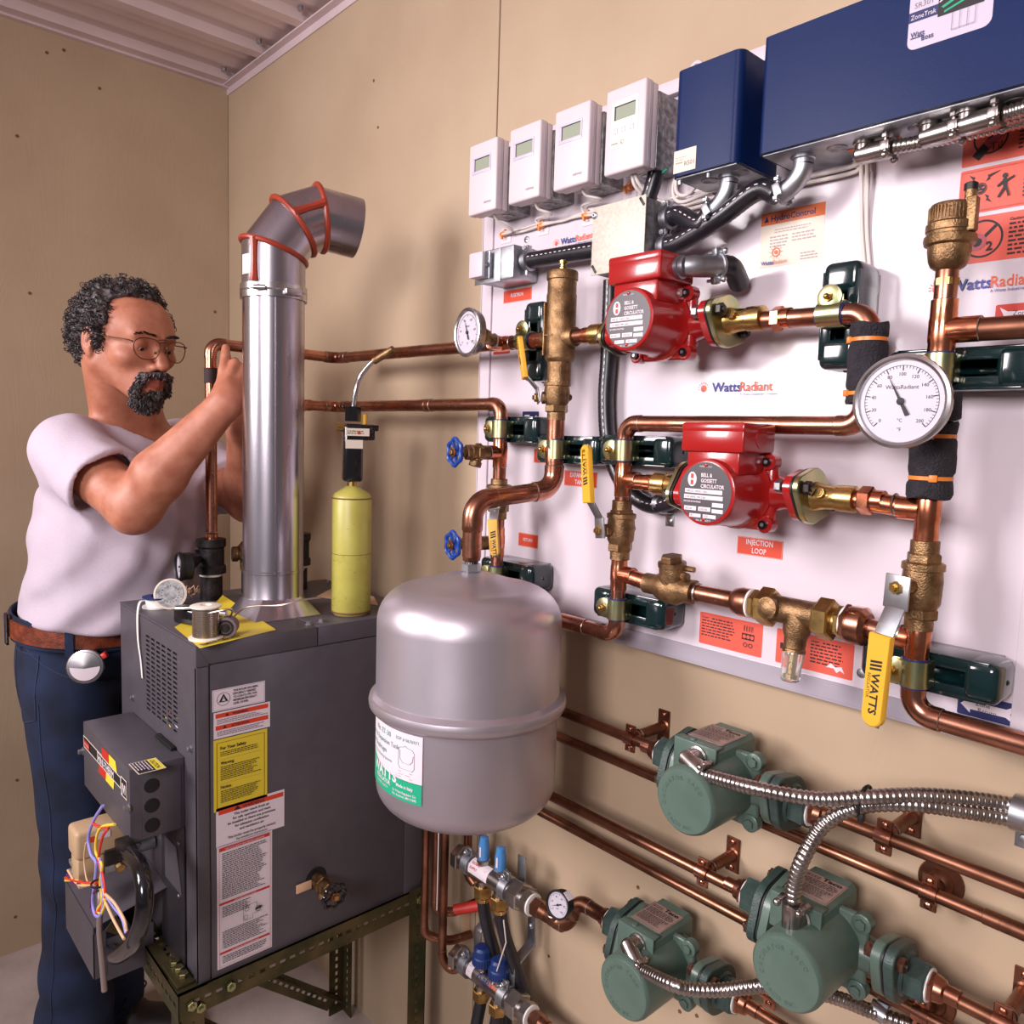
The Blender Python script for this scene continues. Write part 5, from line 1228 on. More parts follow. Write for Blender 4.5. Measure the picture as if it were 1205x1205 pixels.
# ------------------------------------------------------------------ copper lines on the bare wall
def standoff(label, x, z, y, name='pipe_bracket', grp='copper stand-off pipe brackets'):
    t = thing(name, label, 'bracket', (x, 0, z), grp)
    b = B('copper_dull').obox((x, -.0018, z), X_, Z_, (.022, .052, .003), .001, seg=1); b.lathe((x, -.003, z), -Y_, [(.011, 0), (.0085, .002)], 18); b.done('wall_plate', t)
    for sg in (-1, 1): B('copper').lathe((x, -.0034, z + sg * .019), -Y_, [(.0042, 0), (.0038, .002), (.0018, .0032)], 12).done('screw', t)
    B('copper_dull').cyl((x, -.003, z), (x, y + .012, z), r12, n=18).torus((x, y + .02, z), Y_, r12 * 1.1, .001, 18, 5, 'solder').done('stub', t)
    b = B('copper').lathe((x - .009, y, z), X_, [(r12 + .0003, 0), (r12 + .0022, 0), (r12 + .0022, .018), (r12 + .0003, .018)], 22)
    for sg in (-1, 1): b.obox((x, y, z + sg * (r12 + .006)), X_, Z_, (.018, .013, .004), .001, seg=1)
    b.done('clamp', t)
    for sg in (-1, 1): B('copper').lathe((x, y - .002, z + sg * (r12 + .0065)), -Y_, [(.0042, 0), (.0038, .0018), (.0018, .003)], 12).done('screw', t)
    return t
def bell(label, x, z, y):
    t = thing('bell_hanger', label, 'bracket', (x, 0, z), 'copper bell hangers')
    B('copper_dull').lathe((x, 0, z), -Y_, [(.026, 0), (.026, .002), (.0245, .004), (.016, .0045), (.014, .009), (.009, .013), (.009, .03)], 28).done('bell', t)
    b = B('copper').lathe((x - .009, y, z), X_, [(r12 + .0003, 0), (r12 + .0022, 0), (r12 + .0022, .018), (r12 + .0003, .018)], 22)
    for sg in (-1, 1): b.obox((x, y, z + sg * (r12 + .006)), X_, Z_, (.018, .014, .004), .001, seg=1)
    b.done('clamp', t)
    for sg in (-1, 1): B('copper').lathe((x, y - .002, z + sg * (r12 + .0065)), -Y_, [(.0045, 0), (.004, .002), (.0018, .0034)], 12).done('screw', t)
    return t
P1Y, P1Z = -.083, 1.000
P2Y, P2Z = -.037, .932
P3Y, P3Z = -.077, .847
P4Y, P4Z = -.037, .783
GP1, GP2, GP3 = 1.838, 1.984, 1.748
GW = .128            # half length of a green pump incl. flanged unions
run('wall_pipe', 'half-inch copper pipe left of the top green pump', [(1.335, P1Y, P1Z), (GP1 - GW, P1Y, P1Z)], r12, 'copper_dull')
run('wall_pipe', 'half-inch copper pipe right of the top green pump', [(GP1 + GW - .002, P1Y, P1Z), (2.45, P1Y, P1Z)], r12, 'copper_dull')
run('wall_pipe', 'half-inch copper pipe close to the wall, second from the top', [(1.335, P2Y, P2Z), (2.155, P2Y, P2Z), (2.45, P2Y, P2Z - .002)], r12, 'copper_dull', coup=((0, .995),))
run('wall_pipe', 'half-inch copper pipe left of the middle green pump', [(1.335, P3Y, P3Z), (GP2 - GW, P3Y, P3Z)], r12, 'copper_dull')
run('wall_pipe', 'half-inch copper pipe right of the middle green pump', [(GP2 + GW - .002, P3Y, P3Z), (2.45, P3Y, P3Z)], r12, 'copper_dull')
run('wall_pipe', 'half-inch copper pipe passing behind the middle green pump', [(1.335, P4Y, P4Z), (2.45, P4Y, P4Z)], r12, 'copper_dull')
standoff('copper stand-off bracket left of the top green pump', 1.668, P1Z, P1Y)
standoff('copper stand-off bracket left of the middle green pump', 1.801, P3Z, P3Y)
standoff('copper stand-off bracket under the pair of armoured cables', 2.040, P1Z, P1Y)
standoff('copper stand-off bracket right of the middle green pump at the picture edge', 2.170, P3Z, P3Y)
bell('copper bell hanger on the second pipe, right of the middle green pump', 2.077, P2Z, P2Y)
q = aY(1085, 1190, P4Y); bell('copper bell hanger under the right flange of the middle green pump', q.x, P4Z, P4Y)
q = aY(905, 1185, -.037); bell('copper bell hanger right of the lowest green pump', q.x, .700, P4Y)
run('wall_pipe', 'lowest half-inch copper pipe right of the lowest green pump', [(GP3 + GW, -.07, .69), (2.3, -.07, .69)], r12, 'copper_dull')

# ---- green cartridge circulators: motor can faces the room, box on top
def rquad(b, pts, h0, h1, m=None): pass
def green_pump(label, c, yf, cdir, clab):
    c = V(c); t = thing('cartridge_pump', label, 'pump', c, 'green circulators on the bare wall'); x, y, z = c
    b = B('taco_green'); R = .0435
    b.lathe((x, y - .012, z), -Y_, [(R, 0), (R, abs(yf - y) - .022), (R - .0015, abs(yf - y) - .017), (R - .006, abs(yf - y) - .0135), (R - .008, abs(yf - y) - .0125), (R - .0085, abs(yf - y) - .012)], 56, sharp_=None) if False else b.lathe((x, y - .012, z), -Y_, [(R, 0), (R, abs(yf - y) - .020), (R - .0012, abs(yf - y) - .0155), (R - .004, abs(yf - y) - .0125), (R - .007, abs(yf - y) - .012)], 56)
    mo = b.done('motor_can', t)
    # raised words round the rim of the can end
    b = B('taco_green'); s1 = 'CIRCULATOR  TACO'
    def ring(txt, a0, sz, rr, inv=1):
        a = a0
        for ch in txt:
            vs, fs, x0, x1 = text_geo(ch) if ch != ' ' else ([], [], 0, .35); w = (x1 - x0) * sz * .95
            ca = a - inv * (w / 2) / rr; u = V((-math.sin(ca) * -1, 0, -math.cos(ca) * 1 * 1)); rad = V((math.cos(ca), 0, math.sin(ca))); tan = V((math.sin(ca), 0, -math.cos(ca)))
            if inv < 0: tan = -tan; up2 = -rad
            else: up2 = rad
            o = V((x, yf - .0000, z)) + rad * rr
            if vs:
                n = len(vs); A = [o + tan * ((v.x - (x0 + x1) / 2) * sz) + up2 * (v.y * sz) + V((0, -.0008, 0)) for v in vs]
                b.add(A, fs)
            a -= inv * (w + sz * .22) / rr
    ring('CIRCULATOR TACO', R_(205), .0075, .0275); ring('TACO INC.', R_(225), .0075, .0345, -1)
    b.done('raised_lettering', mo)
    # square mounting flange with bolts
    b = B('taco_green').obox((x, y - .008, z), X_, Z_, (.098, .098, .010), .010, seg=3)
    for sx_ in (-1, 1):
        for sz_ in (-1, 1): b.lathe((x + sx_ * .041, y - .003, z + sz_ * .041), -Y_, [(.0115, 0), (.0115, .012), (.010, .013)], 16)
    b.done('housing_flange', t)
    for sx_ in (-1, 1):
        for sz_ in (-1, 1): B('taco_green').hexa((x + sx_ * .041, y - .015, z + sz_ * .041), (x + sx_ * .041, y - .020, z + sz_ * .041), .0065).done('bolt', t)
    b = B('taco_green').lathe((x, y, z), X_, [(.025, -.066), (.019, -.055), (.021, -.04), (.032, -.022), (.036, 0), (.032, .022), (.021, .04), (.019, .055), (.025, .066)], 30)
    b.lathe((x, y + .034, z), -Y_, [(.018, 0), (.034, .010), (.043, .022), (.044, .032)], 36); b.done('volute', t)
    for sg in (-1, 1):
        d = V((sg, 0, 0))
        b = B('taco_green'); u = flange_plate(b, V((x + sg * .064, y, z)), d, 0, .050, .034, .011, None, R_(48)); b.done('casing_flange', t)
        b = B('black'); flange_plate(b, V((x + sg * .0752, y, z)), d, 0, .0495, .0335, .003, None, R_(48)); b.done('gasket', t)
        b = B('taco_flange'); flange_plate(b, V((x + sg * .0785, y, z)), d, 0, .051, .035, .011, None, R_(48))
        b.lathe(V((x + sg * .0890, y, z)), d, [(.026, 0), (.023, .004)], 24); b.hexa(V((x + sg * .0915, y, z)), V((x + sg * .114, y, z)), .0235); b.done('pipe_flange', t, 'darker cast iron flange')
        B('ptfe').lathe(V((x + sg * .1135, y, z)), d, [(.019, 0), (.0185, .002), (.013, .0025)], 20).done('thread_tape', t, 'white tape')
        B('copper').hexa(V((x + sg * .1155, y, z)), V((x + sg * .1215, y, z)), .0175).lathe(V((x + sg * .121, y, z)), d, [(.015, 0), (.013, .008), (.0095, .010), (.0095, .024), (r12, .0242)], 22).done('adapter', t, 'copper')
        for k in (-1, 1):
            q = V((x + sg * .056, y, z)) + u * k * .037
            B('bolt_rust').cyl(q, q + d * .044, .0045, n=10, m='dark_steel').hexa(q - d * .002, q + d * .0075, .0092).hexa(q + d * .0335, q + d * .041, .0092).done('bolt', t, 'rusty')
    # terminal box on top
    w = .030; xo = x; x = x - .016; d0, d1, zt_ = y - .060, y + .033, z + .059
    b = B('taco_green')
    poly = [(-w, .018), (w, .018), (w, .053), (w - .006, .059), (-w + .006, .059), (-w, .053)]
    b.prism([(p[0], p[1]) for p in poly], (x, d1, z), X_, Z_, (d1 - d0) * 1.0, None, bev=.0) if False else None
    vs = []; n = len(poly)
    for yy in (d1, d0 + .003, d0):
        s_ = 1.0 if yy != d0 else .96
        for p in poly: vs.append(V((x + p[0] * s_, yy, z + (p[1] - .03) * s_ + .03)))
    fs = []
    for j in range(2):
        for i in range(n): fs.append([j * n + i, j * n + (i + 1) % n, (j + 1) * n + (i + 1) % n, (j + 1) * n + i])
    fs += [list(range(n))[::-1], [2 * n + i for i in range(n)]]
    b.add(vs, fs)
    b.lathe((x - .008, d0 + .006, z + .0605), Z_, [(.0045, 0), (.004, .002)], 12)
    b.done('terminal_box', t)
    B('taco_green').obox((x, d0 - .0015, z + .039), X_, Z_, (w * 2 + .004, .044, .0035), .0018).obox((x, d0 + .006, z + .0592), X_, Y_, (w * 2 + .003, .014, .003), .001).done('box_cover', t)
    f0 = V((x - .0265, d1 - .074, z + .0591)); hh = .058
    H1 = hh * 1e3
    it = [('r', 1, 1, 52, 1.4, 'ink'), ('r', 1, H1 - 1.4, 52, H1 - 1, 'ink'), ('r', 1, 1, 1.4, H1 - 1, 'ink'), ('r', 51.6, 1, 52, H1 - 1, 'ink'), ('t', 'Taco', 24, H1 - 11, 11, 'ink', 'l', 1.1, .08),
          ('l', 4, H1 - 8, 22, 2, 3.4, 'ink'), ('l', 4, H1 - 17, 50, 4, 3.6, 'ink'), ('l', 4, H1 - 33, 50, 7, 3., 'ink')]
    sticker(t, 'rating_plate', f0, (X_, Y_), .053, hh, 'rating', it, 'printed metal rating plate')
    # cable connector on the front of the box
    p = V((x + .006, d0 - .003, z + .044)); cd = V(cdir).normalized()
    tt = thing('squeeze_connector', clab, 'connector', p, 'zinc squeeze connectors'); b = B('stainless')
    b.lathe(p, -Y_, [(.0145, 0), (.0145, .003), (.012, .004), (.012, .018)], 20)
    k0 = p - Y_ * .019; b.tube([k0 - cd * .013, k0 - cd * .008, k0 + cd * .014, k0 + cd * .028], [.006, .011, .0118, .012], 16); s = (-Y_).cross(cd)
    for sg in (-1, 1):
        q = k0 + cd * .026 + s * sg * .0135; b.obox(q, cd, Y_, (.008, .012, .007), .001).cyl(q + Y_ * .010, q - Y_ * .012, .002, n=8).ball(q - Y_ * .012, .0045).hexa(q + Y_ * .006, q + Y_ * .010, .0045)
    b.obox(k0 - Y_ * .0105 + cd * .010, cd, s, (.026, .007, .003), .001); b.done('body', tt)
    return k0 + cd * .028
mat('rating', (176, 150, 140), .4, .3, col2=(160, 134, 126), nscale=60)
eA = green_pump('green circulator, top one, with two cables running right above it', (GP1, P1Y, P1Z - .003), -.188, (.93, -.22, -.28), 'squeeze connector on the top green pump')
eB = green_pump('green circulator, middle one, its cable rising to the pair of cables', (GP2, P3Y, P3Z + .002), -.187, (.05, -.1, .95), 'squeeze connector on the middle green pump')
eC = green_pump('green circulator, lowest one, beside the manifold gauge', (GP3, -.07, .690), -.176, (.84, -.25, -.48), 'squeeze connector on the lowest green pump')
def PT(px, py, y): return aY(px, py, y)
AY_ = -.115
p1 = [eA, PT(890, 928, -.185), PT(960, 940, -.160), PT(1020, 938, -.135), PT(1080, 936, -.10), PT(1140, 940, -.06), PT(1195, 948, -.025), PT(1240, 958, -.02)]
armour('steel armoured cable from the top green pump, the upper of the pair', p1, .0086, .0064)
p2 = [eB, eB + V((0, 0, .02)), PT(945, 1010, -.165), PT(972, 968, -.15), PT(1018, 948, -.13), PT(1080, 947, -.10), PT(1140, 955, -.062), PT(1195, 965, -.03), PT(1240, 978, -.025)]
armour('steel armoured cable rising from the middle green pump, the lower of the pair', p2, .0086, .0064)
p3 = [eC, PT(790, 1158, -.185), PT(815, 1164, -.170), PT(850, 1165, -.15), PT(900, 1160, -.135), PT(950, 1165, -.11), PT(990, 1176, -.08), PT(1025, 1190, -.05), PT(1070, 1206, -.03), PT(1110, 1225, -.02)]
armour('steel armoured cable passing behind the middle green pump', p3, .0086, .0064)
q = PT(1017, 941, -.13)
t = thing('cable_tie', 'black cable tie joining the two armoured cables', 'cable tie', q)
b = B('black').torus(q, V((1, 0, -.1)), .0155, .0022, 20, 6); b.obox(q + V((0, -.004, -.019)), X_, Z_, (.006, .010, .008), .001).done('band', t)
q = PT(1200, 962, -.03)
t = thing('cable_strap', 'zinc one-hole strap holding the pair of cables at the picture edge', 'strap', V((q.x, 0, q.z)))
b = B('zinc').lathe(q + V((-.008, .004, .003)), X_, [(.0185, 0), (.0195, .0005), (.0195, .0155), (.0185, .016)], 22).obox((q.x, -.001, q.z - .030), X_, Z_, (.019, .030, .0018), .0006).obox((q.x, -.012, q.z - .0165), X_, Y_, (.016, .022, .0018), .0006); b.done('band', t)
B('zinc').lathe((q.x, -.002, q.z - .034), -Y_, [(.006, 0), (.005, .002), (.002, .003)], 14).done('screw', t)
q = PT(1032, 1190, -.045)
t = thing('cable_strap', 'zinc strap on the lowest armoured cable', 'strap', V((q.x, 0, q.z)))
B('zinc').lathe(q - V((.009, 0, -.001)), V((1, .2, -.25)), [(.0100, 0), (.0108, .0005), (.0108, .0175), (.010, .018)], 20).obox((q.x + .004, -.020, q.z + .008), Y_, Z_, (.042, .006, .014), .001).done('band', t)

# ------------------------------------------------------------------ two steel manifolds with hoses
def manifold(label, x0, x1, y, z, caps_, t=None, logo_=False):
    t = thing('manifold', label, 'manifold', (x0, y, z), 'steel manifolds under the tank'); r = .0175
    B('stainless').cyl((x0, y, z), (x1, y, z), r, n=32).done('bar', t)
    b = B('stainless').hexa((x0 - .016, y, z), (x0 + .002, y, z), .024); b.done('end_cap', t, 'hexagonal steel cap')
    for xx in (x0 + .022, x1 - .016):
        b = B('zinc').lathe((xx - .009, y, z), X_, [(r + .0003, 0), (r + .004, .0004), (r + .004, .0176), (r + .0003, .018)], 26).obox((xx, y - .004, z + r + .008), X_, Z_, (.016, .016, .005), .001).hexa((xx, y - .007, z + r + .009), (xx, y - .014, z + r + .009), .006).ball((xx, y - .014, z + r + .009), .0045); b.done('clamp_ring', t)
    b = B('stainless').hexa((x1 - .001, y, z), (x1 + .024, y, z), .025).lathe((x1 + .023, y, z), X_, [(.017, 0), (.017, .010)], 22).hexa((x1 + .031, y, z), (x1 + .046, y, z), .021); b.done('union_nut', t, 'bright hexagonal union')
    B('ptfe').lathe((x1 + .045, y, z), X_, [(.017, 0), (.019, .001), (.019, .004), (.014, .005)], 20).done('thread_tape', t, 'white tape')
    return t
MY = -.088
MZ1, MZ2 = .648, .447
MX0, MX1 = 1.290, 1.432
t1 = manifold('upper steel manifold with two clear blue flow tops and a red label', MX0, MX1, MY, MZ1, 'blue')
t2 = manifold('lower steel manifold with two dark blue knobs', MX0 + .0, MX1 + .005, MY, MZ2, 'navy')
mat('blue_clear', (70, 130, 190), .15, coat=.3)
for i, xx in enumerate((MX0 + .058, MX0 + .104)):
    g_ = thing('flow_gauge', ['clear blue flow gauge on the upper manifold, left one', 'clear blue flow gauge on the upper manifold, right one'][i], 'gauge', (xx, MY, MZ1 + .017), 'blue flow gauges')
    B('stainless').lathe((xx, MY, MZ1 + .015), Z_, [(.011, 0), (.012, .003), (.012, .010)], 18).hexa((xx, MY, MZ1 + .019), (xx, MY, MZ1 + .026), .013).done('base', g_)
    B('blue_clear').lathe((xx, MY, MZ1 + .026), Z_, [(.010, 0), (.0105, .002), (.0105, .024), (.0085, .034), (.008, .040), (.0065, .041)], 18).done('tube', g_, 'blue plastic')
    B('paper').obox((xx + .002, MY - .0105, MZ1 + .042), X_, Z_, (.004, .018, .001)).done('scale', g_, 'white scale')
for i, xx in enumerate((MX0 + .062, MX0 + .108)):
    g_ = thing('valve_knob', ['dark blue knob on the lower manifold, left one', 'dark blue knob on the lower manifold, right one'][i], 'knob', (xx, MY, MZ2 + .017), 'dark blue manifold knobs')
    B('stainless').lathe((xx, MY, MZ2 + .015), Z_, [(.011, 0), (.012, .003), (.010, .010)], 18).done('base', g_)
    b = B('blue_cap').lathe((xx, MY, MZ2 + .024), Z_, [(.016, 0), (.0185, .002), (.0185, .016), (.0165, .018), (.0155, .030), (.012, .034), (.006, .0345)], 24)
    for k in range(24):
        a = 2 * PI * k / 24; b.obox(V((xx, MY, MZ2 + .032)) + V((math.cos(a), math.sin(a), 0)) * .0187, Z_, V((-math.sin(a), math.cos(a), 0)), (.013, .002, .0014), .0004, seg=1)
    b.done('knob', g_)
    text_b = B('blue_cap').text('WATTS', planar((xx - .008, MY - .002, MZ2 + .0587), X_, Y_), 0, 0, .005).done('raised_lettering', g_)
b = B('paper')
def mlabel(t, x0, x1, z, items, lab, a0=-100, a1=-20, bg='paper'):
    r = .0178; n = 8; vs = []
    fm = lambda u, v, L=0.: V((x0 + u, MY, z)) + V((0, math.cos(R_(a0 + (a1 - a0) * v)), math.sin(R_(a0 + (a1 - a0) * v)))) * (r + L)
    b = B(bg); 
    for i in range(n + 1): vs += [fm(0, i / n), fm(x1 - x0, i / n)]
    b.add(vs, [[2 * i, 2 * i + 1, 2 * i + 3, 2 * i + 2] for i in range(n)]); o = b.done('label', t, lab, sharp=80)
    b = B('ink')
    for (s, u, v, sz, m_) in items: b.text(s, lambda uu, vv: fm(uu, vv / (r * abs(R_(a1 - a0))), .0004), u, v, sz, m_, 'l', 1., .05)
    if items: b.done('lettering', o, sharp=80)
mlabel(t1, MX0 + .034, MX0 + .086, MZ1, [('GLOBAL', .004, .018, .006, 'red_ink'), ('SUPPLY', .004, .009, .006, 'red_ink'), ('|', .042, .006, .016, 'red_ink')], 'white label with red print', 190, 90)
mlabel(t2, MX0 + .036, MX0 + .052, MZ2, [('- - -', .002, .018, .005, 'navy'), ('- - -', .002, .009, .005, 'navy')], 'white and blue label', 190, 90)
mlabel(t2, MX0 + .060, MX0 + .128, MZ2, [('Watts', .001, .009, .018, 'navy'), ('Radiant', .036, .012, .009, 'watts_orange')], 'printed words on the bar', 190, 90, 'stainless')
# brackets
for i, xx in enumerate((MX0 + .022, MX1 - .012)):
    t = thing('manifold_bracket', ['bent zinc bracket behind the left ends of the manifolds', 'long bent zinc bracket joining both manifolds at the right'][i], 'bracket', (xx, 0, .42), 'zinc manifold brackets')
    b = B('zinc'); pts = [(-.060, MZ1 + .05), (-.060, MZ1 - .005), (-.030, MZ1 - .02), (-.030, MZ2 + .075), (-.078, MZ2 + .05), (-.078, MZ2 - .01)]
    if i == 0: pts = [(-.060, MZ1 + .05), (-.060, MZ1 - .02), (-.012, MZ1 - .04), (-.012, MZ2 + .09), (-.066, MZ2 + .06), (-.066, MZ2 - .01)]
    for a, c in zip(pts, pts[1:]):
        A, C_ = V((xx, a[0], a[1])), V((xx, c[0], c[1])); b.obox((A + C_) / 2, C_ - A, X_, ((C_ - A).length + .002, .020, .0028), .0006)
    b.done('strip', t)
    B('zinc').lathe((xx, -.032 if i else -.014, MZ2 + .11), -Y_, [(.006, 0), (.005, .003), (.003, .0045)], 14).done('screw', t)
# hoses and brass nuts
for i, (xx, dx) in enumerate(((MX0 + .058, .030), (MX0 + .104, .060))):
    t = thing('hose', ['black hose from the left outlet of the upper manifold', 'black hose from the right outlet of the upper manifold'][i], 'hose', (xx, MY, .02), 'black hoses under the manifolds')
    B('brass').lathe((xx, MY, MZ1 - .016), -Z_, [(.011, 0), (.011, .012)], 16, 'stainless').hexa((xx, MY, MZ1 - .026), (xx, MY, MZ1 - .046), .0165).lathe((xx, MY, MZ1 - .046), -Z_, [(.0155, 0), (.0135, .008)], 18).done('nut', t, 'brass compression nut')
    B('black_rubber').tube(spline([(xx, MY, MZ1 - .048), (xx + dx * .2, MY + .006, MZ1 - .10), (xx + dx * .7, -.06, MZ1 - .20), (xx + dx, -.045, MZ1 - .32), (xx + dx * 1.15, -.04, .02)], 8), .0115, 14).done('tube', t)
for i, xx in enumerate((MX0 + .062, MX0 + .108)):
    t = thing('hose', ['black hose from the left outlet of the lower manifold', 'black hose from the right outlet of the lower manifold'][i], 'hose', (xx, MY, .02), 'black hoses under the manifolds')
    B('brass').lathe((xx, MY, MZ2 - .016), -Z_, [(.011, 0), (.011, .012)], 16, 'stainless').hexa((xx, MY, MZ2 - .026), (xx, MY, MZ2 - .046), .0165).done('nut', t, 'brass compression nut')
    B('black_rubber').tube(spline([(xx, MY, MZ2 - .044), (xx - .004, MY - .01, MZ2 - .15), (xx, MY, .02)], 8), .0115, 14).done('tube', t)
# pump 3 feed: upper manifold -> copper trap -> gauge -> pump
t = run('copper_pipe', 'copper trap of three elbows between the upper manifold and the lowest green pump', [(MX1 + .046, MY, MZ1), (1.562, MY, MZ1), (1.562, -.070, .690), (GP3 - .13, -.070, .690)], .0113, 'copper_dull')
adapter(B(), (MX1 + .085, MY, MZ1), -X_, .0118, .034, 'copper_dull').done('adapter', t)
tee(t, (MX1 + .102, MY, MZ1), X_, V((0, -.3, 1)).normalized(), .0113, 'copper_dull', L=1.6, Lb=1.4)
q = V((1.548, -.150, .716))
g_ = dial_unit('pressure_gauge', 'small black pressure gauge above the copper trap', aY(656, 1065, -.150), V((.12, -.97, .2)), .0205, .018, .003, 'black', 30, 205, txt=[('psi', 0, -.35, .2, None)], nums=[(['0', '20', '40', '60', '80', '100'], .62, .2)])
pg = aY(656, 1065, -.150)
B('paper').obox(pg + V((.013, .011, .0175)), V((.8, 0, -.6)), Y_, (.014, .012, .001)).done('sticker', g_, 'small white sticker on the rim')
B('copper_dull').tube([pg + V((.006, .016, -.012)), pg + V((.004, .03, -.03)), V((MX1 + .102, MY, MZ1 + .012))], .0065, 12).done('stem', g_)
t = run('copper_pipe', 'short copper pipe leaving the lower manifold', [(MX1 + .054, MY, MZ2), (1.62, MY, MZ2)], .0118, 'copper_dull')
adapter(B(), (MX1 + .092, MY, MZ2), -X_, .0118, .034, 'copper_dull').done('adapter', t)
# vertical pipes beside the boiler
VP = [(1.176, -.102, .482, 'leftmost'), (1.205, -.098, .515, 'second'), (1.232, -.094, .42, 'third'), (1.275, -.06, .60, 'rightmost')]
VTOP = [(P1Y, P1Z), (P2Y, P2Z), (P3Y, P3Z), (P4Y, P4Z)]
def vrun(label, x, y, zb, tail):
    py_, pz_ = VTOP.pop(0)
    return run('wall_pipe', label, [(1.337, py_, pz_), (x, y, pz_), (x, y, zb)] + tail, r12, 'copper_dull')
vrun('vertical copper pipe beside the boiler, leftmost of four', 1.203, -.112, .462, [(1.235, -.075, .448), (1.250, -.03, .452)])
vrun('vertical copper pipe beside the boiler, second of four', 1.226, -.104, .520, [(1.248, -.075, .515), (1.262, -.02, .525)])
vrun('vertical copper pipe beside the boiler, third of four', 1.252, -.104, .432, [(1.272, -.092, .412), (MX0 - .004, -.088, .432)])
vrun('vertical copper pipe beside the boiler, rightmost of four', 1.262, -.055, .592, [(1.282, -.05, .578), (1.296, -.008, .590)])
B('red_ink').cyl(V((1.246, -.072, .518)), V((1.312, -.012, .542)), .0105, n=18).done('pipe_sleeve'); tag(bpy.data.objects['pipe_sleeve'], 'short red sleeve on a pipe entering the wall left of the lower manifold', 'sleeve')
B('white_cable').tube(spline([(1.239, -.112, 1.0), (1.240, -.110, .8), (1.240, -.110, .53)], 6), .0014, 6).done('thin_wire'); tag(bpy.data.objects['thin_wire'], 'thin pale wire hanging between the vertical copper pipes', 'wire')
b = B('white_cable').tube([(1.395, -.10, .46), (1.43, -.102, .56), (1.425, -.105, .60)], .0012, 6).done('thin_wire'); tag(b, 'thin pale wire in front of the black hoses', 'wire')
q0, q1 = aY(549, 1075, -.001), aY(556, 1098, -.001)
B('wire_tan').box((q0.x - .012, -.004, q1.z - .02), (q0.x + .012, -.0005, q0.z + .012)).done('wood_block'); tag(bpy.data.objects['wood_block'], 'small bare wood patch where pipes enter the wall', 'patch')
B('white_cable').tube(spline([(.62, -.03, .06), (.9, -.02, .05)], 4), .003, 6) if False else None
# ------------------------------------------------------------------ boiler on its slotted angle stand
BX0, BX1, BY0, BY1, BZ0, BZ1 = .756, 1.15, -.532, -.085, .526, 1.099
boil = thing('boiler', 'dark grey sheet metal boiler covered in warning labels on a slotted steel stand', 'boiler', (BX0, BY0, BZ0))
b = B('boiler_grey').box((BX0 + .002, BY0 + .006, BZ0), (BX1 - .0035, BY1, BZ1 - .012), .001); b.done('cabinet', boil)
# side jacket (facing the camera) and corner post
B('boiler_grey').box((BX1 - .006, BY0 + .022, BZ0 - .002), (BX1, BY1 - .001, BZ1 - .036), .0015).done('side_panel', boil)
b = B('boiler_grey').box((BX1 - .008, BY0, BZ0 - .004), (BX1 + .0004, BY0 + .0195, BZ1 - .0375), .0012).done('corner_post', boil)
B('boiler_grey').box((BX1 - .004, BY1 - .04, BZ0 - .002), (BX1 + .0012, BY1 + .001, BZ1 - .036), .0012).done('rear_strip', boil)
# lid in two pieces
ys_ = aX(374, 735, BX1).y
for a, c in ((BY0 - .001, ys_ - .001), (ys_ + .001, BY1)):
    b = B('boiler_grey').box((BX0 - .001, a, BZ1 - .003), (BX1 + .001, c, BZ1), .001).box((BX1 - .002, a, BZ1 - .034), (BX1 + .001, c, BZ1 - .001), .001)
    b.done('lid', boil)
b = B('boiler_grey').prism([(0, 0), (0, -.034), (.020, -.034)], (BX1 + .0012, BY0, BZ1 - .002), Y_, Z_, .0004).done('lid_fold', boil)
# grille front, with real slots
def slotted(b, o, ux, uy, W, Hh, holes, th, m=None):
    """plate W x Hh in frame with rectangular/oval holes given as (cx, cy, w, h); cells are cut on a grid"""
    o, ux, uy = V(o), V(ux), V(uy); n = ux.cross(uy)
    xs = sorted(set([0, W] + [c for (cx, cy, w, h) in holes for c in (round(cx - w / 2, 5), round(cx + w / 2, 5))]))
    ys = sorted(set([0, Hh] + [c for (cx, cy, w, h) in holes for c in (round(cy - h / 2, 5), round(cy + h / 2, 5))]))
    hs = set((round(cx - w / 2, 5), round(cy - h / 2, 5)) for (cx, cy, w, h) in holes)
    idx = {}; vs = []; fs = []
    def vtx(i, j, k):
        key = (i, j, k)
        if key not in idx: idx[key] = len(vs); vs.append(o + ux * xs[i] + uy * ys[j] - n * (th * k))
        return idx[key]
    hole = {}
    for i in range(len(xs) - 1):
        for j in range(len(ys) - 1): hole[(i, j)] = (round(xs[i], 5), round(ys[j], 5)) in hs
    for i in range(len(xs) - 1):
        for j in range(len(ys) - 1):
            if hole[(i, j)]: continue
            fs.append([vtx(i, j, 0), vtx(i + 1, j, 0), vtx(i + 1, j + 1, 0), vtx(i, j + 1, 0)])
            for (di, dj, a, c) in ((-1, 0, (i, j), (i, j + 1)), (1, 0, (i + 1, j + 1), (i + 1, j)), (0, -1, (i + 1, j), (i, j)), (0, 1, (i, j + 1), (i + 1, j + 1))):
                if hole.get((i + di, j + dj), True): fs.append([vtx(*a, 0), vtx(*c, 0), vtx(*c, 1), vtx(*a, 1)])
    return b.add(vs, fs, m)
FW = BX1 - .001 - BX0; FH = BZ1 - .004 - (BZ0 + .0)
holes = []
gx0, gx1, gz0, gz1 = .903 - BX0, 1.068 - BX0, .925 - BZ0, 1.068 - BZ0
for i in range(6):
    for j in range(17):
        cx = gx0 + (gx1 - gx0) * (i + .5) / 6; cz = gz0 + (gz1 - gz0) * (j + .5) / 17
        holes.append((round(cx, 5), round(cz, 5), .020, .0042))
b = B('boiler_grey'); slotted(b, (BX0, BY0, BZ0), X_, Z_, FW, FH, holes, .0012); b.done('grille_panel', boil, 'front panel with rows of short slots', sharp=20)
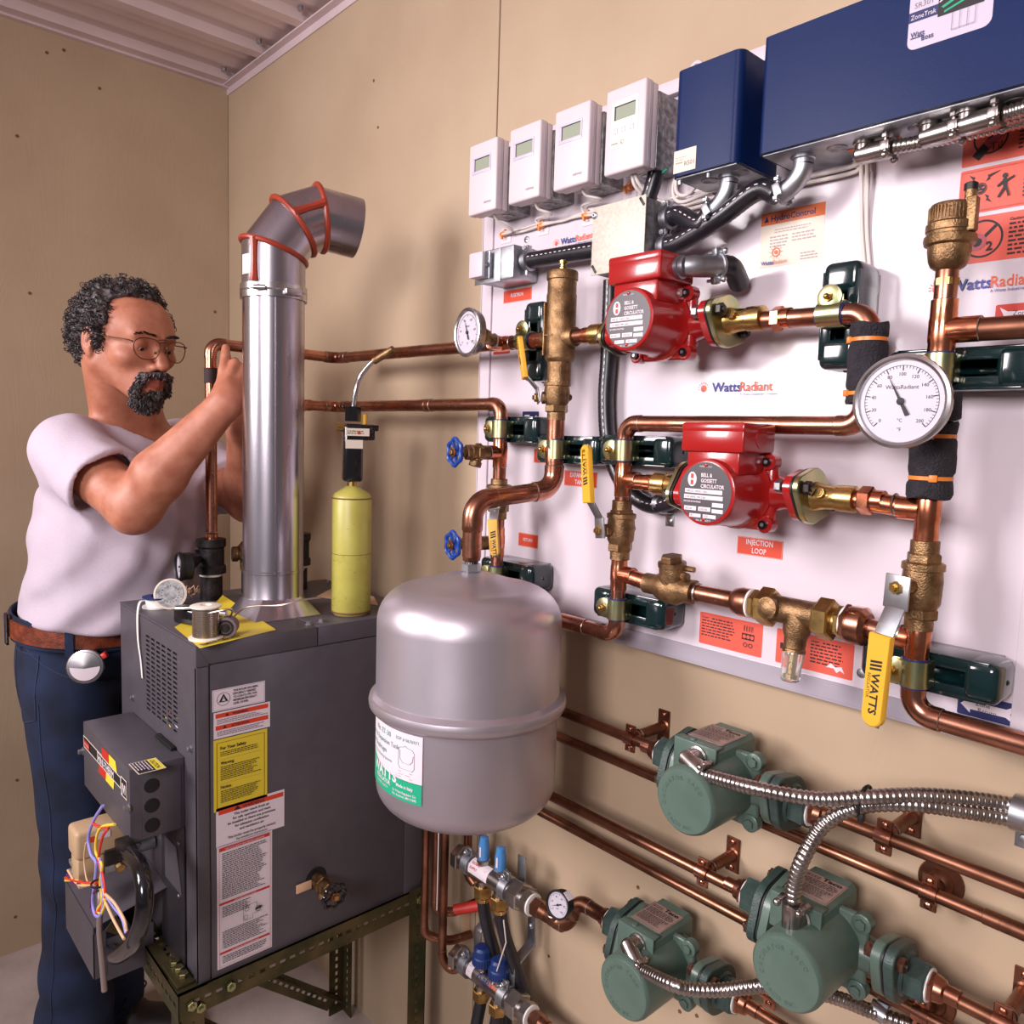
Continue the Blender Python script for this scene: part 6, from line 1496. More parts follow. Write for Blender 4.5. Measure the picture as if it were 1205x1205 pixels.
B('black').box((BX0 + .02, BY0 + .003, .90), (BX1 - .012, BY0 + .0058, 1.085)).done('grille_backing', boil, 'dark interior behind the slots')
rnd = random.Random(3)
for k in range(14):
    x_, z_ = .93 + rnd.random() * .13, .925 + rnd.random() * .03
    B(rnd.choice(['wire_yellow', 'wire_yellow', 'wire_red', 'purple_blue', 'paper'])).tube([(x_, BY0 + .0022, z_), (x_ + .014, BY0 + .0022, z_ - .004 * rnd.random())], .0008, 5).done('inner_wire', boil)
def scr(p, d, r=.0055, parent=boil, h=.006):
    p, d = V(p), V(d); B('zinc').lathe(p, d, [(r * 1.25, 0), (r * 1.25, .001), (r * .8, .0012), (r * .8, h), (r * .6, h + .0006)], 6).done('screw', parent)
for (px, py) in ((157, 821), (225, 881)): scr(aY(px, py, BY0), -Y_)
for (px, py) in ((214, 991), (214, 1053), (216, 1139), (229, 1153)): scr(aY(px, py, BY0), -Y_, .0045)
for (px, py) in ((363, 733), (378, 730)): scr(aZ(px, py + 2, BZ1), Z_, .0055)
p = aZ(386, 686, BZ1); scr(V((p.x, p.y, BZ1)), Z_, .004)
# ---- labels on the side panel
SX = BX1 + .0003
def lab(y0, z0, w, h, bg, items, name='warning_label', label=None): sticker(boil, name, (SX, y0, z0), SIDEF, w, h, bg, items, label, th=.0005)
it = [('r', 1.5, 1.5, 88, 1.8, 'ink'), ('r', 1.5, 34.5, 88, 34.8, 'ink'), ('r', 1.5, 1.5, 1.8, 34.8, 'ink'), ('r', 87.7, 1.5, 88, 34.8, 'ink'), ('o', 18, 19, 11, .6, 'ink'), ('p', [(10, 14), (18, 28), (26, 14), (22, 16), (18, 24), (14, 16)], 'ink'), ('r', 12, 14.5, 24, 15.5, 'ink'), ('o', 18, 17.5, 3.5, .8, 'ink')]
for i, s in enumerate(('THIS BOILER HAS BEEN', 'EFFICIENCY VERIFIED', 'TO CGA P.2-1991 FOR', 'MINIMUM EFFICIENCY', 'LEVEL OF 80%.')): it.append(('t', s, 34, 28.5 - i * 5.4, 5.0, 'ink', 'l', .82, .05))
lab(-.507, .984, .0895, .036, 'paper', it, label='white efficiency label with a round emblem')
it = [('r', 3, 34, 93, 41.5, 'orange'), ('r', 3, 14, 93, 21.5, 'orange'), ('t', '\u25b2 WARNING' if False else 'WARNING', 44, 35.6, 6, 'ink', 'c', .9, .05), ('t', 'ATTENTION', 44, 15.6, 6, 'ink', 'c', .9, .05), ('p', [(19, 35.6), (22, 40.6), (25, 35.6)], 'ink'), ('p', [(15, 15.6), (18, 20.6), (21, 15.6)], 'ink'),
      ('l', 5, 30.5, 92, 3, 3, 'ink_grey'), ('l', 5, 10.5, 92, 3, 3, 'ink_grey')]
lab(-.505, .938, .0965, .044, 'paper', it, label='white label with two orange bars reading WARNING and ATTENTION')
it = [('r', 5, 5, 87, 5.6, 'ink'), ('r', 5, 116, 87, 116.6, 'ink'), ('r', 5, 5, 5.6, 116.6, 'ink'), ('r', 86.4, 5, 87, 116.6, 'ink'), ('t', 'For Your Safety', 11, 104, 7.6, 'ink', 'l', .9, .05), ('l', 11, 99, 80, 3, 3, 'ink'), ('r', 11, 87, 80, 87.3, 'ink_grey'),
      ('t', 'Warning', 11, 79, 7, 'ink', 'l', .9, .05), ('l', 11, 74, 80, 8, 3.1, 'ink'), ('r', 11, 46, 80, 46.3, 'ink_grey'), ('t', 'Notice', 11, 38, 7, 'ink', 'l', .9, .05), ('l', 11, 33, 80, 7, 3.1, 'ink')]
lab(-.5055, .814, .092, .122, 'yellow_paper', it, label='yellow label headed For Your Safety, Warning and Notice')
it = [('r', 4, 55, 118, 63, 'orange'), ('t', 'WARNING', 64, 56.2, 8.5, 'ink', 'c', .95, .04), ('p', [(30, 56.5), (36, 63), (42, 56.5)], 'ink')]
for i, s in enumerate(('This boiler needs fresh air', 'for safe operation and must', 'be installed so there are provisions', 'for adequate combustion', 'and ventilation air.')): it.append(('t', s, 61, 48 - i * 7.0, 6.2, 'ink', 'c', .95, .03))
it += [('t', 'This boiler must be properly vented.', 61, 10, 6.0, 'ink', 'c', .95, .03), ('t', 'See installation instructions.', 61, 4, 5.2, 'ink', 'c', .95, .03)]
lab(-.502, .752, .120, .067, 'paper', it, label='large print white label about fresh air')
it = [('r', 4, 206, 92, 212, 'red_ink'), ('r', 4, 112, 92, 116, 'red_ink'), ('r', 4, 25, 92, 29, 'red_ink'), ('t', 'FOR YOUR SAFETY READ BEFORE OPERATING', 48, 207, 4.4, 'paper', 'c', .75), ('t', 'OPERATING INSTRUCTIONS', 48, 112.6, 3.4, 'paper', 'c', .9), ('t', 'TO TURN OFF GAS TO APPLIANCE', 48, 25.6, 3.4, 'paper', 'c', .9)]
for a in ((3, 3, 93, 3.5), (3, 213, 93, 213.5), (3, 3, 3.5, 213.5), (92.5, 3, 93, 213.5)): it.append(('r',) + a + ('maroon_ink',))
it += [('l', 8, 201, 88, 24, 3.4, 'ink'), ('l', 8, 107, 60, 6, 3.2, 'ink'), ('l', 8, 64, 88, 10, 3.2, 'ink'), ('l', 8, 20, 88, 4, 3.4, 'ink')]
for a in ((44, 70, 44.5, 96), (44, 96, 68, 96.5), (68, 84, 68.5, 96), (44, 70, 60, 70.5), (60, 70, 60.5, 78), (60, 78, 76, 78.5)): it.append(('r',) + a + ('ink',))
it += [('o', 50, 90, 4, .6, 'ink'), ('o', 70, 84, 5, .8, 'ink'), ('o', 48, 76, 4, .6, 'ink'), ('p', [(64, 82), (76, 84), (76, 88), (66, 86)], 'ink')]
lab(-.501, .537, .0965, .216, 'paper', it, 'instruction_label', 'tall white instruction label with red bars')
# ---- control box on the front
CX0, CX1, CZ0, CZ1, CY0 = .824, 1.095, .776, .898, -.618
b = B('boiler_grey').box((CX0, CY0, CZ0), (CX1, BY0 - .001, CZ1), .0012); cb = b.done('control_box', boil)
B('boiler_grey').box((CX1 - .001, CY0 + .018, CZ0 + .001), (CX1 + .0014, BY0 - .006, CZ1 - .011), .0008).done('side_plate', cb)
for k in range(3):
    zc = CZ1 - .034 - k * .0335; yc = CY0 + .033
    B('black').lathe((CX1 + .0010, yc, zc), X_, [(.0118, 0), (.0118, .0014), (.0105, .0018), (.004, .0019)], 24).done('hole_plug', cb, 'black plastic plug')
for (px, py) in ((98, 884), (152, 950)): scr(aY(px, py, CY0), -Y_, .0065, cb, .008)
it = [('r', 0, 30, 96, 42, 'ink'), ('r', 4, 33, 16, 40, 'salmon'), ('t', 'HYDRO', 5, 34.5, 3.4, 'paper')]
def fr(u): return u
z0 = CZ0; 
pts_b = [(6, 98), (206, 98), (206, 88), (150, 88), (150, 80)]
it = [('p', [(2, 77), (2, 99), (180, 99), (180, 77)], 'cream_paper'), ('p', [(4, 79), (4, 97), (178, 97), (178, 79)], 'ink'),
      ('p', [(118, 97), (118, 115), (160, 115), (160, 97)], 'red_ink'), ('p', [(160, 97), (160, 115), (196, 115), (204, 97)], 'yellow_bright'),
      ('p', [(104, 79), (96, 62), (140, 62), (144, 79)], 'red_ink'), ('p', [(144, 79), (140, 62), (184, 62), (188, 79)], 'yellow_bright'),
      ('p', [(92, 78), (92, 98), (224, 98), (224, 78)], 'cream_paper'), ('p', [(94, 80), (94, 96), (222, 96), (222, 80)], 'ink'),
      ('t', 'MINI-THERM', 96, 81.5, 17, 'paper', 'l', .98, .06), ('p', [(226, 70), (226, 102), (256, 102), (256, 70)], 'cream_paper'), ('p', [(228, 72), (228, 100), (254, 100), (254, 72)], 'ink'), ('t', 'JVI', 230, 77, 21, 'paper', 'l', .8, .08), ('r', 10, 82, 44, 94, 'red_ink'), ('t', 'hydrotherm', 12, 85.5, 6.5, 'paper')]
it = [tuple([e[0]] + [[(x_ * 1.0, y_ * 1.0) for (x_, y_) in e[1]] if e[0] == 'p' else e[1]] + list(e[2:])) for e in it]
f_ = B('cream_paper'); lay = .0003
for e in it:
    lay += .00012; mp = planar((CX0, CY0, CZ0 - .0), X_, Z_, lay)
    if e[0] == 'p': f_.add([mp(q[0] / 1e3 * 1.02, (q[1] - 2) / 1e3) for q in e[1]], [list(range(len(e[1])))[::-1] if False else list(range(len(e[1])))], e[2])
    elif e[0] == 'r': f_.add([mp(e[1] / 1e3, (e[2] - 2) / 1e3), mp(e[3] / 1e3, (e[2] - 2) / 1e3), mp(e[3] / 1e3, (e[4] - 2) / 1e3), mp(e[1] / 1e3, (e[4] - 2) / 1e3)], [[0, 1, 2, 3]], e[5])
    else: f_.text(e[1], mp, e[2] / 1e3 * 1.02, (e[3] - 2) / 1e3, e[4] / 1e3, e[5], 'l', (e[7] if len(e) > 7 else 1), (e[8] if len(e) > 8 else 0))
f_.done('name_label', cb, 'black, red and yellow name label')
p = aZ(160, 904, CZ1)
sticker(cb, 'caution_label', (p.x - .022, CY0 + .006, CZ1 + .0002), (X_, Y_), .050, .042, 'cream_paper', [('r', 1.5, 1.5, 48.5, 40.5, 'ink'), ('r', 1.5, 27, 48.5, 40.5, 'yellow_bright'), ('t', 'CAUTION', 25, 29.5, 10, 'ink', 'c', .85, .05), ('l', 4, 22, 46, 5, 4.6, 'paper')], 'small black and yellow caution label')
for (px, py) in ((187, 862), (202, 871)): 
    p = aY(px, py, BY0 - .004); B('dark_steel').lathe((p.x, p.y, CZ1 + .0002), Z_, [(.004, 0), (.004, .005), (.002, .006)], 8).done('screw', cb)
B('black').box((.98, BY0 - .010, CZ1), (1.06, BY0 - .0015, CZ1 + .006), .001).done('cable_channel', cb, 'black channel along the back edge')
# ---- lower burner tray and shroud
TX0, TX1, TZ0_, TZ1_, TYF = .806, .992, .500, .594, -.650
b = B('boiler_grey').box((TX0, TYF, TZ0_), (TX0 + .0015, BY0, TZ1_)).box((TX0, TYF, TZ0_), (TX1, TYF + .0015, TZ1_)).box((TX1 - .0015, TYF, TZ0_ + .0), (TX1, TYF + .02, TZ1_ - .012)).box((TX1 - .003, TYF + .018, TZ0_ - .012), (TX1 - .0015, BY0 - .02, TZ1_ - .03))
tray = b.done('burner_tray', boil)
b = B('boiler_grey').add([(TX0, TYF + .002, TZ1_), (TX1, TYF + .002, TZ1_), (TX1 + .02, BY0 - .001, TZ1_ + .040), (TX0, BY0 - .001, TZ1_ + .040), (TX0, TYF + .002, TZ1_ - .0012), (TX1, TYF + .002, TZ1_ - .0012), (TX1 + .02, BY0 - .001, TZ1_ + .0388), (TX0, BY0 - .001, TZ1_ + .0388)], [[0, 1, 2, 3], [7, 6, 5, 4], [0, 4, 5, 1], [1, 5, 6, 2], [2, 6, 7, 3], [3, 7, 4, 0]]); b.done('tray_cover', boil)
B('boiler_dark').box((TX1 - .004, BY0 - .004, BZ0 - .012), (1.098, BY0 - .001, .776), .001).done('lower_front_panel', boil, 'dark recessed panel')
B('boiler_grey').prism([(0, 0), (.08, 0), (.055, .075), (0, .075)], (TX1 + .02, BY0 - .004, .655), X_, Z_, .002).done('baffle', boil)
p = aY(197, 1120, BY0 - .004); B('black_gloss').lathe(p, -Y_, [(.013, 0), (.013, .003), (.010, .005), (.004, .006)], 18).done('grommet', boil, 'black plastic grommet')
B('wire_purple').tube(spline([p - Y_ * .006, p + V((-.04, -.03, .012)), p + V((-.08, -.05, .04))], 6), .0022, 6, 'navy').done('wire', boil)
# ---- gas valve
gc = aY(89, 1000, -.667); GX, GY, GZ = gc.x, -.667, gc.z
gvz0, gvz1 = aY(89, 1048, -.667).z, aY(88, 984, -.667).z
t = thing('gas_valve', 'beige gas valve with a bundle of coloured wires on the front of the boiler', 'valve', (GX - .05, GY + .03, gvz0))
zm = gvz0 + (gvz1 - gvz0) * .52
B('beige_plastic').box((GX - .055, GY, zm), (GX, GY + .082, gvz1 + .004), .008, seg=3).done('cap', t, 'beige plastic cap')
B('beige_plastic').box((GX - .050, GY + .004, gvz0), (GX - .004, GY + .045, zm), .003).done('body', t)
B('zinc').box((GX - .045, GY + .045, gvz0 + .012), (GX - .004, GY + .105, zm), .004).cyl((GX - .02, GY + .10, zm - .012), (GX - .02, BY0 - .004, zm - .012), .013, n=20).done('casting', t, 'grey metal casting')
B('orange').box((GX + .0001, GY + .020, gvz1 - .018), (GX + .0006, GY + .030, gvz1 - .008)).done('sticker', t, 'orange sticker'); B('paper').obox((GX + .001, GY + .042, gvz1 - .010), Y_, Z_, (.024, .012, .001)).done('sticker', t, 'white sticker')
for k in range(2): B('clear').obox((GX - .052, GY + .006, gvz0 + .010 + k * .018), X_, Z_, (.020, .008, .007), .0015).done('connector', t, 'clear plastic terminal')
B('brass').hexa((GX + .0, GY + .068, gvz0 + .022), (GX + .010, GY + .068, gvz0 + .022), .008).done('nut', t)
# burner pipe bracket and black hose
hp = aY(150, 1003, -.628)
t = thing('black_hose', 'thick glossy black hose arching down the front of the boiler', 'hose', hp)
b = B('dark_steel').obox(hp + V((-.006, 0, .004)), X_, Z_, (.050, .020, .022), .003).obox(hp + V((-.028, -.004, -.014)), X_, Z_, (.008, .026, .044), .002); b.done('bracket', t, 'steel bracket at the top')
ph = [aY(150, 1003, -.628), aY(163, 1018, -.632), aY(170, 1045, -.636), aY(168, 1080, -.640), aY(156, 1110, -.642), aY(138, 1125, -.640), aY(128, 1118, -.62)]
B('black_gloss').tube(spline(ph, 10), .0125, 18).done('tube', t)
# coloured wires
wr_ = thing('wire_bundle', 'bundle of purple, yellow and red wires tied together beside the beige gas valve', 'wires', (GX, GY, gvz0))
yw = -.686
def W(pts, m, r=.0020): B(m).tube(spline([aY(p[0], p[1], yw - (p[2] if len(p) > 2 else 0)) for p in pts], 10), r, 8).done('wire', wr_)
W([(121, 948), (110, 966), (104, 985), (107, 1005), (113, 1015), (112, 1035), (109, 1060), (112, 1076), (118, 1077), (122, 1060), (120, 1030), (118, 1010)], 'purple_blue', .0023)
W([(135, 970), (120, 973), (114, 984), (113, 1003), (120, 1018), (118, 1038), (120, 1060), (115, 1070), (119, 1075), (124, 1062), (122, 1045)], 'wire_yellow')
W([(109, 969), (118, 973), (128, 974), (121, 984), (116, 1010), (121, 1030), (124, 1055), (119, 1068), (113, 1074)], 'wire_red')
W([(77, 1036), (90, 1036), (100, 1040), (112, 1041)], 'wire_yellow'); W([(77, 1033), (92, 1037), (103, 1039), (114, 1039)], 'wire_red', .0024); W([(79, 1029), (88, 1040), (98, 1038), (112, 1040)], 'wire_purple')
W([(80, 1024), (88, 1037), (96, 1042), (108, 1041)], 'wire_tan'); W([(101, 992), (99, 1010), (101, 1030), (104, 1040)], 'wire_tan', .0012)
W([(115, 1044), (108, 1055), (107, 1070), (112, 1076)], 'wire_purple'); W([(120, 1052), (127, 1068), (135, 1085), (146, 1105)], 'wire_tan'); W([(124, 1052), (135, 1063), (146, 1082), (149, 1096)], 'wire_tan'); W([(125, 1055), (134, 1068), (143, 1080), (148, 1098)], 'purple_blue', .0016)
q = aY(115, 1040, yw - .003); B('black').torus(q, V((.2, 0, 1)), .0085, .0016, 16, 6).done('tie', wr_, 'black cable tie')
ph = [aY(116, 1040, -.678), aY(118, 1065, -.680), aY(117, 1095, -.680), aY(120, 1130, -.678), aY(123, 1166, -.676)]
b = B('grey_tube').tube(spline(ph, 8), .0042, 12).done('gas_tube'); tag(b, 'thin grey metal tube hanging from the wire bundle', 'tube')
ph = [aY(150, 1095, -.60), aY(152, 1120, -.60), aY(157, 1134, -.60)]
# clips on tray
for (px, py) in ((128, 1095),): 
    q = aY(px, py, -.655); B('zinc').lathe((TX1, TYF + .012, q.z), X_, [(.006, 0), (.006, .003), (.003, .004)], 12).done('screw', tray)
# ---- drain valve on the side panel
q = V((BX1, -.319, .632))
wheel_valve('brass drain cock with a black handwheel on the side of the boiler', q + X_ * .0, V((1, .0, -.06)).normalized(), 'black_gloss', Lb=.066, sp=8)
B('wire_tan').obox(q + V((.003, -.026, -.006)), Y_, Z_, (.030, .016, .004), .0015).done('paper_tag'); tag(bpy.data.objects['paper_tag'], 'small tan tag behind the black handwheel', 'tag')
B('black').lathe(q, X_, [(.021, 0), (.019, .0008)], 24).done('hole_rim', boil)

# ------------------------------------------------------------------ stand of slotted angle
stand = thing('angle_stand', 'stand bolted together from slotted olive zinc angle iron under the boiler', 'stand', (.95, -.33, 0))
def angle_iron(p, q, nrm1, nrm2, name='rail', W=.040, th=.0022, pitch=.019, label=None):
    """L section from p to q; flanges run from the p-q edge along nrm1 and nrm2"""
    p, q = V(p), V(q); d = (q - p); L = d.length; d.normalize(); b = B('green_zinc')
    for n1, n2 in ((V(nrm1), V(nrm2)), (V(nrm2), V(nrm1))):
        hs = []; x = .016; k = 0
        while x < L - .014:
            hs.append((round(x, 4), round(W * .5, 4), .0115, .007)); x += pitch; k += 1
        ux, uy = d, n1
        o = p
        if ux.cross(uy).dot(n2) > 0: o = p + d * L; ux = -d
        slotted(b, o, ux, uy, L, W, hs, th); slotted(b, o + (-(ux.cross(uy))) * th if False else o - (ux.cross(uy)) * th, ux, uy, L, W, hs, -1e-5)
    return b.done(name, stand, label, sharp=20)
RX, RXl, RYf, RYb = 1.1535, .757, -.566, -.074
angle_iron((RX, RYf, .526), (RX, RYb - .01, .526), -Z_, -X_, 'rail', .048)
angle_iron((RXl, RYf, .524), (RXl, RYb, .524), -Z_, X_, 'rail', .048)
angle_iron((RX, RYf - .001, .5245), (RXl, RYf - .001, .5245), -Z_, Y_, 'rail', .048)
angle_iron((RX, RYb, .522), (RXl, RYb, .522), -Z_, -Y_, 'rail')
angle_iron((RX + .0025, -.072, .0), (RX + .0025, -.072, .53), -Y_, -X_, 'leg', .042)
angle_iron((RX - .004, RYf + .003, .0), (RX - .004, RYf + .003, .475), Y_, -X_, 'leg')
angle_iron((RXl + .002, -.03, .0), (RXl + .002, -.03, .52), -Y_, X_, 'leg')
angle_iron((RX - .006, RYf + .02, .47), (RX - .006, -.12, .03), V((0, -.68, -.73)), -X_, 'brace')
angle_iron((RXl + .006, RYf + .02, .47), (RXl + .006, -.05, .05), V((0, -.68, -.73)), X_, 'brace')
for (y_, z_) in ((RYf + .020, .500), (RYf + .034, .490), (-.092, .505), (RYf + .085, .503)):
    B('yellow_zinc').hexa((RX + .001, y_, z_), (RX + .008, y_, z_), .0085).cyl((RX + .007, y_, z_), (RX + .012, y_, z_), .0038, n=8).done('bolt', stand)
b = B('green_zinc').box((RX - .085, RYf + .002, .5265), (RX - .012, RYf + .03, .532), .001).done('gusset', stand)
for k in range(3): B('yellow_zinc').hexa((RX - .03 - .02 * k, RYf + .018, .532), (RX - .03 - .02 * k, RYf + .018, .540), .008).done('bolt', stand)

# ------------------------------------------------------------------ flue pipe
FX, FY, FR = 1.008, -.335, .0545
ftop = 1.735
t = thing('flue_pipe', 'shiny sheet steel flue pipe with a red sealed elbow rising from the boiler', 'flue', (FX, FY, BZ1))
b = B('dark_steel'); vs = []; n = 32
for k in range(n):
    a = 2 * PI * k / n; c, s_ = math.cos(a), math.sin(a)
    m_ = max(abs(c), abs(s_)); vs.append(V((FX + .004 + .060 * c / m_ * .98, FY + .0 + .066 * s_ / m_ * .98, BZ1 + .0005)))
for k in range(n):
    a = 2 * PI * k / n; vs.append(V((FX + FR * 1.0 * math.cos(a), FY + FR * 1.0 * math.sin(a), BZ1 + .036)))
B('flue_steel').add(vs, [[k, (k + 1) % n, n + (k + 1) % n, n + k] for k in range(n)]).done('base_collar', t, 'grey draft collar flaring to a square')
zcl = aY(325, 345, FY).z
B('flue_steel').lathe((FX, FY, BZ1 + .034), Z_, [(FR + .0006, 0), (FR, .002), (FR, .046), (FR + .0016, .047), (FR + .0016, .051), (FR, .052), (FR, zcl - BZ1 - .03)], 64).box((FX + FR * math.cos(R_(-22)) - .001, FY + FR * math.sin(R_(-22)) - .001, BZ1 + .085), (FX + FR * math.cos(R_(-22)) + .0012, FY + FR * math.sin(R_(-22)) + .0012, zcl)).done('pipe', t)
b = B('steel').lathe((FX, FY, zcl - .013), Z_, [(FR + .0005, 0), (FR + .004, .0004), (FR + .0045, .011), (FR + .0035, .0125), (FR + .0045, .014), (FR + .004, .025), (FR + .0005, .0254)], 64)
ad = R_(-38); dd = V((math.cos(ad), math.sin(ad), 0)); b.cyl(V((FX, FY, zcl)) + dd * (FR + .010) - dd.cross(Z_) * .0, V((FX, FY, zcl)) + dd * (FR + .010) + dd.cross(Z_) * .02, .0045, n=12).obox(V((FX, FY, zcl - .004)) + V((FR + .008, .004, 0)), X_, Y_, (.020, .03, .012), .002); b.done('clamp', t, 'band clamp with a screw')
# segmented elbow: mitred gores turning from +z towards the wall and right
hd = V((.28, .96, 0)).normalized()
z1_ = zcl + .012
org = V((FX, FY, z1_)); segs = [(Z_, .064)]
def dirv(t_): return (Z_ * math.cos(t_) + hd * math.sin(t_)).normalized()
dirs = [0, R_(35), R_(66), R_(97)]; lens = [.062, .060, .052, .070]
cen = [org]; 
for a, l in zip(dirs, lens): cen.append(cen[-1] + dirv(a) * l)
side = hd.cross(Z_).normalized() * 1.0
def ring_at(c, nd, dv, r, L=0.):
    """circle of radius r about axis dv, sheared to lie in the mitre plane normal nd"""
    u0 = side; v0 = dv.cross(u0).normalized(); out = []
    for k in range(48):
        a = 2 * PI * k / 48; off = u0 * math.cos(a) * r + v0 * math.sin(a) * r
        t_ = -off.dot(nd) / dv.dot(nd); out.append(c + off + dv * t_)
    return out
norms = [Z_] + [(dirv(dirs[i]) + dirv(dirs[i + 1])).normalized() for i in range(3)] + [dirv(dirs[3])]
for i in range(4):
    dv = dirv(dirs[i]); A = ring_at(cen[i], norms[i], dv, FR + (.0012 if i % 2 == 0 else .0)); C_ = ring_at(cen[i + 1], norms[i + 1], dv, FR + (.0012 if i % 2 == 0 else .0))
    N = 48; b = B('flue_steel').add(A + C_, [[k, (k + 1) % N, N + (k + 1) % N, N + k] for k in range(N)])
    if i == 3:
        I0 = ring_at(cen[i + 1], norms[i + 1], dv, FR - .002); I1 = ring_at(cen[i + 1] - dv * .09, dv, dv, FR - .002)
        b.add(C_ + I0 + I1, [[k, (k + 1) % N, N + (k + 1) % N, N + k] for k in range(N)] + [[N + k, N + (k + 1) % N, 2 * N + (k + 1) % N, 2 * N + k] for k in range(N)])
    b.done('elbow_gore', t)
for i in (1, 2, 3):
    A = ring_at(cen[i], norms[i], dirv(dirs[i - 1]), FR + .0022)
    b = B('red_sealant').tube(A, .0048, 8, closed=True).done('seam_sealant', t, 'red brown sealant')
def surf(i, a, f, r=FR + .002):
    dv = dirv(dirs[i]); A = ring_at(cen[i], norms[i], dv, r); C_ = ring_at(cen[i + 1], norms[i + 1], dv, r); k = int(round(a / 360 * 48)) % 48
    return A[k].lerp(C_[k], f)
for (i, a0) in ((0, 0), (2, 0)):
    b = B('red_sealant')
    a_ = 318 if i == 0 else 345
    b.tube([surf(i, a_, f / 8, FR + .001) for f in range(9)], [.010, .008, .0075, .007, .0065, .007, .007, .008, .009], 8).done('seam_sealant', t, 'red brown sealant')
# paper sticker on the collar section, camera side left
ca = R_(-95); n = 10; vs = []
for k in range(n + 1):
    a = ca + R_(38) * k / n
    for zz in (.018, .052): vs.append(V((FX + (FR + .0022) * math.cos(a), FY + (FR + .0022) * math.sin(a), z1_ + zz - .004)))
B('paper').add(vs, [[2 * k, 2 * k + 2, 2 * k + 3, 2 * k + 1] for k in range(n)]).done('sticker', t, 'white paper sticker')

# ------------------------------------------------------------------ iron fittings on top of the boiler
def iron_tee(label, x, y, gauge):
    t = thing('iron_fitting', label, 'pipe fitting', (x, y, BZ1), 'black iron fittings on the boiler')
    b = B('black_iron').cyl((x, y, BZ1), (x, y, BZ1 + .050), .0215, n=24)
    b.done('nipple', t)
    B('ptfe').lathe((x, y, BZ1 + .047), Z_, [(.0215, 0), (.0225, .001), (.0225, .005), (.0215, .006)], 24).done('thread_tape', t, 'white tape')
    b = B('black_iron').lathe((x, y, BZ1 + .052), Z_, [(.024, 0), (.0285, .001), (.0285, .014), (.025, .018), (.025, .052), (.0285, .056), (.0285, .070), (.024, .071)], 28)
    b.hexa((x, y, BZ1 + .071), (x, y, BZ1 + .083), .024)
    if gauge: b.cyl((x, y, BZ1 + .088 - .0), (x, y - .0, BZ1 + .088), .001) if False else b.lathe((x, y, BZ1 + .088 - .0), V((-.35, -.93, 0)), [(.02, .0), (.02, .01)], 20) if False else b.lathe((x - .004, y - .018, BZ1 + .087), V((-.25, -.97, 0)), [(.014, 0), (.014, .012), (.008, .014), (.008, .03)], 18)
    b.done('tee', t)
    return t
iron_tee('black iron tee carrying the gauge, front left on the boiler top', .824, -.380, True)
o = B('copper_clean').lathe((.822, -.378, BZ1 + .082), Z_, [(.016, 0), (.016, .008), (.0175, .012), (.0175, .022), (.0125, .028), (.0125, .05), (r34, .0502)], 22).done('adapter')
tag(o, 'bright copper adapter where the tall riser screws into the iron tee', 'adapter')
iron_tee('black iron coupling half hidden right of the flue pipe', .822, -.192, False)
gp = aY(210, 667, -.455)
t = dial_unit('pressure_gauge', 'black cased gauge on the iron tee left of the flue', gp, V((-.12, -.99, .0)), .0265, .026, .004, 'black', 30, 100, txt=[('psi', 0, -.4, .2, None)], nums=[(['0', '50', '100'], .6, .2)])
B('black_iron').cyl(gp + V((.004, .026, 0)), V((.822, -.398, BZ1 + .087)), .006, n=12).done('stem', t)
# brass relief valve left of the flue
rx, ry = .80, -.296
t = thing('relief_valve', 'small bronze relief valve on a black nipple behind the flue', 'valve', (rx, ry, BZ1))
B('black_iron').cyl((rx, ry, BZ1), (rx, ry, BZ1 + .05), .0105, n=16).done('nipple', t)
B('bronze').lathe((rx, ry, BZ1 + .048), Z_, [(.013, 0), (.0135, .02), (.018, .026), (.018, .05), (.013, .056), (.010, .06)], 20).lathe((rx, ry, BZ1 + .082), V((-.3, -1, 0)), [(.013, 0), (.013, .016), (.016, .018), (.016, .028), (.012, .03)], 18).done('body', t)

# ------------------------------------------------------------------ torch
hx, hy = 1.092, -.2185; hr = .0365
t = thing('torch', 'yellow green gas torch cylinder with a black head and bent tip on the boiler', 'torch', (hx, hy, BZ1))
zc = aY(415, 572, hy).z; 
b = B('torch_yellow').lathe((hx, hy, BZ1 + .0005), Z_, [(hr - .004, 0), (hr, .006), (hr, zc - BZ1 - .022), (hr - .004, zc - BZ1 - .014), (.016, zc - BZ1 - .004), (.010, zc - BZ1)], 48).done('cylinder', t)
B('rust').lathe((hx, hy, BZ1 + .004), Z_, [(hr + .0003, 0), (hr + .0006, .001), (hr + .0004, .004)], 48, cap0=False, cap1=False).done('rust_ring', t, 'rusty rim')
B('rust').lathe((hx, hy, zc - .0235), Z_, [(hr + .0002, 0), (hr + .0008, .0012), (hr - .001, .0035)], 48, cap0=False, cap1=False).done('rust_ring', t, 'rusty rim')
B('rust').lathe((hx, hy, aY(415, 651, hy).z), Z_, [(hr, 0), (hr + .0005, .0005), (hr, .001)], 48, cap0=False, cap1=False).done('scored_line', t)
rnd = random.Random(5); b = B('rust')
for k in range(34):
    a = R_(rnd.uniform(-120, 40)); z_ = BZ1 + (rnd.uniform(.012, .11) if k < 26 else rnd.uniform(.1, .19)); L = rnd.uniform(.001, .004)
    c = V((hx + (hr + .0001) * math.cos(a), hy + (hr + .0001) * math.sin(a), z_)); tn = V((-math.sin(a), math.cos(a), rnd.uniform(-1, 1))).normalized()
    b.obox(c, tn, V((math.cos(a), math.sin(a), 0)), (L, .0004, .0007))
b.done('chips', t, 'paint chips', kind='stuff')
B('brass').cyl((hx, hy, zc), (hx, hy, zc + .012), .009, n=16).done('neck', t)
hd_ = V((.35, .94, 0)).normalized(); hs_ = hd_.cross(Z_)
z0 = aY(418, 567, hy).z; z1 = aY(420, 478, hy).z
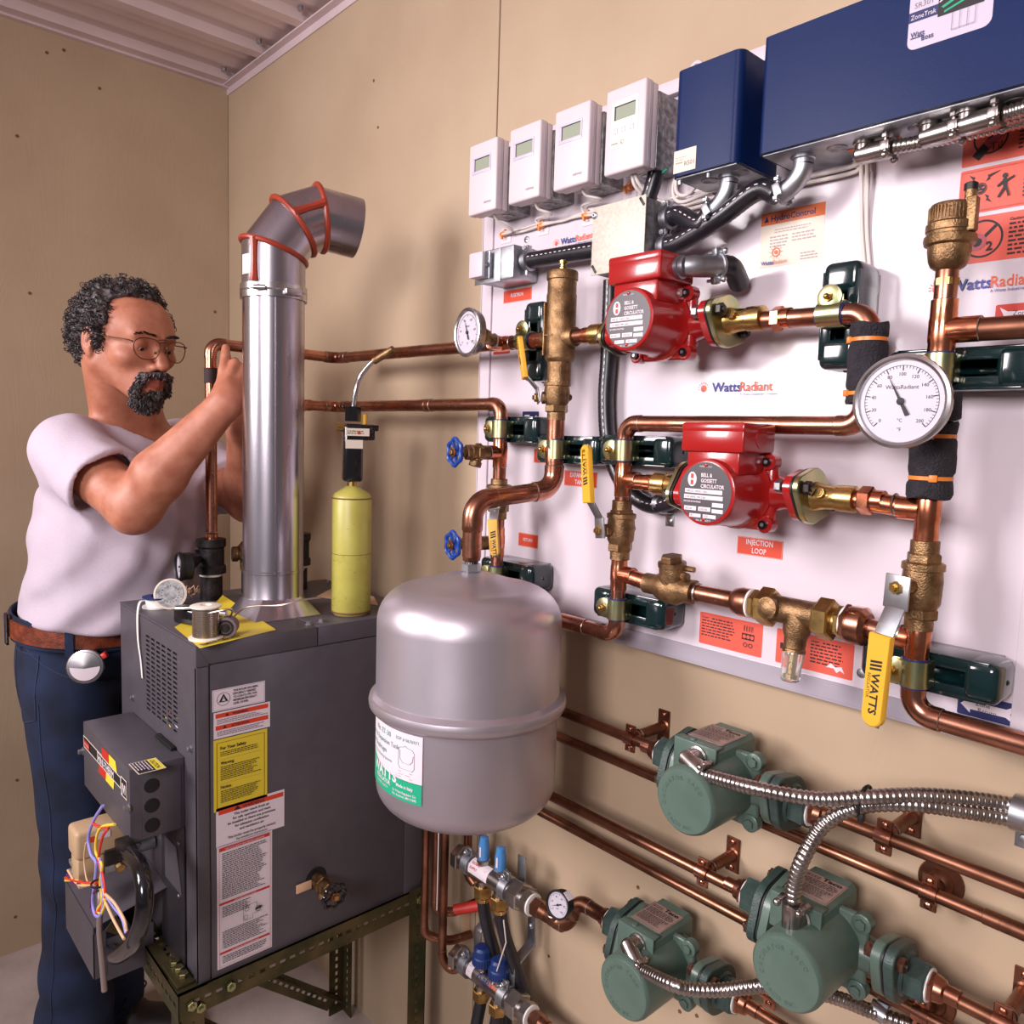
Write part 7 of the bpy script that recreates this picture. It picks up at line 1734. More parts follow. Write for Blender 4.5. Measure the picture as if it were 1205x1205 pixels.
b = B('black_gloss').obox((hx, hy, z0 + (z1 - z0) * .38), hd_, Z_, (.036, (z1 - z0) * .76, .030), .006, seg=3)
b.obox(V((hx, hy, z0 + (z1 - z0) * .66)) + hd_ * .012, hd_, Z_, (.056, .030, .028), .004)
b.obox(V((hx, hy, z0 + (z1 - z0) * .72)) + hd_ * .030, hd_, Z_, (.034, .012, .022), .003)
b.hexa((hx, hy, z0 + (z1 - z0) * .80), (hx, hy, z1), .0145).done('head', t, 'black plastic')
B('brass').cyl(V((hx, hy, z0 + (z1 - z0) * .72)) - hd_ * .018, V((hx, hy, z0 + (z1 - z0) * .72)) - hd_ * .030, .008, n=14).done('knob', t)
B('yellow_grip').cyl(V((hx, hy, z0 + (z1 - z0) * .76)) + hd_ * .022, V((hx, hy, z0 + (z1 - z0) * .90)) + hd_ * .022, .0045, n=12).done('button', t)
cd_ = V((.62, -.78, 0)); sN = V((-.78 * -1, .62 * -1, 0))
for (zz, hh_, ww_) in ((.66, .014, .044), (.50, .016, .032)):
    fo = V((hx, hy, z0 + (z1 - z0) * zz)) + V((.94, -.35, 0)) * (.0146 if zz > .6 else .0152)
    sticker(t, 'sticker', fo - hd_ * ww_ / 2 - Z_ * hh_ / 2 + (hd_ * .006 if zz > .6 else V((0, 0, 0))), (hd_, Z_), ww_, hh_, 'cream_paper', [('l', 3, hh_ * 1e3 - 6, ww_ * 1e3 - 3, 2, 4, 'ink'), ('r', ww_ * 500, 3, ww_ * 620, 8, 'red_ink')] if zz > .6 else [], 'cream sticker')
tt_ = [(hx, hy, z1 - .004), aY(419, 458, hy + .002), aY(424, 443, hy + .01), aY(436, 428, hy + .02), aY(441, 424, hy + .025)]
B('steel').tube(spline(tt_, 6), .0045, 12).done('tube', t, 'bent steel tube')
B('brass').tube([aY(440, 425, hy + .024), aY(463, 411, hy + .04)], [.0066, .0070], 14, m='bronze').done('tip', t, 'brass tip')

# ------------------------------------------------------------------ things lying on the boiler
sp = aZ(238, 752, BZ1)
t = thing('solder_spool', 'spool of silver solder with a long loose end on the front corner of the boiler', 'spool', (sp.x, sp.y, BZ1)); sx_, sy_ = sp.x, sp.y + .006
B('white_inset').lathe((sx_, sy_, BZ1), Z_, [(.0265, 0), (.027, .001), (.027, .003), (.02, .0045)], 32).done('flange', t)
b = B('white_inset').lathe((sx_, sy_, BZ1 + .051), Z_, [(.018, 0), (.0245, .002), (.0245, .004), (.022, .005), (.009, .0055), (.009, .002)], 32); b.done('flange', t)
b = B('solder_wire').cyl((sx_, sy_, BZ1 + .003), (sx_, sy_, BZ1 + .052), .0185, n=28)
for k in range(16): b.torus((sx_, sy_, BZ1 + .006 + k * .003), Z_, .0195, .0016, 28, 6)
b.done('winding', t, 'wound solder', kind='stuff')
ph = [V((sx_ + .018, sy_ - .004, BZ1 + .046)), V((sx_ + .032, sy_ + .03, BZ1 + .050))] + [aY(q[0], q[1], q[2]) for q in ((268, 732, -.46), (285, 717, -.445), (300, 713, -.43), (330, 712, -.40), (355, 706, -.37), (378, 703, -.34))]
B('solder_wire').tube(spline(ph, 8), .0016, 8).done('loose_end', t, 'thin loose solder')
# yellow sheet
p = aZ(220, 730, BZ1)
def sheet(poly, z, m):
    return [V((q.x, q.y, z)) for q in [aZ(x, y, z) for (x, y) in poly]]
c0, c1_, c2_, c3_ = sheet([(205, 738), (235, 763), (325, 741), (262, 706)], BZ1 + .0008, None)
b = B('yellow_paper'); nx_, ny_ = 12, 8; vs = []
for j in range(ny_ + 1):
    for i in range(nx_ + 1):
        P = c0.lerp(c1_, i / nx_ ).lerp(c3_.lerp(c2_, i / nx_), j / ny_); k = max(0, j / ny_ - .65) / .35; P = P + Z_ * (.010 * k * k * (1 - i / nx_)); vs.append(P)
b.add(vs, [[j * (nx_ + 1) + i, j * (nx_ + 1) + i + 1, (j + 1) * (nx_ + 1) + i + 1, (j + 1) * (nx_ + 1) + i] for j in range(ny_) for i in range(nx_)])
o = b.done('yellow_sheet'); tag(o, 'yellow printed sheet lying under the solder and flux on the boiler', 'paper')
ue = (c2_ - c1_).normalized(); ve = Z_.cross(ue)
B('ink').text('EMERGENCY', planar(c1_ + (c0 - c1_).normalized() * .004 + ue * .01, ue, ve, .0012), .0, .004, .014, None, 'l', .95, .06).done('lettering', o)
# printed plate by the torch
c = sheet([(372, 702), (395, 690), (440, 702), (445, 712)], BZ1 + .0006, None)
B('wire_tan').add(c + [v - Z_ * .0004 for v in c], [[0, 1, 2, 3], [4, 7, 6, 5], [0, 4, 5, 1], [1, 5, 6, 2], [2, 6, 7, 3], [3, 7, 4, 0]]).done('rating_plate', boil, 'pale printed plate beside the torch')
# tape reel, flux tins, cutter
tp = aZ(183, 716, BZ1); 
tp = V((.842, -.490, BZ1))
t = thing('thread_tape_reel', 'blue and white reel of thread tape, its end hanging over the boiler edge', 'tape', tp)
B('blue_cap').lathe(tp + Z_ * .018, Z_, [(.026, 0), (.027, .001), (.027, .003), (.012, .004), (.012, .001)], 32).done('flange', t, 'blue plastic')
B('ptfe').lathe(tp, Z_, [(.0265, 0), (.027, .001), (.027, .003), (.021, .0032), (.021, .0178), (.0265, .018)], 32).done('reel', t)
g0 = tp + V((-.018, -.012, .01)); ph = [g0 + V((.004, -.004, .002)), g0 + V((.012, -.018, .002)), V((.870, BY0 - .003, BZ1 - .004)), V((.874, BY0 - .004, BZ1 - .05)), V((.884, BY0 - .003, BZ1 - .085)), V((.892, BY0 - .003, BZ1 - .118))]
pp = spline(ph, 6); vs = []
for i, q in enumerate(pp): w = .006 * (1 - .4 * (i / len(pp))); vs += [q - X_ * w, q + X_ * w]
B('ptfe').add(vs, [[2 * i, 2 * i + 1, 2 * i + 3, 2 * i + 2] for i in range(len(pp) - 1)]).done('tape_end', t, 'loose white tape')
def place_tin(name, label, px, py, tilt, m1, m2, r, h):
    p = aZ(px, py, BZ1); ax = V(tilt).normalized(); c = V((p.x, p.y, BZ1 + r)); t = thing(name, label, 'tin', (p.x, p.y, BZ1))
    B(m1).lathe(c - ax * h / 2, ax, [(r - .001, 0), (r, .001), (r, h * .7), (r + .0012, h * .72), (r + .0012, h), (r - .002, h + .0006), (r - .003, h - .0004)], 36).done('tin', t)
    f = B(m2).lathe(c + ax * (h / 2 - .0008), ax, [(r - .003, 0), (r - .003, .001)], 36)
    for k in range(18): a = 2 * PI * k / 18; _, u, w = f.frame(ax); f.ball(c + ax * (h / 2 + .0004) + (u * math.cos(a) + w * math.sin(a)) * r * .55, .0012, 'ink_grey', 6, rings=4)
    f.done('lid', t); return t
place_tin('flux_tin', 'round tin standing on edge behind the solder spool, embossed lid to the camera', 201, 716, (.88, -.42, .18), 'cream_paper', 'galvanised', .028, .012)
place_tin('flux_tin', 'small dark-faced roll lying right of the solder spool', 268, 748, (.80, -.60, .0), 'ink_grey', 'dark_steel', .016, .026)
cp = V((1.005, -.492, BZ1))
t = thing('tube_cutter', 'black and steel tube cutter lying left of the solder spool', 'tool', cp)
b = B('black_gloss').obox(cp + V((0, .0, .014)), V((1, .35, 0)), Z_, (.052, .027, .022), .005).done('jaw', t)
B('steel').obox(cp + V((.012, .012, .031)), V((.5, 1, 0)), Z_, (.075, .006, .022), .003).cyl(cp + V((.02, .03, .020)), cp + V((.045, .05, .020)), .0055, n=14).done('slide', t, 'steel slide')
B('black_gloss').lathe(cp + V((.020, .026, .014)), V((.6, .8, 0)), [(.010, 0), (.011, .004), (.011, .02), (.009, .024)], 14).done('knob', t)
p = aZ(222, 706, BZ1)
t = thing('brush', 'small tangle of tan brush bristle behind the tin', 'brush', (p.x, p.y, BZ1)); b = B('wire_tan'); rnd = random.Random(2)
for k in range(26):
    a = rnd.uniform(0, 6.28); q = V((p.x, p.y, BZ1 + .006)) + V((math.cos(a) * .012, math.sin(a) * .012, rnd.random() * .012)); b.tube([q, q + V((rnd.uniform(-.01, .01), rnd.uniform(-.01, .01), rnd.uniform(.0, .014)))], .0009, 5)
b.done('bristles', t, kind='stuff')
mat('grey_hair', (128, 116, 116), .45)
# ------------------------------------------------------------------ the man: smooth distance fields turned into meshes
def np3(v): return np.array([v[0], v[1], v[2]], dtype=np.float32)
def smin(a, b, k):
    h = np.clip(.5 + .5 * (b - a) / k, 0, 1); return b * (1 - h) + a * h - k * h * (1 - h)
def smax(a, b, k): return -smin(-a, -b, k)
def cone(P, a, b, r0, r1):
    a, b = np3(a), np3(b); ab = b - a; t = np.clip(((P - a) @ ab) / (ab @ ab), 0, 1)
    return np.linalg.norm(P - a - t[:, None] * ab, axis=1) - (r0 + (r1 - r0) * t)
def ell(P, c, r, M=None):
    q = P - np3(c)
    if M is not None: q = q @ M
    r = np.array(r, dtype=np.float32); k0 = np.linalg.norm(q / r, axis=1); k1 = np.linalg.norm(q / (r * r), axis=1)
    return k0 * (k0 - 1) / np.maximum(k1, 1e-6)
def vnoise(P, s, seed=0):
    """cheap smooth pseudo noise"""
    x, y, z = (P * s).T; q = seed * 1.7
    return (np.sin(x * 1.3 + 1.7 * np.sin(y * 1.1 + q) + q) + np.sin(y * 1.7 + 1.3 * np.sin(z * 1.2 + q)) + np.sin(z * 1.5 + 1.9 * np.sin(x * .9 + q))) / 3
def nets(f, lo, hi, h, C=4):
    lo, hi = np3(lo), np3(hi); n = (np.ceil((hi - lo) / (h * C)).astype(int)) * C + 1
    ax = [lo[i] + h * np.arange(n[i], dtype=np.float32) for i in range(3)]
    cx = [a[::C] for a in ax]; G = np.stack(np.meshgrid(*cx, indexing='ij'), -1).reshape(-1, 3)
    cv = f(G).reshape([len(a) for a in cx])
    val = np.repeat(np.repeat(np.repeat(cv, C, 0), C, 1), C, 2)[:n[0], :n[1], :n[2]].copy()
    need = np.abs(cv) < h * C * 1.9
    nd = need.copy()
    for axi in range(3):
        for sh in (1, -1):
            nd |= np.roll(need, sh, axi)
    m = np.repeat(np.repeat(np.repeat(nd, C, 0), C, 1), C, 2)[:n[0], :n[1], :n[2]]
    ii = np.argwhere(m); 
    out = np.empty(len(ii), dtype=np.float32)
    for s in range(0, len(ii), 400000):
        q = ii[s:s + 400000]; out[s:s + 400000] = f(np.stack([ax[0][q[:, 0]], ax[1][q[:, 1]], ax[2][q[:, 2]]], 1).astype(np.float32))
    val[m] = out
    for axi in range(3):
        sl = [slice(None)] * 3; sl[axi] = 0; val[tuple(sl)] = np.maximum(val[tuple(sl)], .001); sl[axi] = -1; val[tuple(sl)] = np.maximum(val[tuple(sl)], .001)
    s = val < 0
    acc = np.zeros((n[0] - 1, n[1] - 1, n[2] - 1, 3), dtype=np.float32); cnt = np.zeros(acc.shape[:3], dtype=np.float32)
    S0 = [n[0] - 1, n[1] - 1, n[2] - 1]
    def sub(a, o): return a[o[0]:o[0] + S0[0], o[1]:o[1] + S0[1], o[2]:o[2] + S0[2]]
    for axi in range(3):
        for o1 in (0, 1):
            for o2 in (0, 1):
                o = [0, 0, 0]; oth = [k for k in range(3) if k != axi]; o[oth[0]] = o1; o[oth[1]] = o2; p = list(o); p[axi] = 1
                a, b = sub(val, o), sub(val, p); x = sub(s, o) != sub(s, p)
                t = np.where(x, a / np.where(x, a - b, 1), 0)
                for k in range(3):
                    acc[..., k] += np.where(x, (t if k == axi else float(o[k])), 0)
                cnt += x
    mk = cnt > 0; idx = -np.ones(cnt.shape, dtype=np.int64); idx[mk] = np.arange(mk.sum())
    ijk = np.argwhere(mk).astype(np.float32); verts = lo + h * (ijk + acc[mk] / cnt[mk][:, None])
    faces = []
    for axi in range(3):
        a = [slice(1, -1)] * 3; a[axi] = slice(0, n[axi] - 1); b = [slice(1, -1)] * 3; b[axi] = slice(1, n[axi])
        e = s[tuple(a)] != s[tuple(b)]; ins = s[tuple(a)][e]; q = np.argwhere(e)
        if not len(q): continue
        oth = [k for k in range(3) if k != axi]; base = q.copy(); 
        for k in oth: base[:, k] += 1
        def I(d1, d2):
            r = base.copy(); r[:, oth[0]] -= d1; r[:, oth[1]] -= d2; return idx[r[:, 0], r[:, 1], r[:, 2]]
        Q = np.stack([I(1, 1), I(0, 1), I(0, 0), I(1, 0)], 1)
        flip = ins if axi != 1 else ~ins
        Q[~flip] = Q[~flip][:, ::-1]; faces.append(Q)
    F_ = np.concatenate(faces); F_ = F_[(F_ >= 0).all(1)]
    return verts, F_
def sdf_obj(name, f, lo, hi, h, mts, parent, label=None, matf=None, smooth=0, disp=None):
    v, F_ = nets(f, lo, hi, h)
    if smooth:
        E = np.concatenate([F_[:, [0, 1]], F_[:, [1, 2]], F_[:, [2, 3]], F_[:, [3, 0]]]); 
        for _ in range(smooth):
            a = np.zeros_like(v); c = np.zeros(len(v)); 
            for k in range(3): a[:, k] = np.bincount(E[:, 0], v[E[:, 1], k], len(v)) + np.bincount(E[:, 1], v[E[:, 0], k], len(v))
            c = np.bincount(E[:, 0], minlength=len(v)) + np.bincount(E[:, 1], minlength=len(v)); v = v * .5 + .5 * a / np.maximum(c, 1)[:, None]
    off = np3(WL[parent.name]); me = bpy.data.meshes.new(name)
    me.vertices.add(len(v)); me.vertices.foreach_set('co', (v - off).astype(np.float32).ravel())
    me.loops.add(len(F_) * 4); me.loops.foreach_set('vertex_index', F_.astype(np.int32).ravel())
    me.polygons.add(len(F_)); me.polygons.foreach_set('loop_start', np.arange(0, len(F_) * 4, 4, dtype=np.int32)); me.polygons.foreach_set('loop_total', np.full(len(F_), 4, dtype=np.int32))
    me.polygons.foreach_set('use_smooth', np.ones(len(F_), dtype=bool))
    for m in mts: me.materials.append(MATS[m])
    if matf is not None: me.polygons.foreach_set('material_index', matf(v[F_].mean(1)).astype(np.int32))
    me.update(calc_edges=True); me.validate()
    o = bpy.data.objects.new(name, me); link(o, parent)
    if label: o['label'] = label
    return o
yb = R_(36); bf = V((math.cos(yb), math.sin(yb), 0)); br_ = V((bf.y, -bf.x, 0))
Rs = aX(80, 531, .62); SC = Rs - br_ * .190; Ls = SC - br_ * .185 + V((0, .0, 0)); 
EL = aX(158, 597, .80); WR = aX(267, 474, .915)
PEL = V((.515, aX(117, 760, .52).y, .955))
LEL = aX(292, 590, .70); LWR = aX(284, 508, .80)
HC = aX(150, 402, .62)
th_ = R_(21); pit = R_(-9); rol = R_(2)
hf = V((math.cos(th_) * math.cos(pit), math.sin(th_) * math.cos(pit), math.sin(pit))); hr_ = V((math.sin(th_), -math.cos(th_), 0)); hu = hr_.cross(hf).normalized()
HM = np.array([[hf.x, hr_.x, hu.x], [hf.y, hr_.y, hu.y], [hf.z, hr_.z, hu.z]], dtype=np.float32)   # columns
def H_(a, b, c): return HC + hf * a + hr_ * b + hu * c
NB = SC + V((0, 0, .035)) + bf * .01
man = thing('person', 'bearded man in a pale T-shirt and blue jeans reaching both arms to a copper pipe', 'person', (.5, -.53, 0))
def head_sdf(P):
    q = (P - np3(HC)) @ HM
    def L(a, b, c): return np.array([a, b, c], dtype=np.float32)
    q2 = q.copy(); q2[:, 1] = np.abs(q2[:, 1])          # mirror left/right
    d = ell(q, (-.012, 0, .026), (.098, .077, .080))
    d = smin(d, ell(q, (.044, 0, .028), (.044, .059, .052)), .03)
    d = smin(d, ell(q, (.040, 0, -.030), (.050, .054, .052)), .03)
    d = smin(d, ell(q, (-.02, 0, -.02), (.07, .062, .06)), .03)
    d = smin(d, cone(q2, L(-.004, .052, -.05), L(.062, .020, -.094), .019, .018), .025)
    d = smin(d, ell(q, (.074, 0, -.094), (.022, .024, .019)), .018)
    d = smin(d, ell(q, (.068, 0, -.066), (.033, .034, .030)), .02)
    d = smin(d, cone(q2, L(.088, .008, .019), L(.076, .043, .020), .009, .008), .014)
    d = smin(d, ell(q2, (.056, .043, -.026), (.026, .022, .018)), .018)
    d = smax(d, -ell(q2, (.097, .031, .000), (.015, .019, .013)), .012)
    d = smin(d, ell(q2, (.0745, .031, .0), (.0155, .0165, .0135)), .005)       # closed-over lids
    d = smax(d, -ell(q2, (.0925, .031, -.0066), (.007, .0125, .0017)), .003)     # lid opening
    d = smin(d, cone(q, L(.088, 0, .006), L(.112, 0, -.034), .0075, .0115), .010)
    d = smin(d, ell(q2, (.099, .0125, -.040), (.011, .008, .0078)), .006)
    d = smax(d, -ell(q2, (.104, .0075, -.0485), (.006, .0035, .003)), .003)
    d = smin(d, cone(q2, L(.1005, .0, -.0655), L(.090, .023, -.0695), .0055, .0035), .005)
    d = smin(d, cone(q2, L(.0985, .0, -.0765), L(.089, .020, -.0735), .0062, .0035), .005)
    # ears
    ear = ell(q2, (-.014, .0785, -.006), (.0175, .0080, .028)); ear = smax(ear, -ell(q2, (-.008, .0865, -.003), (.0105, .0065, .019)), .003)
    ear = smin(ear, ell(q2, (-.008, .077, -.032), (.008, .0055, .009)), .005); ear = smin(ear, ell(q2, (-.010, .083, -.004), (.004, .003, .009)), .003)
    d = smin(d, ear, .006)
    return d
def hand_parts(W0, K, side_, curl, sc=1.0, cu=(1, 1, 1, 1), thumb=None):
    """list of tapered cones: wrist W0, knuckle centre K, side_ = towards the thumb, curl = palm direction"""
    W0, K = V(W0), V(K); d = (K - W0).normalized(); s = (V(side_) - d * V(side_).dot(d)).normalized(); n = V(curl); n = (n - d * n.dot(d) - s * n.dot(s)).normalized()
    out = []
    lens = [(.040, .024, .019), (.044, .027, .020), (.041, .025, .019), (.032, .019, .016)]
    for i in range(4):
        kx = .030 - .0195 * i; kk = K + s * kx - d * (.006 * abs(i - 1)); out.append((W0 + s * kx * .55 + d * .006, kk, .0125, .0100))
        a = R_(18 * cu[i]); p = kk; dirn = d
        for j, l in enumerate(lens[i]):
            a += R_((38, 48, 32)[j]) * cu[i]; dr = d * math.cos(a) + n * math.sin(a); q = p + dr * l * sc
            out.append((p, q, .0090 - .0010 * j - .0006 * (i == 3), .0082 - .0010 * j - .0006 * (i == 3))); p = q
    tb = W0 + s * .022 + d * .022 + n * .004
    t1 = tb + (s * .45 + d * .9 + n * .15).normalized() * .036; td = thumb if thumb is not None else (d * .8 + n * .6)
    t2 = t1 + V(td).normalized() * .030; t3 = t2 + (V(td).normalized() + n * .3).normalized() * .024
    out += [(W0 + s * .012, tb, .015, .0135), (tb, t1, .0135, .0105), (t1, t2, .0100, .0092), (t2, t3, .0092, .0078)]
    return out
KR = aX(294, 437, .905)
handR = hand_parts(WR, KR, V((-.25, -.62, .75)), V((-.9, .25, -.1)), cu=(1.1, 1.15, 1.2, 1.2), thumb=V((-.35, .25, .85)))
KL = aX(275, 462, .80)
handL = hand_parts(LWR, KL, V((-.2, .4, .9)), V((.3, -.95, 0)), cu=(1.0, 1.05, 1.1, 1.15))
def arms_sdf(P):
    d = cone(P, Rs, EL, .058, .046)
    e2 = EL.lerp(WR, .28) + V((.004, -.004, .004))
    d = smin(d, cone(P, EL, e2, .043, .047), .03); d = smin(d, cone(P, e2, WR, .047, .0285), .02)
    d = smin(d, ell(P, EL + V((.012, -.008, -.016)), (.026, .026, .026)), .02)
    d = smin(d, cone(P, e2 + V((0, -.01, .012)), WR + V((0, 0, .006)), .034, .020), .012)
    dl = cone(P, Ls, LEL, .055, .044); l2 = LEL.lerp(LWR, .3); dl = smin(dl, cone(P, LEL, l2, .043, .045), .02); dl = smin(dl, cone(P, l2, LWR, .043, .028), .02)
    d = np.minimum(d, dl)
    for W0, hp in ((WR, handR), (LWR, handL)):
        m = np.linalg.norm(P - np3(W0), axis=1) < .24
        if m.any():
            Q = P[m]; h_ = None
            for i, (a, b, r0, r1) in enumerate(hp):
                c = cone(Q, a, b, r0, r1); h_ = c if h_ is None else smin(h_, c, .007 if (i % 4 == 0 and i < 16) else .0035)
            h_ = smin(h_, cone(Q, W0, W0 + (V(hp[0][1]) - W0) * .3, .024, .02), .015)
            dd = d[m]; d[m] = smin(dd, h_, .016)
    return d
def body_sdf(P):
    d = arms_sdf(P)
    d = smin(d, cone(P, Rs - br_ * .03, Ls + br_ * .03, .055, .055), .05)
    d = smin(d, ell(P, SC + V((0, 0, -.12)) + bf * .01, (.13, .15, .17)), .05)
    m = np.linalg.norm(P - np3(HC), axis=1) < .30
    if m.any():
        Q = P[m]; n_ = cone(Q, NB - V((0, 0, .03)), H_(-.022, 0, -.050), .066, .056); n_ = smin(n_, cone(Q, NB + br_ * .08 - V((0, 0, .02)), H_(-.03, .03, -.06), .030, .03), .04)
        n_ = smin(n_, cone(Q, NB - br_ * .08 - V((0, 0, .02)), H_(-.03, -.03, -.06), .030, .03), .04)
        hd = smin(head_sdf(Q), n_, .022); d[m] = smin(d[m], hd, .03)
    return d
def skin_mat(c):
    q = (c - np3(HC)) @ HM; lip = (np.abs(q[:, 1]) < .020) & (q[:, 0] > .091) & (q[:, 2] < -.0625) & (q[:, 2] > -.0815)
    return lip.astype(int)
sdf_obj('body', body_sdf, (.30, -.80, 1.12), (1.02, -.20, 1.76), .0025, ['skin', 'lip'], man, matf=skin_mat, smooth=1)

# ---- T-shirt
def shirt_sdf(P):
    z = P[:, 2]
    up_ = SC + V((0, 0, -.06)); 
    d = cone(P, Rs - br_ * .035 + V((0, 0, -.004)), Ls + br_ * .035 + V((0, 0, -.004)), .066, .066)
    bm = np.array([[bf.x, br_.x, 0], [bf.y, br_.y, 0], [0, 0, 1]], dtype=np.float32)
    d = smin(d, ell(P, SC + V((0, 0, -.11)) + bf * .012, (.138, .195, .17), bm), .06)
    bc = PEL + V((0, 0, .205)) + bf * .050 - br_ * .004
    d = smin(d, ell(P, bc, (.160, .178, .185), bm), .10)
    hc = V((PEL.x, PEL.y, 1.035)) + bf * .016
    d = smin(d, ell(P, hc, (.160, .178, .11), bm), .06)
    # neck opening
    d = smin(d, cone(P, NB - V((0, 0, .05)) - bf * .01, NB + V((0, 0, .020)) - bf * .010, .095, .074), .045)
    # sleeves
    sl = Rs.lerp(EL, .60); sd = (EL - Rs).normalized(); s1 = cone(P, Rs, sl, .070, .078)
    s1 = smax(s1, ((P - np3(sl)) @ np3(sd)), .006); 
    # sleeve is hollow at its end
    inn = np.maximum(cone(P, Rs.lerp(EL, .45), EL, .067, .066), -((P - np3(Rs.lerp(EL, .42))) @ np3(sd)))
    s1 = np.maximum(s1, -inn); d = smin(d, s1, .030)
    lsl = Ls.lerp(LEL, .72); ld = (LEL - Ls).normalized(); s2 = cone(P, Ls, lsl, .074, .070); s2 = smax(s2, ((P - np3(lsl)) @ np3(ld)), .006); d = smin(d, s2, .03)
    # folds
    w = (P - np3(SC)) @ bm
    f1 = np.sin((w[:, 2] * 1.0 + w[:, 1] * .55 - w[:, 0] * .6) * 62 + 1.5 * np.sin(w[:, 1] * 22)) * np.exp(-((w[:, 2] + .36) / .13) ** 2) * .0048
    f2 = np.sin((w[:, 2] * .9 - w[:, 1] * .9 + w[:, 0] * .5) * 70) * np.exp(-(((w[:, 2] + .10) / .10) ** 2 + ((w[:, 1] - .10) / .13) ** 2)) * .0040
    f3 = np.sin(w[:, 1] * 95 + w[:, 2] * 30) * np.exp(-((w[:, 2] + .14) / .16) ** 2) * np.clip(w[:, 0] * 9, 0, 1) * .0030
    d = d + f1 + f2 + f3 + vnoise(P, 26, 2) * .0035 + vnoise(P, 60, 5) * .0012
    # hem
    hemz = 1.028 + .034 * np.clip(-(w[:, 0]) * 3, -1, 1) - .004 * np.sin(w[:, 1] * 40)
    d = smax(d, hemz - z, .012)
    # open neck: cut a tilted disc
    nk = NB + V((0, 0, .020)); nn = (V((0, 0, 1)) - bf * -.0 + bf * .62).normalized(); 
    cut = smax(-((P - np3(nk)) @ np3(nn)) , np.linalg.norm((P - np3(nk)) - ((P - np3(nk)) @ np3(nn))[:, None] * np3(nn), axis=1) - .105, .02)
    d = smax(d, -cut, .004)
    inner = cone(P, NB - V((0, 0, .04)) + bf * .008, NB + V((0, 0, .08)) + bf * .030, .064, .074)
    d = np.maximum(d, -inner)
    return d
sdf_obj('tshirt', shirt_sdf, (.22, -.86, .97), (.98, -.18, 1.54), .0042, ['tshirt'], man, 'pale grey short sleeved T-shirt', smooth=1)
# neck band
nkp = NB + V((0, 0, .020)); nnp = (V((0, 0, 1)) + bf * .62).normalized(); n1_ = (bf - nnp * bf.dot(nnp)).normalized(); n2_ = nnp.cross(n1_)
rs_ = np.linspace(.125, .045, 81).astype(np.float32); pb = []
for k in range(44):
    a = 2 * PI * k / 44; dv = n1_ * math.cos(a) + n2_ * math.sin(a); c0 = nkp - nnp * .003
    PP = np.array([c0 + dv * float(r_) for r_ in rs_], dtype=np.float32); sv = shirt_sdf(PP); hit = np.nonzero(sv < .001)[0]
    rr_ = float(rs_[hit[0]]) - .003 if len(hit) else .08
    pb.append(rr_)
for _ in range(3): pb = [(pb[i - 1] + pb[i] + pb[(i + 1) % 44]) / 3 for i in range(44)]
B('tshirt').tube([nkp - nnp * .002 + (n1_ * math.cos(2 * PI * k / 44) + n2_ * math.sin(2 * PI * k / 44)) * pb[k] for k in range(44)], .0062, 8, closed=True).done('neck_band', man)
# ---- jeans
fR = V((.52, aX(90, 1195, .55).y, .0)); fR.x = .56; fL = V((.475, aX(130, 1195, .47).y, .0))
hipR = PEL + br_ * .085 + V((0, 0, -.06)); hipL = PEL - br_ * .085 + V((0, 0, -.06))
kR = hipR.lerp(V((fR.x, fR.y, .09)), .5) + bf * .02; kL = hipL.lerp(V((fL.x, fL.y, .09)), .5) + bf * .02
aR, aL = V((fR.x, fR.y, .085)) - bf * .01, V((fL.x, fL.y, .085)) - bf * .01
def jeans_sdf(P):
    bm = np.array([[bf.x, br_.x, 0], [bf.y, br_.y, 0], [0, 0, 1]], dtype=np.float32)
    d = ell(P, PEL + V((0, 0, .005)) - bf * .012, (.130, .156, .13), bm)
    d = smin(d, cone(P, PEL + V((0, 0, .03)), PEL + V((0, 0, .095)), .136, .138), .04)
    for h_, k_, a_ in ((hipR, kR, aR), (hipL, kL, aL)):
        l = cone(P, h_, k_, .090, .072); l = smin(l, cone(P, k_, a_ + V((0, 0, .03)), .072, .070), .03); l = smin(l, cone(P, a_ + V((0, 0, .05)), a_, .070, .080), .03); d = smin(d, l, .02)
    d = smin(d, ell(P, PEL - bf * .060 + br_ * .045 + V((0, 0, -.05)), (.072, .080, .10)), .05)
    w = (P - np3(PEL)) @ bm
    d = d + vnoise(P, 20, 1) * .004 + np.sin(P[:, 2] * 55 + w[:, 1] * 25 + w[:, 0] * 10) * .0035 * np.exp(-((P[:, 2] - .20) / .14) ** 2) + np.sin(P[:, 2] * 60 + w[:, 0] * 50) * .003 * np.exp(-((P[:, 2] - .52) / .08) ** 2)
    d = smax(d, .055 - P[:, 2], .004); d = smax(d, P[:, 2] - (PEL.z + .092 - (w[:, 0]) * .10), .004)
    return d
jn = sdf_obj('jeans', jeans_sdf, (.22, -.84, .04), (.80, -.24, 1.09), .006, ['denim'], man, 'dark blue denim jeans', smooth=1)
bm3 = Matrix(((bf.x, br_.x, 0), (bf.y, br_.y, 0), (0, 0, 1)))
def ringpt(a, z, k=0.):
    """point on the waist at angle a (0 = front, + = his right)"""
    q = bm3 @ V((math.cos(a) * (.146 + k), math.sin(a) * (.174 + k), 0)); return PEL + q + V((0, 0, z)) - bf * .006
def belt_band(b, z0, z1, k, a0=0, a1=360, m=None, n=72):
    vs = []
    for i in range(n + 1):
        a = R_(a0 + (a1 - a0) * i / n); zz = -math.cos(a) * .016
        for (kk, z) in ((k, z0), (k + .0045, z0 + .001), (k + .0045, z1 - .001), (k, z1)): vs.append(ringpt(a, z + zz, kk))
    b.add(vs, [[4 * i + j, 4 * (i + 1) + j, 4 * (i + 1) + (j + 1) % 4, 4 * i + (j + 1) % 4] for i in range(n) for j in range(4)], m); return b
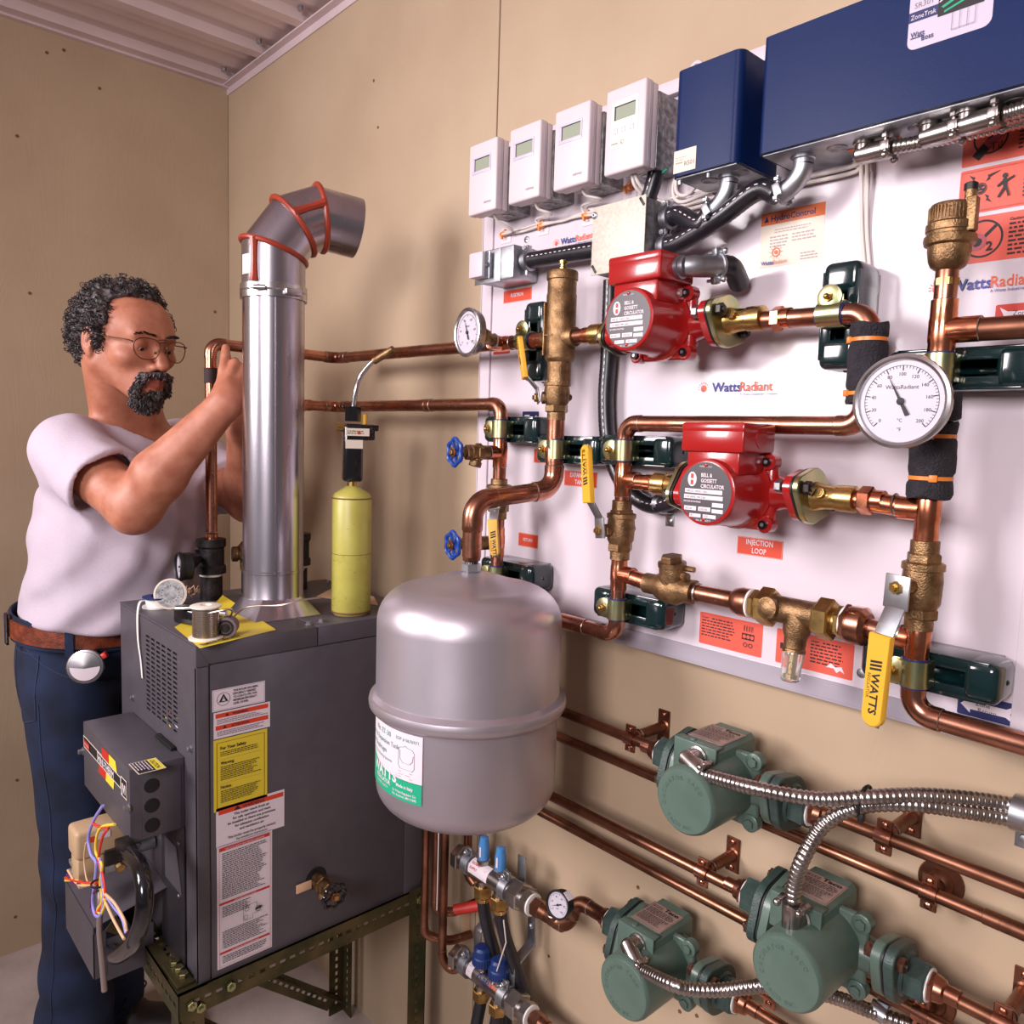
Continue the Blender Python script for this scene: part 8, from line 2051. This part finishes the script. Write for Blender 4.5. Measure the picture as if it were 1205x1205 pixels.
belt_band(B('leather'), .045, .082, .002).done('belt', man, 'tooled brown leather belt')
belt_band(B('denim'), .036, .090, -.003, n=72).done('waistband', jn)
for a in (62, 118, 172, 20): belt_band(B('denim'), .030, .094, .008, a - 2.6, a + 2.6, n=3).done('belt_loop', jn)
def leg_line(b, f0, n=40, r=.0010):
    pts = []
    for i in range(n + 1): pts.append(f0(i / n))
    b.tube(pts, r, 5)
def surf_pt(p, dirn):
    """march from p along dirn to the jeans surface"""
    p = V(p); dirn = V(dirn).normalized(); t = .25
    for _ in range(30):
        d = float(jeans_sdf(np.array([p + dirn * t], dtype=np.float32))[0]); t -= d * .8
        if abs(d) < .0008: break
    return p + dirn * (t + .0006)
tc_ = (CAM - PEL); tc_.z = 0; tc_.normalize(); sd_ = (tc_ * .75 + br_ * .66).normalized()
def axis_pt(f):
    if f < .5: return hipR.lerp(kR, f * 2)
    return kR.lerp(aR, (f - .5) * 2)
try:
    b = B('denim_seam'); leg_line(b, lambda f: surf_pt(axis_pt(.02 + f * .97), br_)); b.done('side_seam', jn)
    b = B('denim_seam'); pk = [(.10, .02), (.12, -.05), (.16, -.06)]
    pts = [surf_pt(PEL + V((0, 0, .03 - .075 * math.sin(PI / 2 * k / 8))), (br_ * math.cos(R_(70 * k / 8 - 15)) + bf * math.sin(R_(70 * k / 8 - 15)))) for k in range(9)][::-1]
    b.tube(pts, .0012, 5).done('pocket_seam', jn)
    b = B('denim_seam'); c0 = PEL - bf * .03; 
    sq = [(-125, .02), (-125, -.11), (-108, -.125), (-92, -.11), (-92, .02), (-125, .02)]
    pts = []
    for (a, z), (a2, z2) in zip(sq, sq[1:]):
        for k in range(5):
            aa = R_(-(a + (a2 - a) * k / 5)); pts.append(surf_pt(PEL + V((0, 0, z + (z2 - z) * k / 5)), bf * math.cos(aa) + br_ * math.sin(aa)))
    b.tube(pts, .0012, 5, closed=True).done('pocket_seam', jn)
except Exception as ex_:
    print('seam', ex_)
# ---- boots
def boot(c, yaw, name='shoe'):
    c = V(c); f = V((math.cos(yaw), math.sin(yaw), 0)); r = V((f.y, -f.x, 0)); M_ = np.array([[f.x, r.x, 0], [f.y, r.y, 0], [0, 0, 1]], dtype=np.float32)
    def g_(P):
        d = ell(P, c + f * .10 + V((0, 0, .030)), (.105, .052, .048), M_); d = smin(d, ell(P, c - f * .01 + V((0, 0, .045)), (.075, .046, .06), M_), .03)
        d = smin(d, cone(P, c + V((0, 0, .05)), c + V((0, 0, .13)), .048, .052), .03); d = smax(d, .004 - P[:, 2], .003); return smax(d, P[:, 2] - .13, .003)
    o = sdf_obj(name, g_, c - V((.24, .24, 0)) + V((0, 0, -.01)), c + V((.24, .24, .15)), .005, ['boot'], man, 'dark leather work boot', smooth=1)
    b = B('black')
    for k in range(5):
        q = c + f * (.045 + .018 * k) + V((0, 0, .088 - .012 * k)); b.tube([q - r * .024, q + V((0, 0, .006)), q + r * .024], .0022, 6)
    q = c + f * .05 + V((0, 0, .095)); b.tube(spline([q, q + r * .03 + V((0, 0, .02)), q + r * .055, q + r * .02 - V((0, 0, .005))], 6), .002, 6).tube(spline([q, q - r * .03 + V((0, 0, .02)), q - r * .05, q - r * .02 - V((0, 0, .005))], 6), .002, 6)
    b.done('laces', o); return o
boot(aR - V((0, 0, .085)) + bf * .0, yb - .2); boot(aL - V((0, 0, .085)) + bf * .02, yb + .1)

# ---- hair, beard, brows, glasses
def hair_sdf(P):
    q = (P - np3(HC)) @ HM; a, b, c = q.T; ab = np.abs(b)
    wob = vnoise(q, 120, 1) * .0045 + vnoise(q, 240, 4) * .0026 + vnoise(q, 60, 3) * .004
    d = ell(q, (-.017, 0, .028), (.108, .088, .094)); d = smin(d, ell(q, (-.055, 0, -.010), (.062, .070, .062)), .03); d = d + wob
    # hairline: how far forward hair may go at each height
    lim = np.where(c > .085, .040 + .020 * np.clip((c - .085) / .04, 0, 1) - 1.6 * np.maximum(0, ab - .030) * (c < .125), .0)
    lim = np.interp(c, [-.10, -.055, -.035, -.022, .0, .03, .055, .075, .090, .115], [-.060, -.052, -.034, .012, .020, .030, .028, .030, .052, .074]).astype(np.float32)
    lim = lim - 0.35 * np.maximum(0, .05 - np.abs(ab - .055)) * ((c > .065) & (c < .105))
    d = smax(d, (a - lim) * .8 + wob * .8, .010)
    d = smax(d, (-.088 - c) + wob, .01)
    earcut = ell(np.stack([a, ab, c], 1), (-.012, .094, -.010), (.022, .024, .032)); d = smax(d, -earcut, .006)
    return d
lo_, hi_ = HC - V((.17, .17, .16)), HC + V((.17, .17, .19))
sdf_obj('hair', hair_sdf, lo_, hi_, .0024, ['hair'], man, 'short curly dark hair going grey')
# curls standing off the scalp
rnd = random.Random(11); b = B('hair_dark'); cnt = 0
def hfun(p): return float(hair_sdf(np.array([p], dtype=np.float32))[0])
cand = np.array([HC + V((rnd.gauss(0, 1), rnd.gauss(0, 1), rnd.gauss(0, 1))).normalized() * .12 for _ in range(2600)], dtype=np.float32)
# project candidates to the hair surface
ctr = np3(H_(-.017, 0, .028)); dirs_ = cand - ctr; dirs_ /= np.linalg.norm(dirs_, axis=1)[:, None]; t_ = np.full(len(cand), .14, dtype=np.float32)
for _ in range(24): t_ -= hair_sdf(ctr + dirs_ * t_[:, None]) * .7
res_ = np.abs(hair_sdf(ctr + dirs_ * t_[:, None])); 
for i in np.nonzero((res_ < .002) & (t_ > .05))[0]:
    p = V((ctr + dirs_[i] * t_[i]).tolist()); n = V(dirs_[i].tolist()); _, u, w = b.frame(n); a0 = rnd.uniform(0, 6.28); R0 = rnd.uniform(.0035, .0065); tt = u * math.cos(a0) + w * math.sin(a0); ss = n.cross(tt)
    pts = [p - n * .001 + tt * (R0 * math.sin(k * .9)) + n * (R0 * (1 - math.cos(k * .9)) * .9) + ss * (k * .0009) for k in range(6)]
    b.tube(pts, [.0011, .0012, .0011, .001, .0008, .0005], 4, 'hair_dark' if rnd.random() < .55 else 'hair', caps=False)
b.done('curls', man, kind='stuff', sharp=80)
def beard_sdf(P):
    q = (P - np3(HC)) @ HM; q2 = q.copy(); q2[:, 1] = np.abs(q2[:, 1]); L = lambda a, b, c: np.array([a, b, c], dtype=np.float32)
    w = vnoise(q, 190, 2) * .0022 + vnoise(q, 90, 6) * .002
    d = cone(q2, L(.1055, .0, -.0540), L(.094, .026, -.0605), .0078, .0085); d = smin(d, cone(q2, L(.094, .026, -.0605), L(.080, .034, -.090), .0085, .011), .006)
    d = smin(d, ell(q, (.073, 0, -.109), (.027, .032, .026)), .008); d = smin(d, ell(q, (.092, 0, -.092), (.012, .016, .012)), .008)
    d = smax(d, -ell(q, (.104, 0, -.073), (.014, .0235, .0115)), .003)
    return d + w
sdf_obj('beard', beard_sdf, H_(.06, 0, -.09) - V((.1, .1, .09)), H_(.06, 0, -.09) + V((.1, .1, .09)), .0018, ['hair'], man, 'grey flecked moustache and goatee')
b = B('hair_dark')
ctr = np3(H_(.070, 0, -.082)); dirs_ = np.array([V((rnd.gauss(0, 1), rnd.gauss(0, 1), rnd.gauss(0, 1))).normalized() for _ in range(2600)], dtype=np.float32); t_ = np.full(len(dirs_), .075, dtype=np.float32)
for _ in range(30): t_ -= beard_sdf(ctr + dirs_ * t_[:, None]) * .6
res_ = np.abs(beard_sdf(ctr + dirs_ * t_[:, None])); lc = ((ctr + dirs_ * t_[:, None]) - np3(HC)) @ HM
for i in np.nonzero((res_ < .002) & (t_ > .015) & (lc[:, 0] > .055))[0]:
    p = V((ctr + dirs_[i] * t_[i]).tolist()); n = V(dirs_[i].tolist()); dn = (-hu + hr_ * (.6 * (1 if lc[i, 1] > 0 else -1)) + V((rnd.gauss(0, .5), rnd.gauss(0, .5), rnd.gauss(0, .3)))).normalized()
    b.tube([p - n * .001, p + n * .0016 + dn * .002, p + n * .0016 + dn * .005, p + n * .0004 + dn * .007], [.0009, .0009, .0007, .0004], 4, 'hair' if rnd.random() < .3 else ('grey_hair' if (lc[i, 2] > -.072 or rnd.random() < .12) and rnd.random() < .8 else 'hair_dark'), caps=False)
b.done('whiskers', man, kind='stuff', sharp=80)
b = B('hair_dark')
for sg in (-1, 1):
    for k in range(46):
        f = k / 45; a = .0975 - .016 * f * f; p = H_(a + .002, sg * (.012 + .036 * f), .0215 + .004 * math.sin(f * 3) + rnd.uniform(-.0025, .0025)); b.tube([p, p + hf * .003 + hr_ * sg * .006 + hu * .001], [.0012, .0004], 4, caps=False)
b.done('eyebrows', man, kind='stuff')
for sg in (-1, 1):
    e = H_(.0765, sg * .031, -.002); B('eye_white').ball(e, .0122, n=16, rings=10).ball(e + (hf * .8 - hu * .45).normalized() * .0085, .0052, 'ink', 12).done('eye', man)
t = man
def gl(a, b_, c): return H_(a, b_, c)
def glasses():
    b = B('gold_wire'); lens = []
    for sg in (-1, 1):
        pts = []
        for k in range(28):
            an = 2 * PI * k / 28; x = math.cos(an); y = math.sin(an); 
            X = (abs(x) ** .75) * (1 if x > 0 else -1) * .0265; Yv = (abs(y) ** .8) * (1 if y > 0 else -1) * (.0175 if y > 0 else .0245)
            if y < 0: X *= (1 - .12 * abs(y))
            pts.append(gl(.109 - .010 * ((X * sg * sg + .034 - .0) / .06) ** 2 * 1.0, sg * (.0345 + X * 1.0), -.001 + Yv))
        b.tube(pts, .0011, 8, closed=True); lens.append(pts)
    b.tube(spline([gl(.107, -.009, .010), gl(.1105, 0, .013), gl(.107, .009, .010)], 5), .0011, 8).tube(spline([gl(.107, -.012, .0155), gl(.1105, 0, .0175), gl(.107, .012, .0155)], 5), .0009, 8)
    for sg in (-1, 1):
        b.tube(spline([gl(.0955, sg * .0620, .006), gl(.090, sg * .0705, .008), gl(.04, sg * .0790, .007), gl(-.008, sg * .0835, .010), gl(-.022, sg * .0835, -.004)], 6), .0011, 8)
        b.ball(gl(.0955, sg * .062, .006), .0022); b.tube([gl(.106, sg * .0095, -.004), gl(.100, sg * .0105, -.010)], .0012, 6).ball(gl(.099, sg * .0105, -.011), .0030)
    g = b.done('glasses', man, 'thin metal framed glasses')
    for pts in lens:
        c = sum(pts, V((0, 0, 0))) / len(pts); B('thin_glass').add([c] + pts, [[0, k + 1, (k + 1) % 28 + 1] for k in range(28)]).done('lens', g, 'clear lens')
glasses()
# ---- things he carries
p = aX(100, 783, .60)
bp = ringpt(R_(62), .020, .025)
bq = aX(101, 784, bp.x + .02)
t = thing('tape_measure', 'chrome tape measure with a white disc and red button clipped to the belt', 'tape measure', bq)
nd = V((.90, -.42, .12)).normalized(); ux = Z_.cross(nd).normalized(); uy = nd.cross(ux); ux2 = (ux * .86 + uy * .5).normalized(); uy2 = nd.cross(ux2)
B('steel').obox(bq - nd * .012, ux2, uy2, (.056, .050, .030), .010, seg=3).done('case', t)
B('steel').lathe(bq + nd * .003, nd, [(.034, 0), (.034, .002), (.0325, .004), (.030, .0045)], 36).lathe(bq + nd * .0075, nd, [(.029, 0), (.0285, .0012), (.006, .004), (.002, .0042)], 36).done('disc', t, 'bright metal disc')
b = B('paper'); f = planar(bq + nd * .0125, ux, uy); vs = [f(.0, 0)]
for k in range(17): a = R_(180 + 180 * k / 16); vs.append(planar(bq + nd * .0098, ux, uy)(.027 * math.cos(a), .027 * math.sin(a)))
vs[0] = planar(bq + nd * .0126, ux, uy)(0, -.003)
b.add(vs, [[0, k, k + 1] for k in range(1, 17)]).done('sticker', t, 'white half disc')
B('wire_red').obox(bq + ux * .030 + uy * .018 - nd * .006, ux2, uy2, (.016, .012, .022), .003).done('button', t, 'red')
# emery cloth strip round the riser, pulled by both hands
z0 = aX(248, 443, .83).z; b = B('bolt_rust'); ez0, ez1 = z0 - .012, z0 + .016; R0 = r34 + .0016; cx_, cy_ = .822, -.378
path = [KR + V((-.045, -.015, .0))]
for k in range(9):
    a = R_(40 - 35 * k); path.append(V((cx_ + R0 * math.cos(a), cy_ + R0 * math.sin(a), 0)))
path.append(KL + V((-.0, -.0, 0)))
vs = []
for i, q in enumerate(path):
    s_ = 1.0 if 0 < i < len(path) - 1 else .7
    zc_ = (ez0 + ez1) / 2 if 0 < i < len(path) - 1 else (ez0 + ez1) / 2 + .008
    vs += [V((q.x, q.y, zc_ - .015 * s_)), V((q.x, q.y, zc_ + .015 * s_))]
b = B('emery') if 'emery' in MATS else None
mat('emery', (52, 30, 26), .7, col2=(36, 22, 20), nscale=300, bump=.3, bscale=900)
b = B('emery').add(vs, [[2 * i, 2 * i + 1, 2 * i + 3, 2 * i + 2] for i in range(len(path) - 1)]); o = b.done('emery_cloth'); tag(o, 'dark strip of emery cloth looped round the tall copper riser', 'cloth')
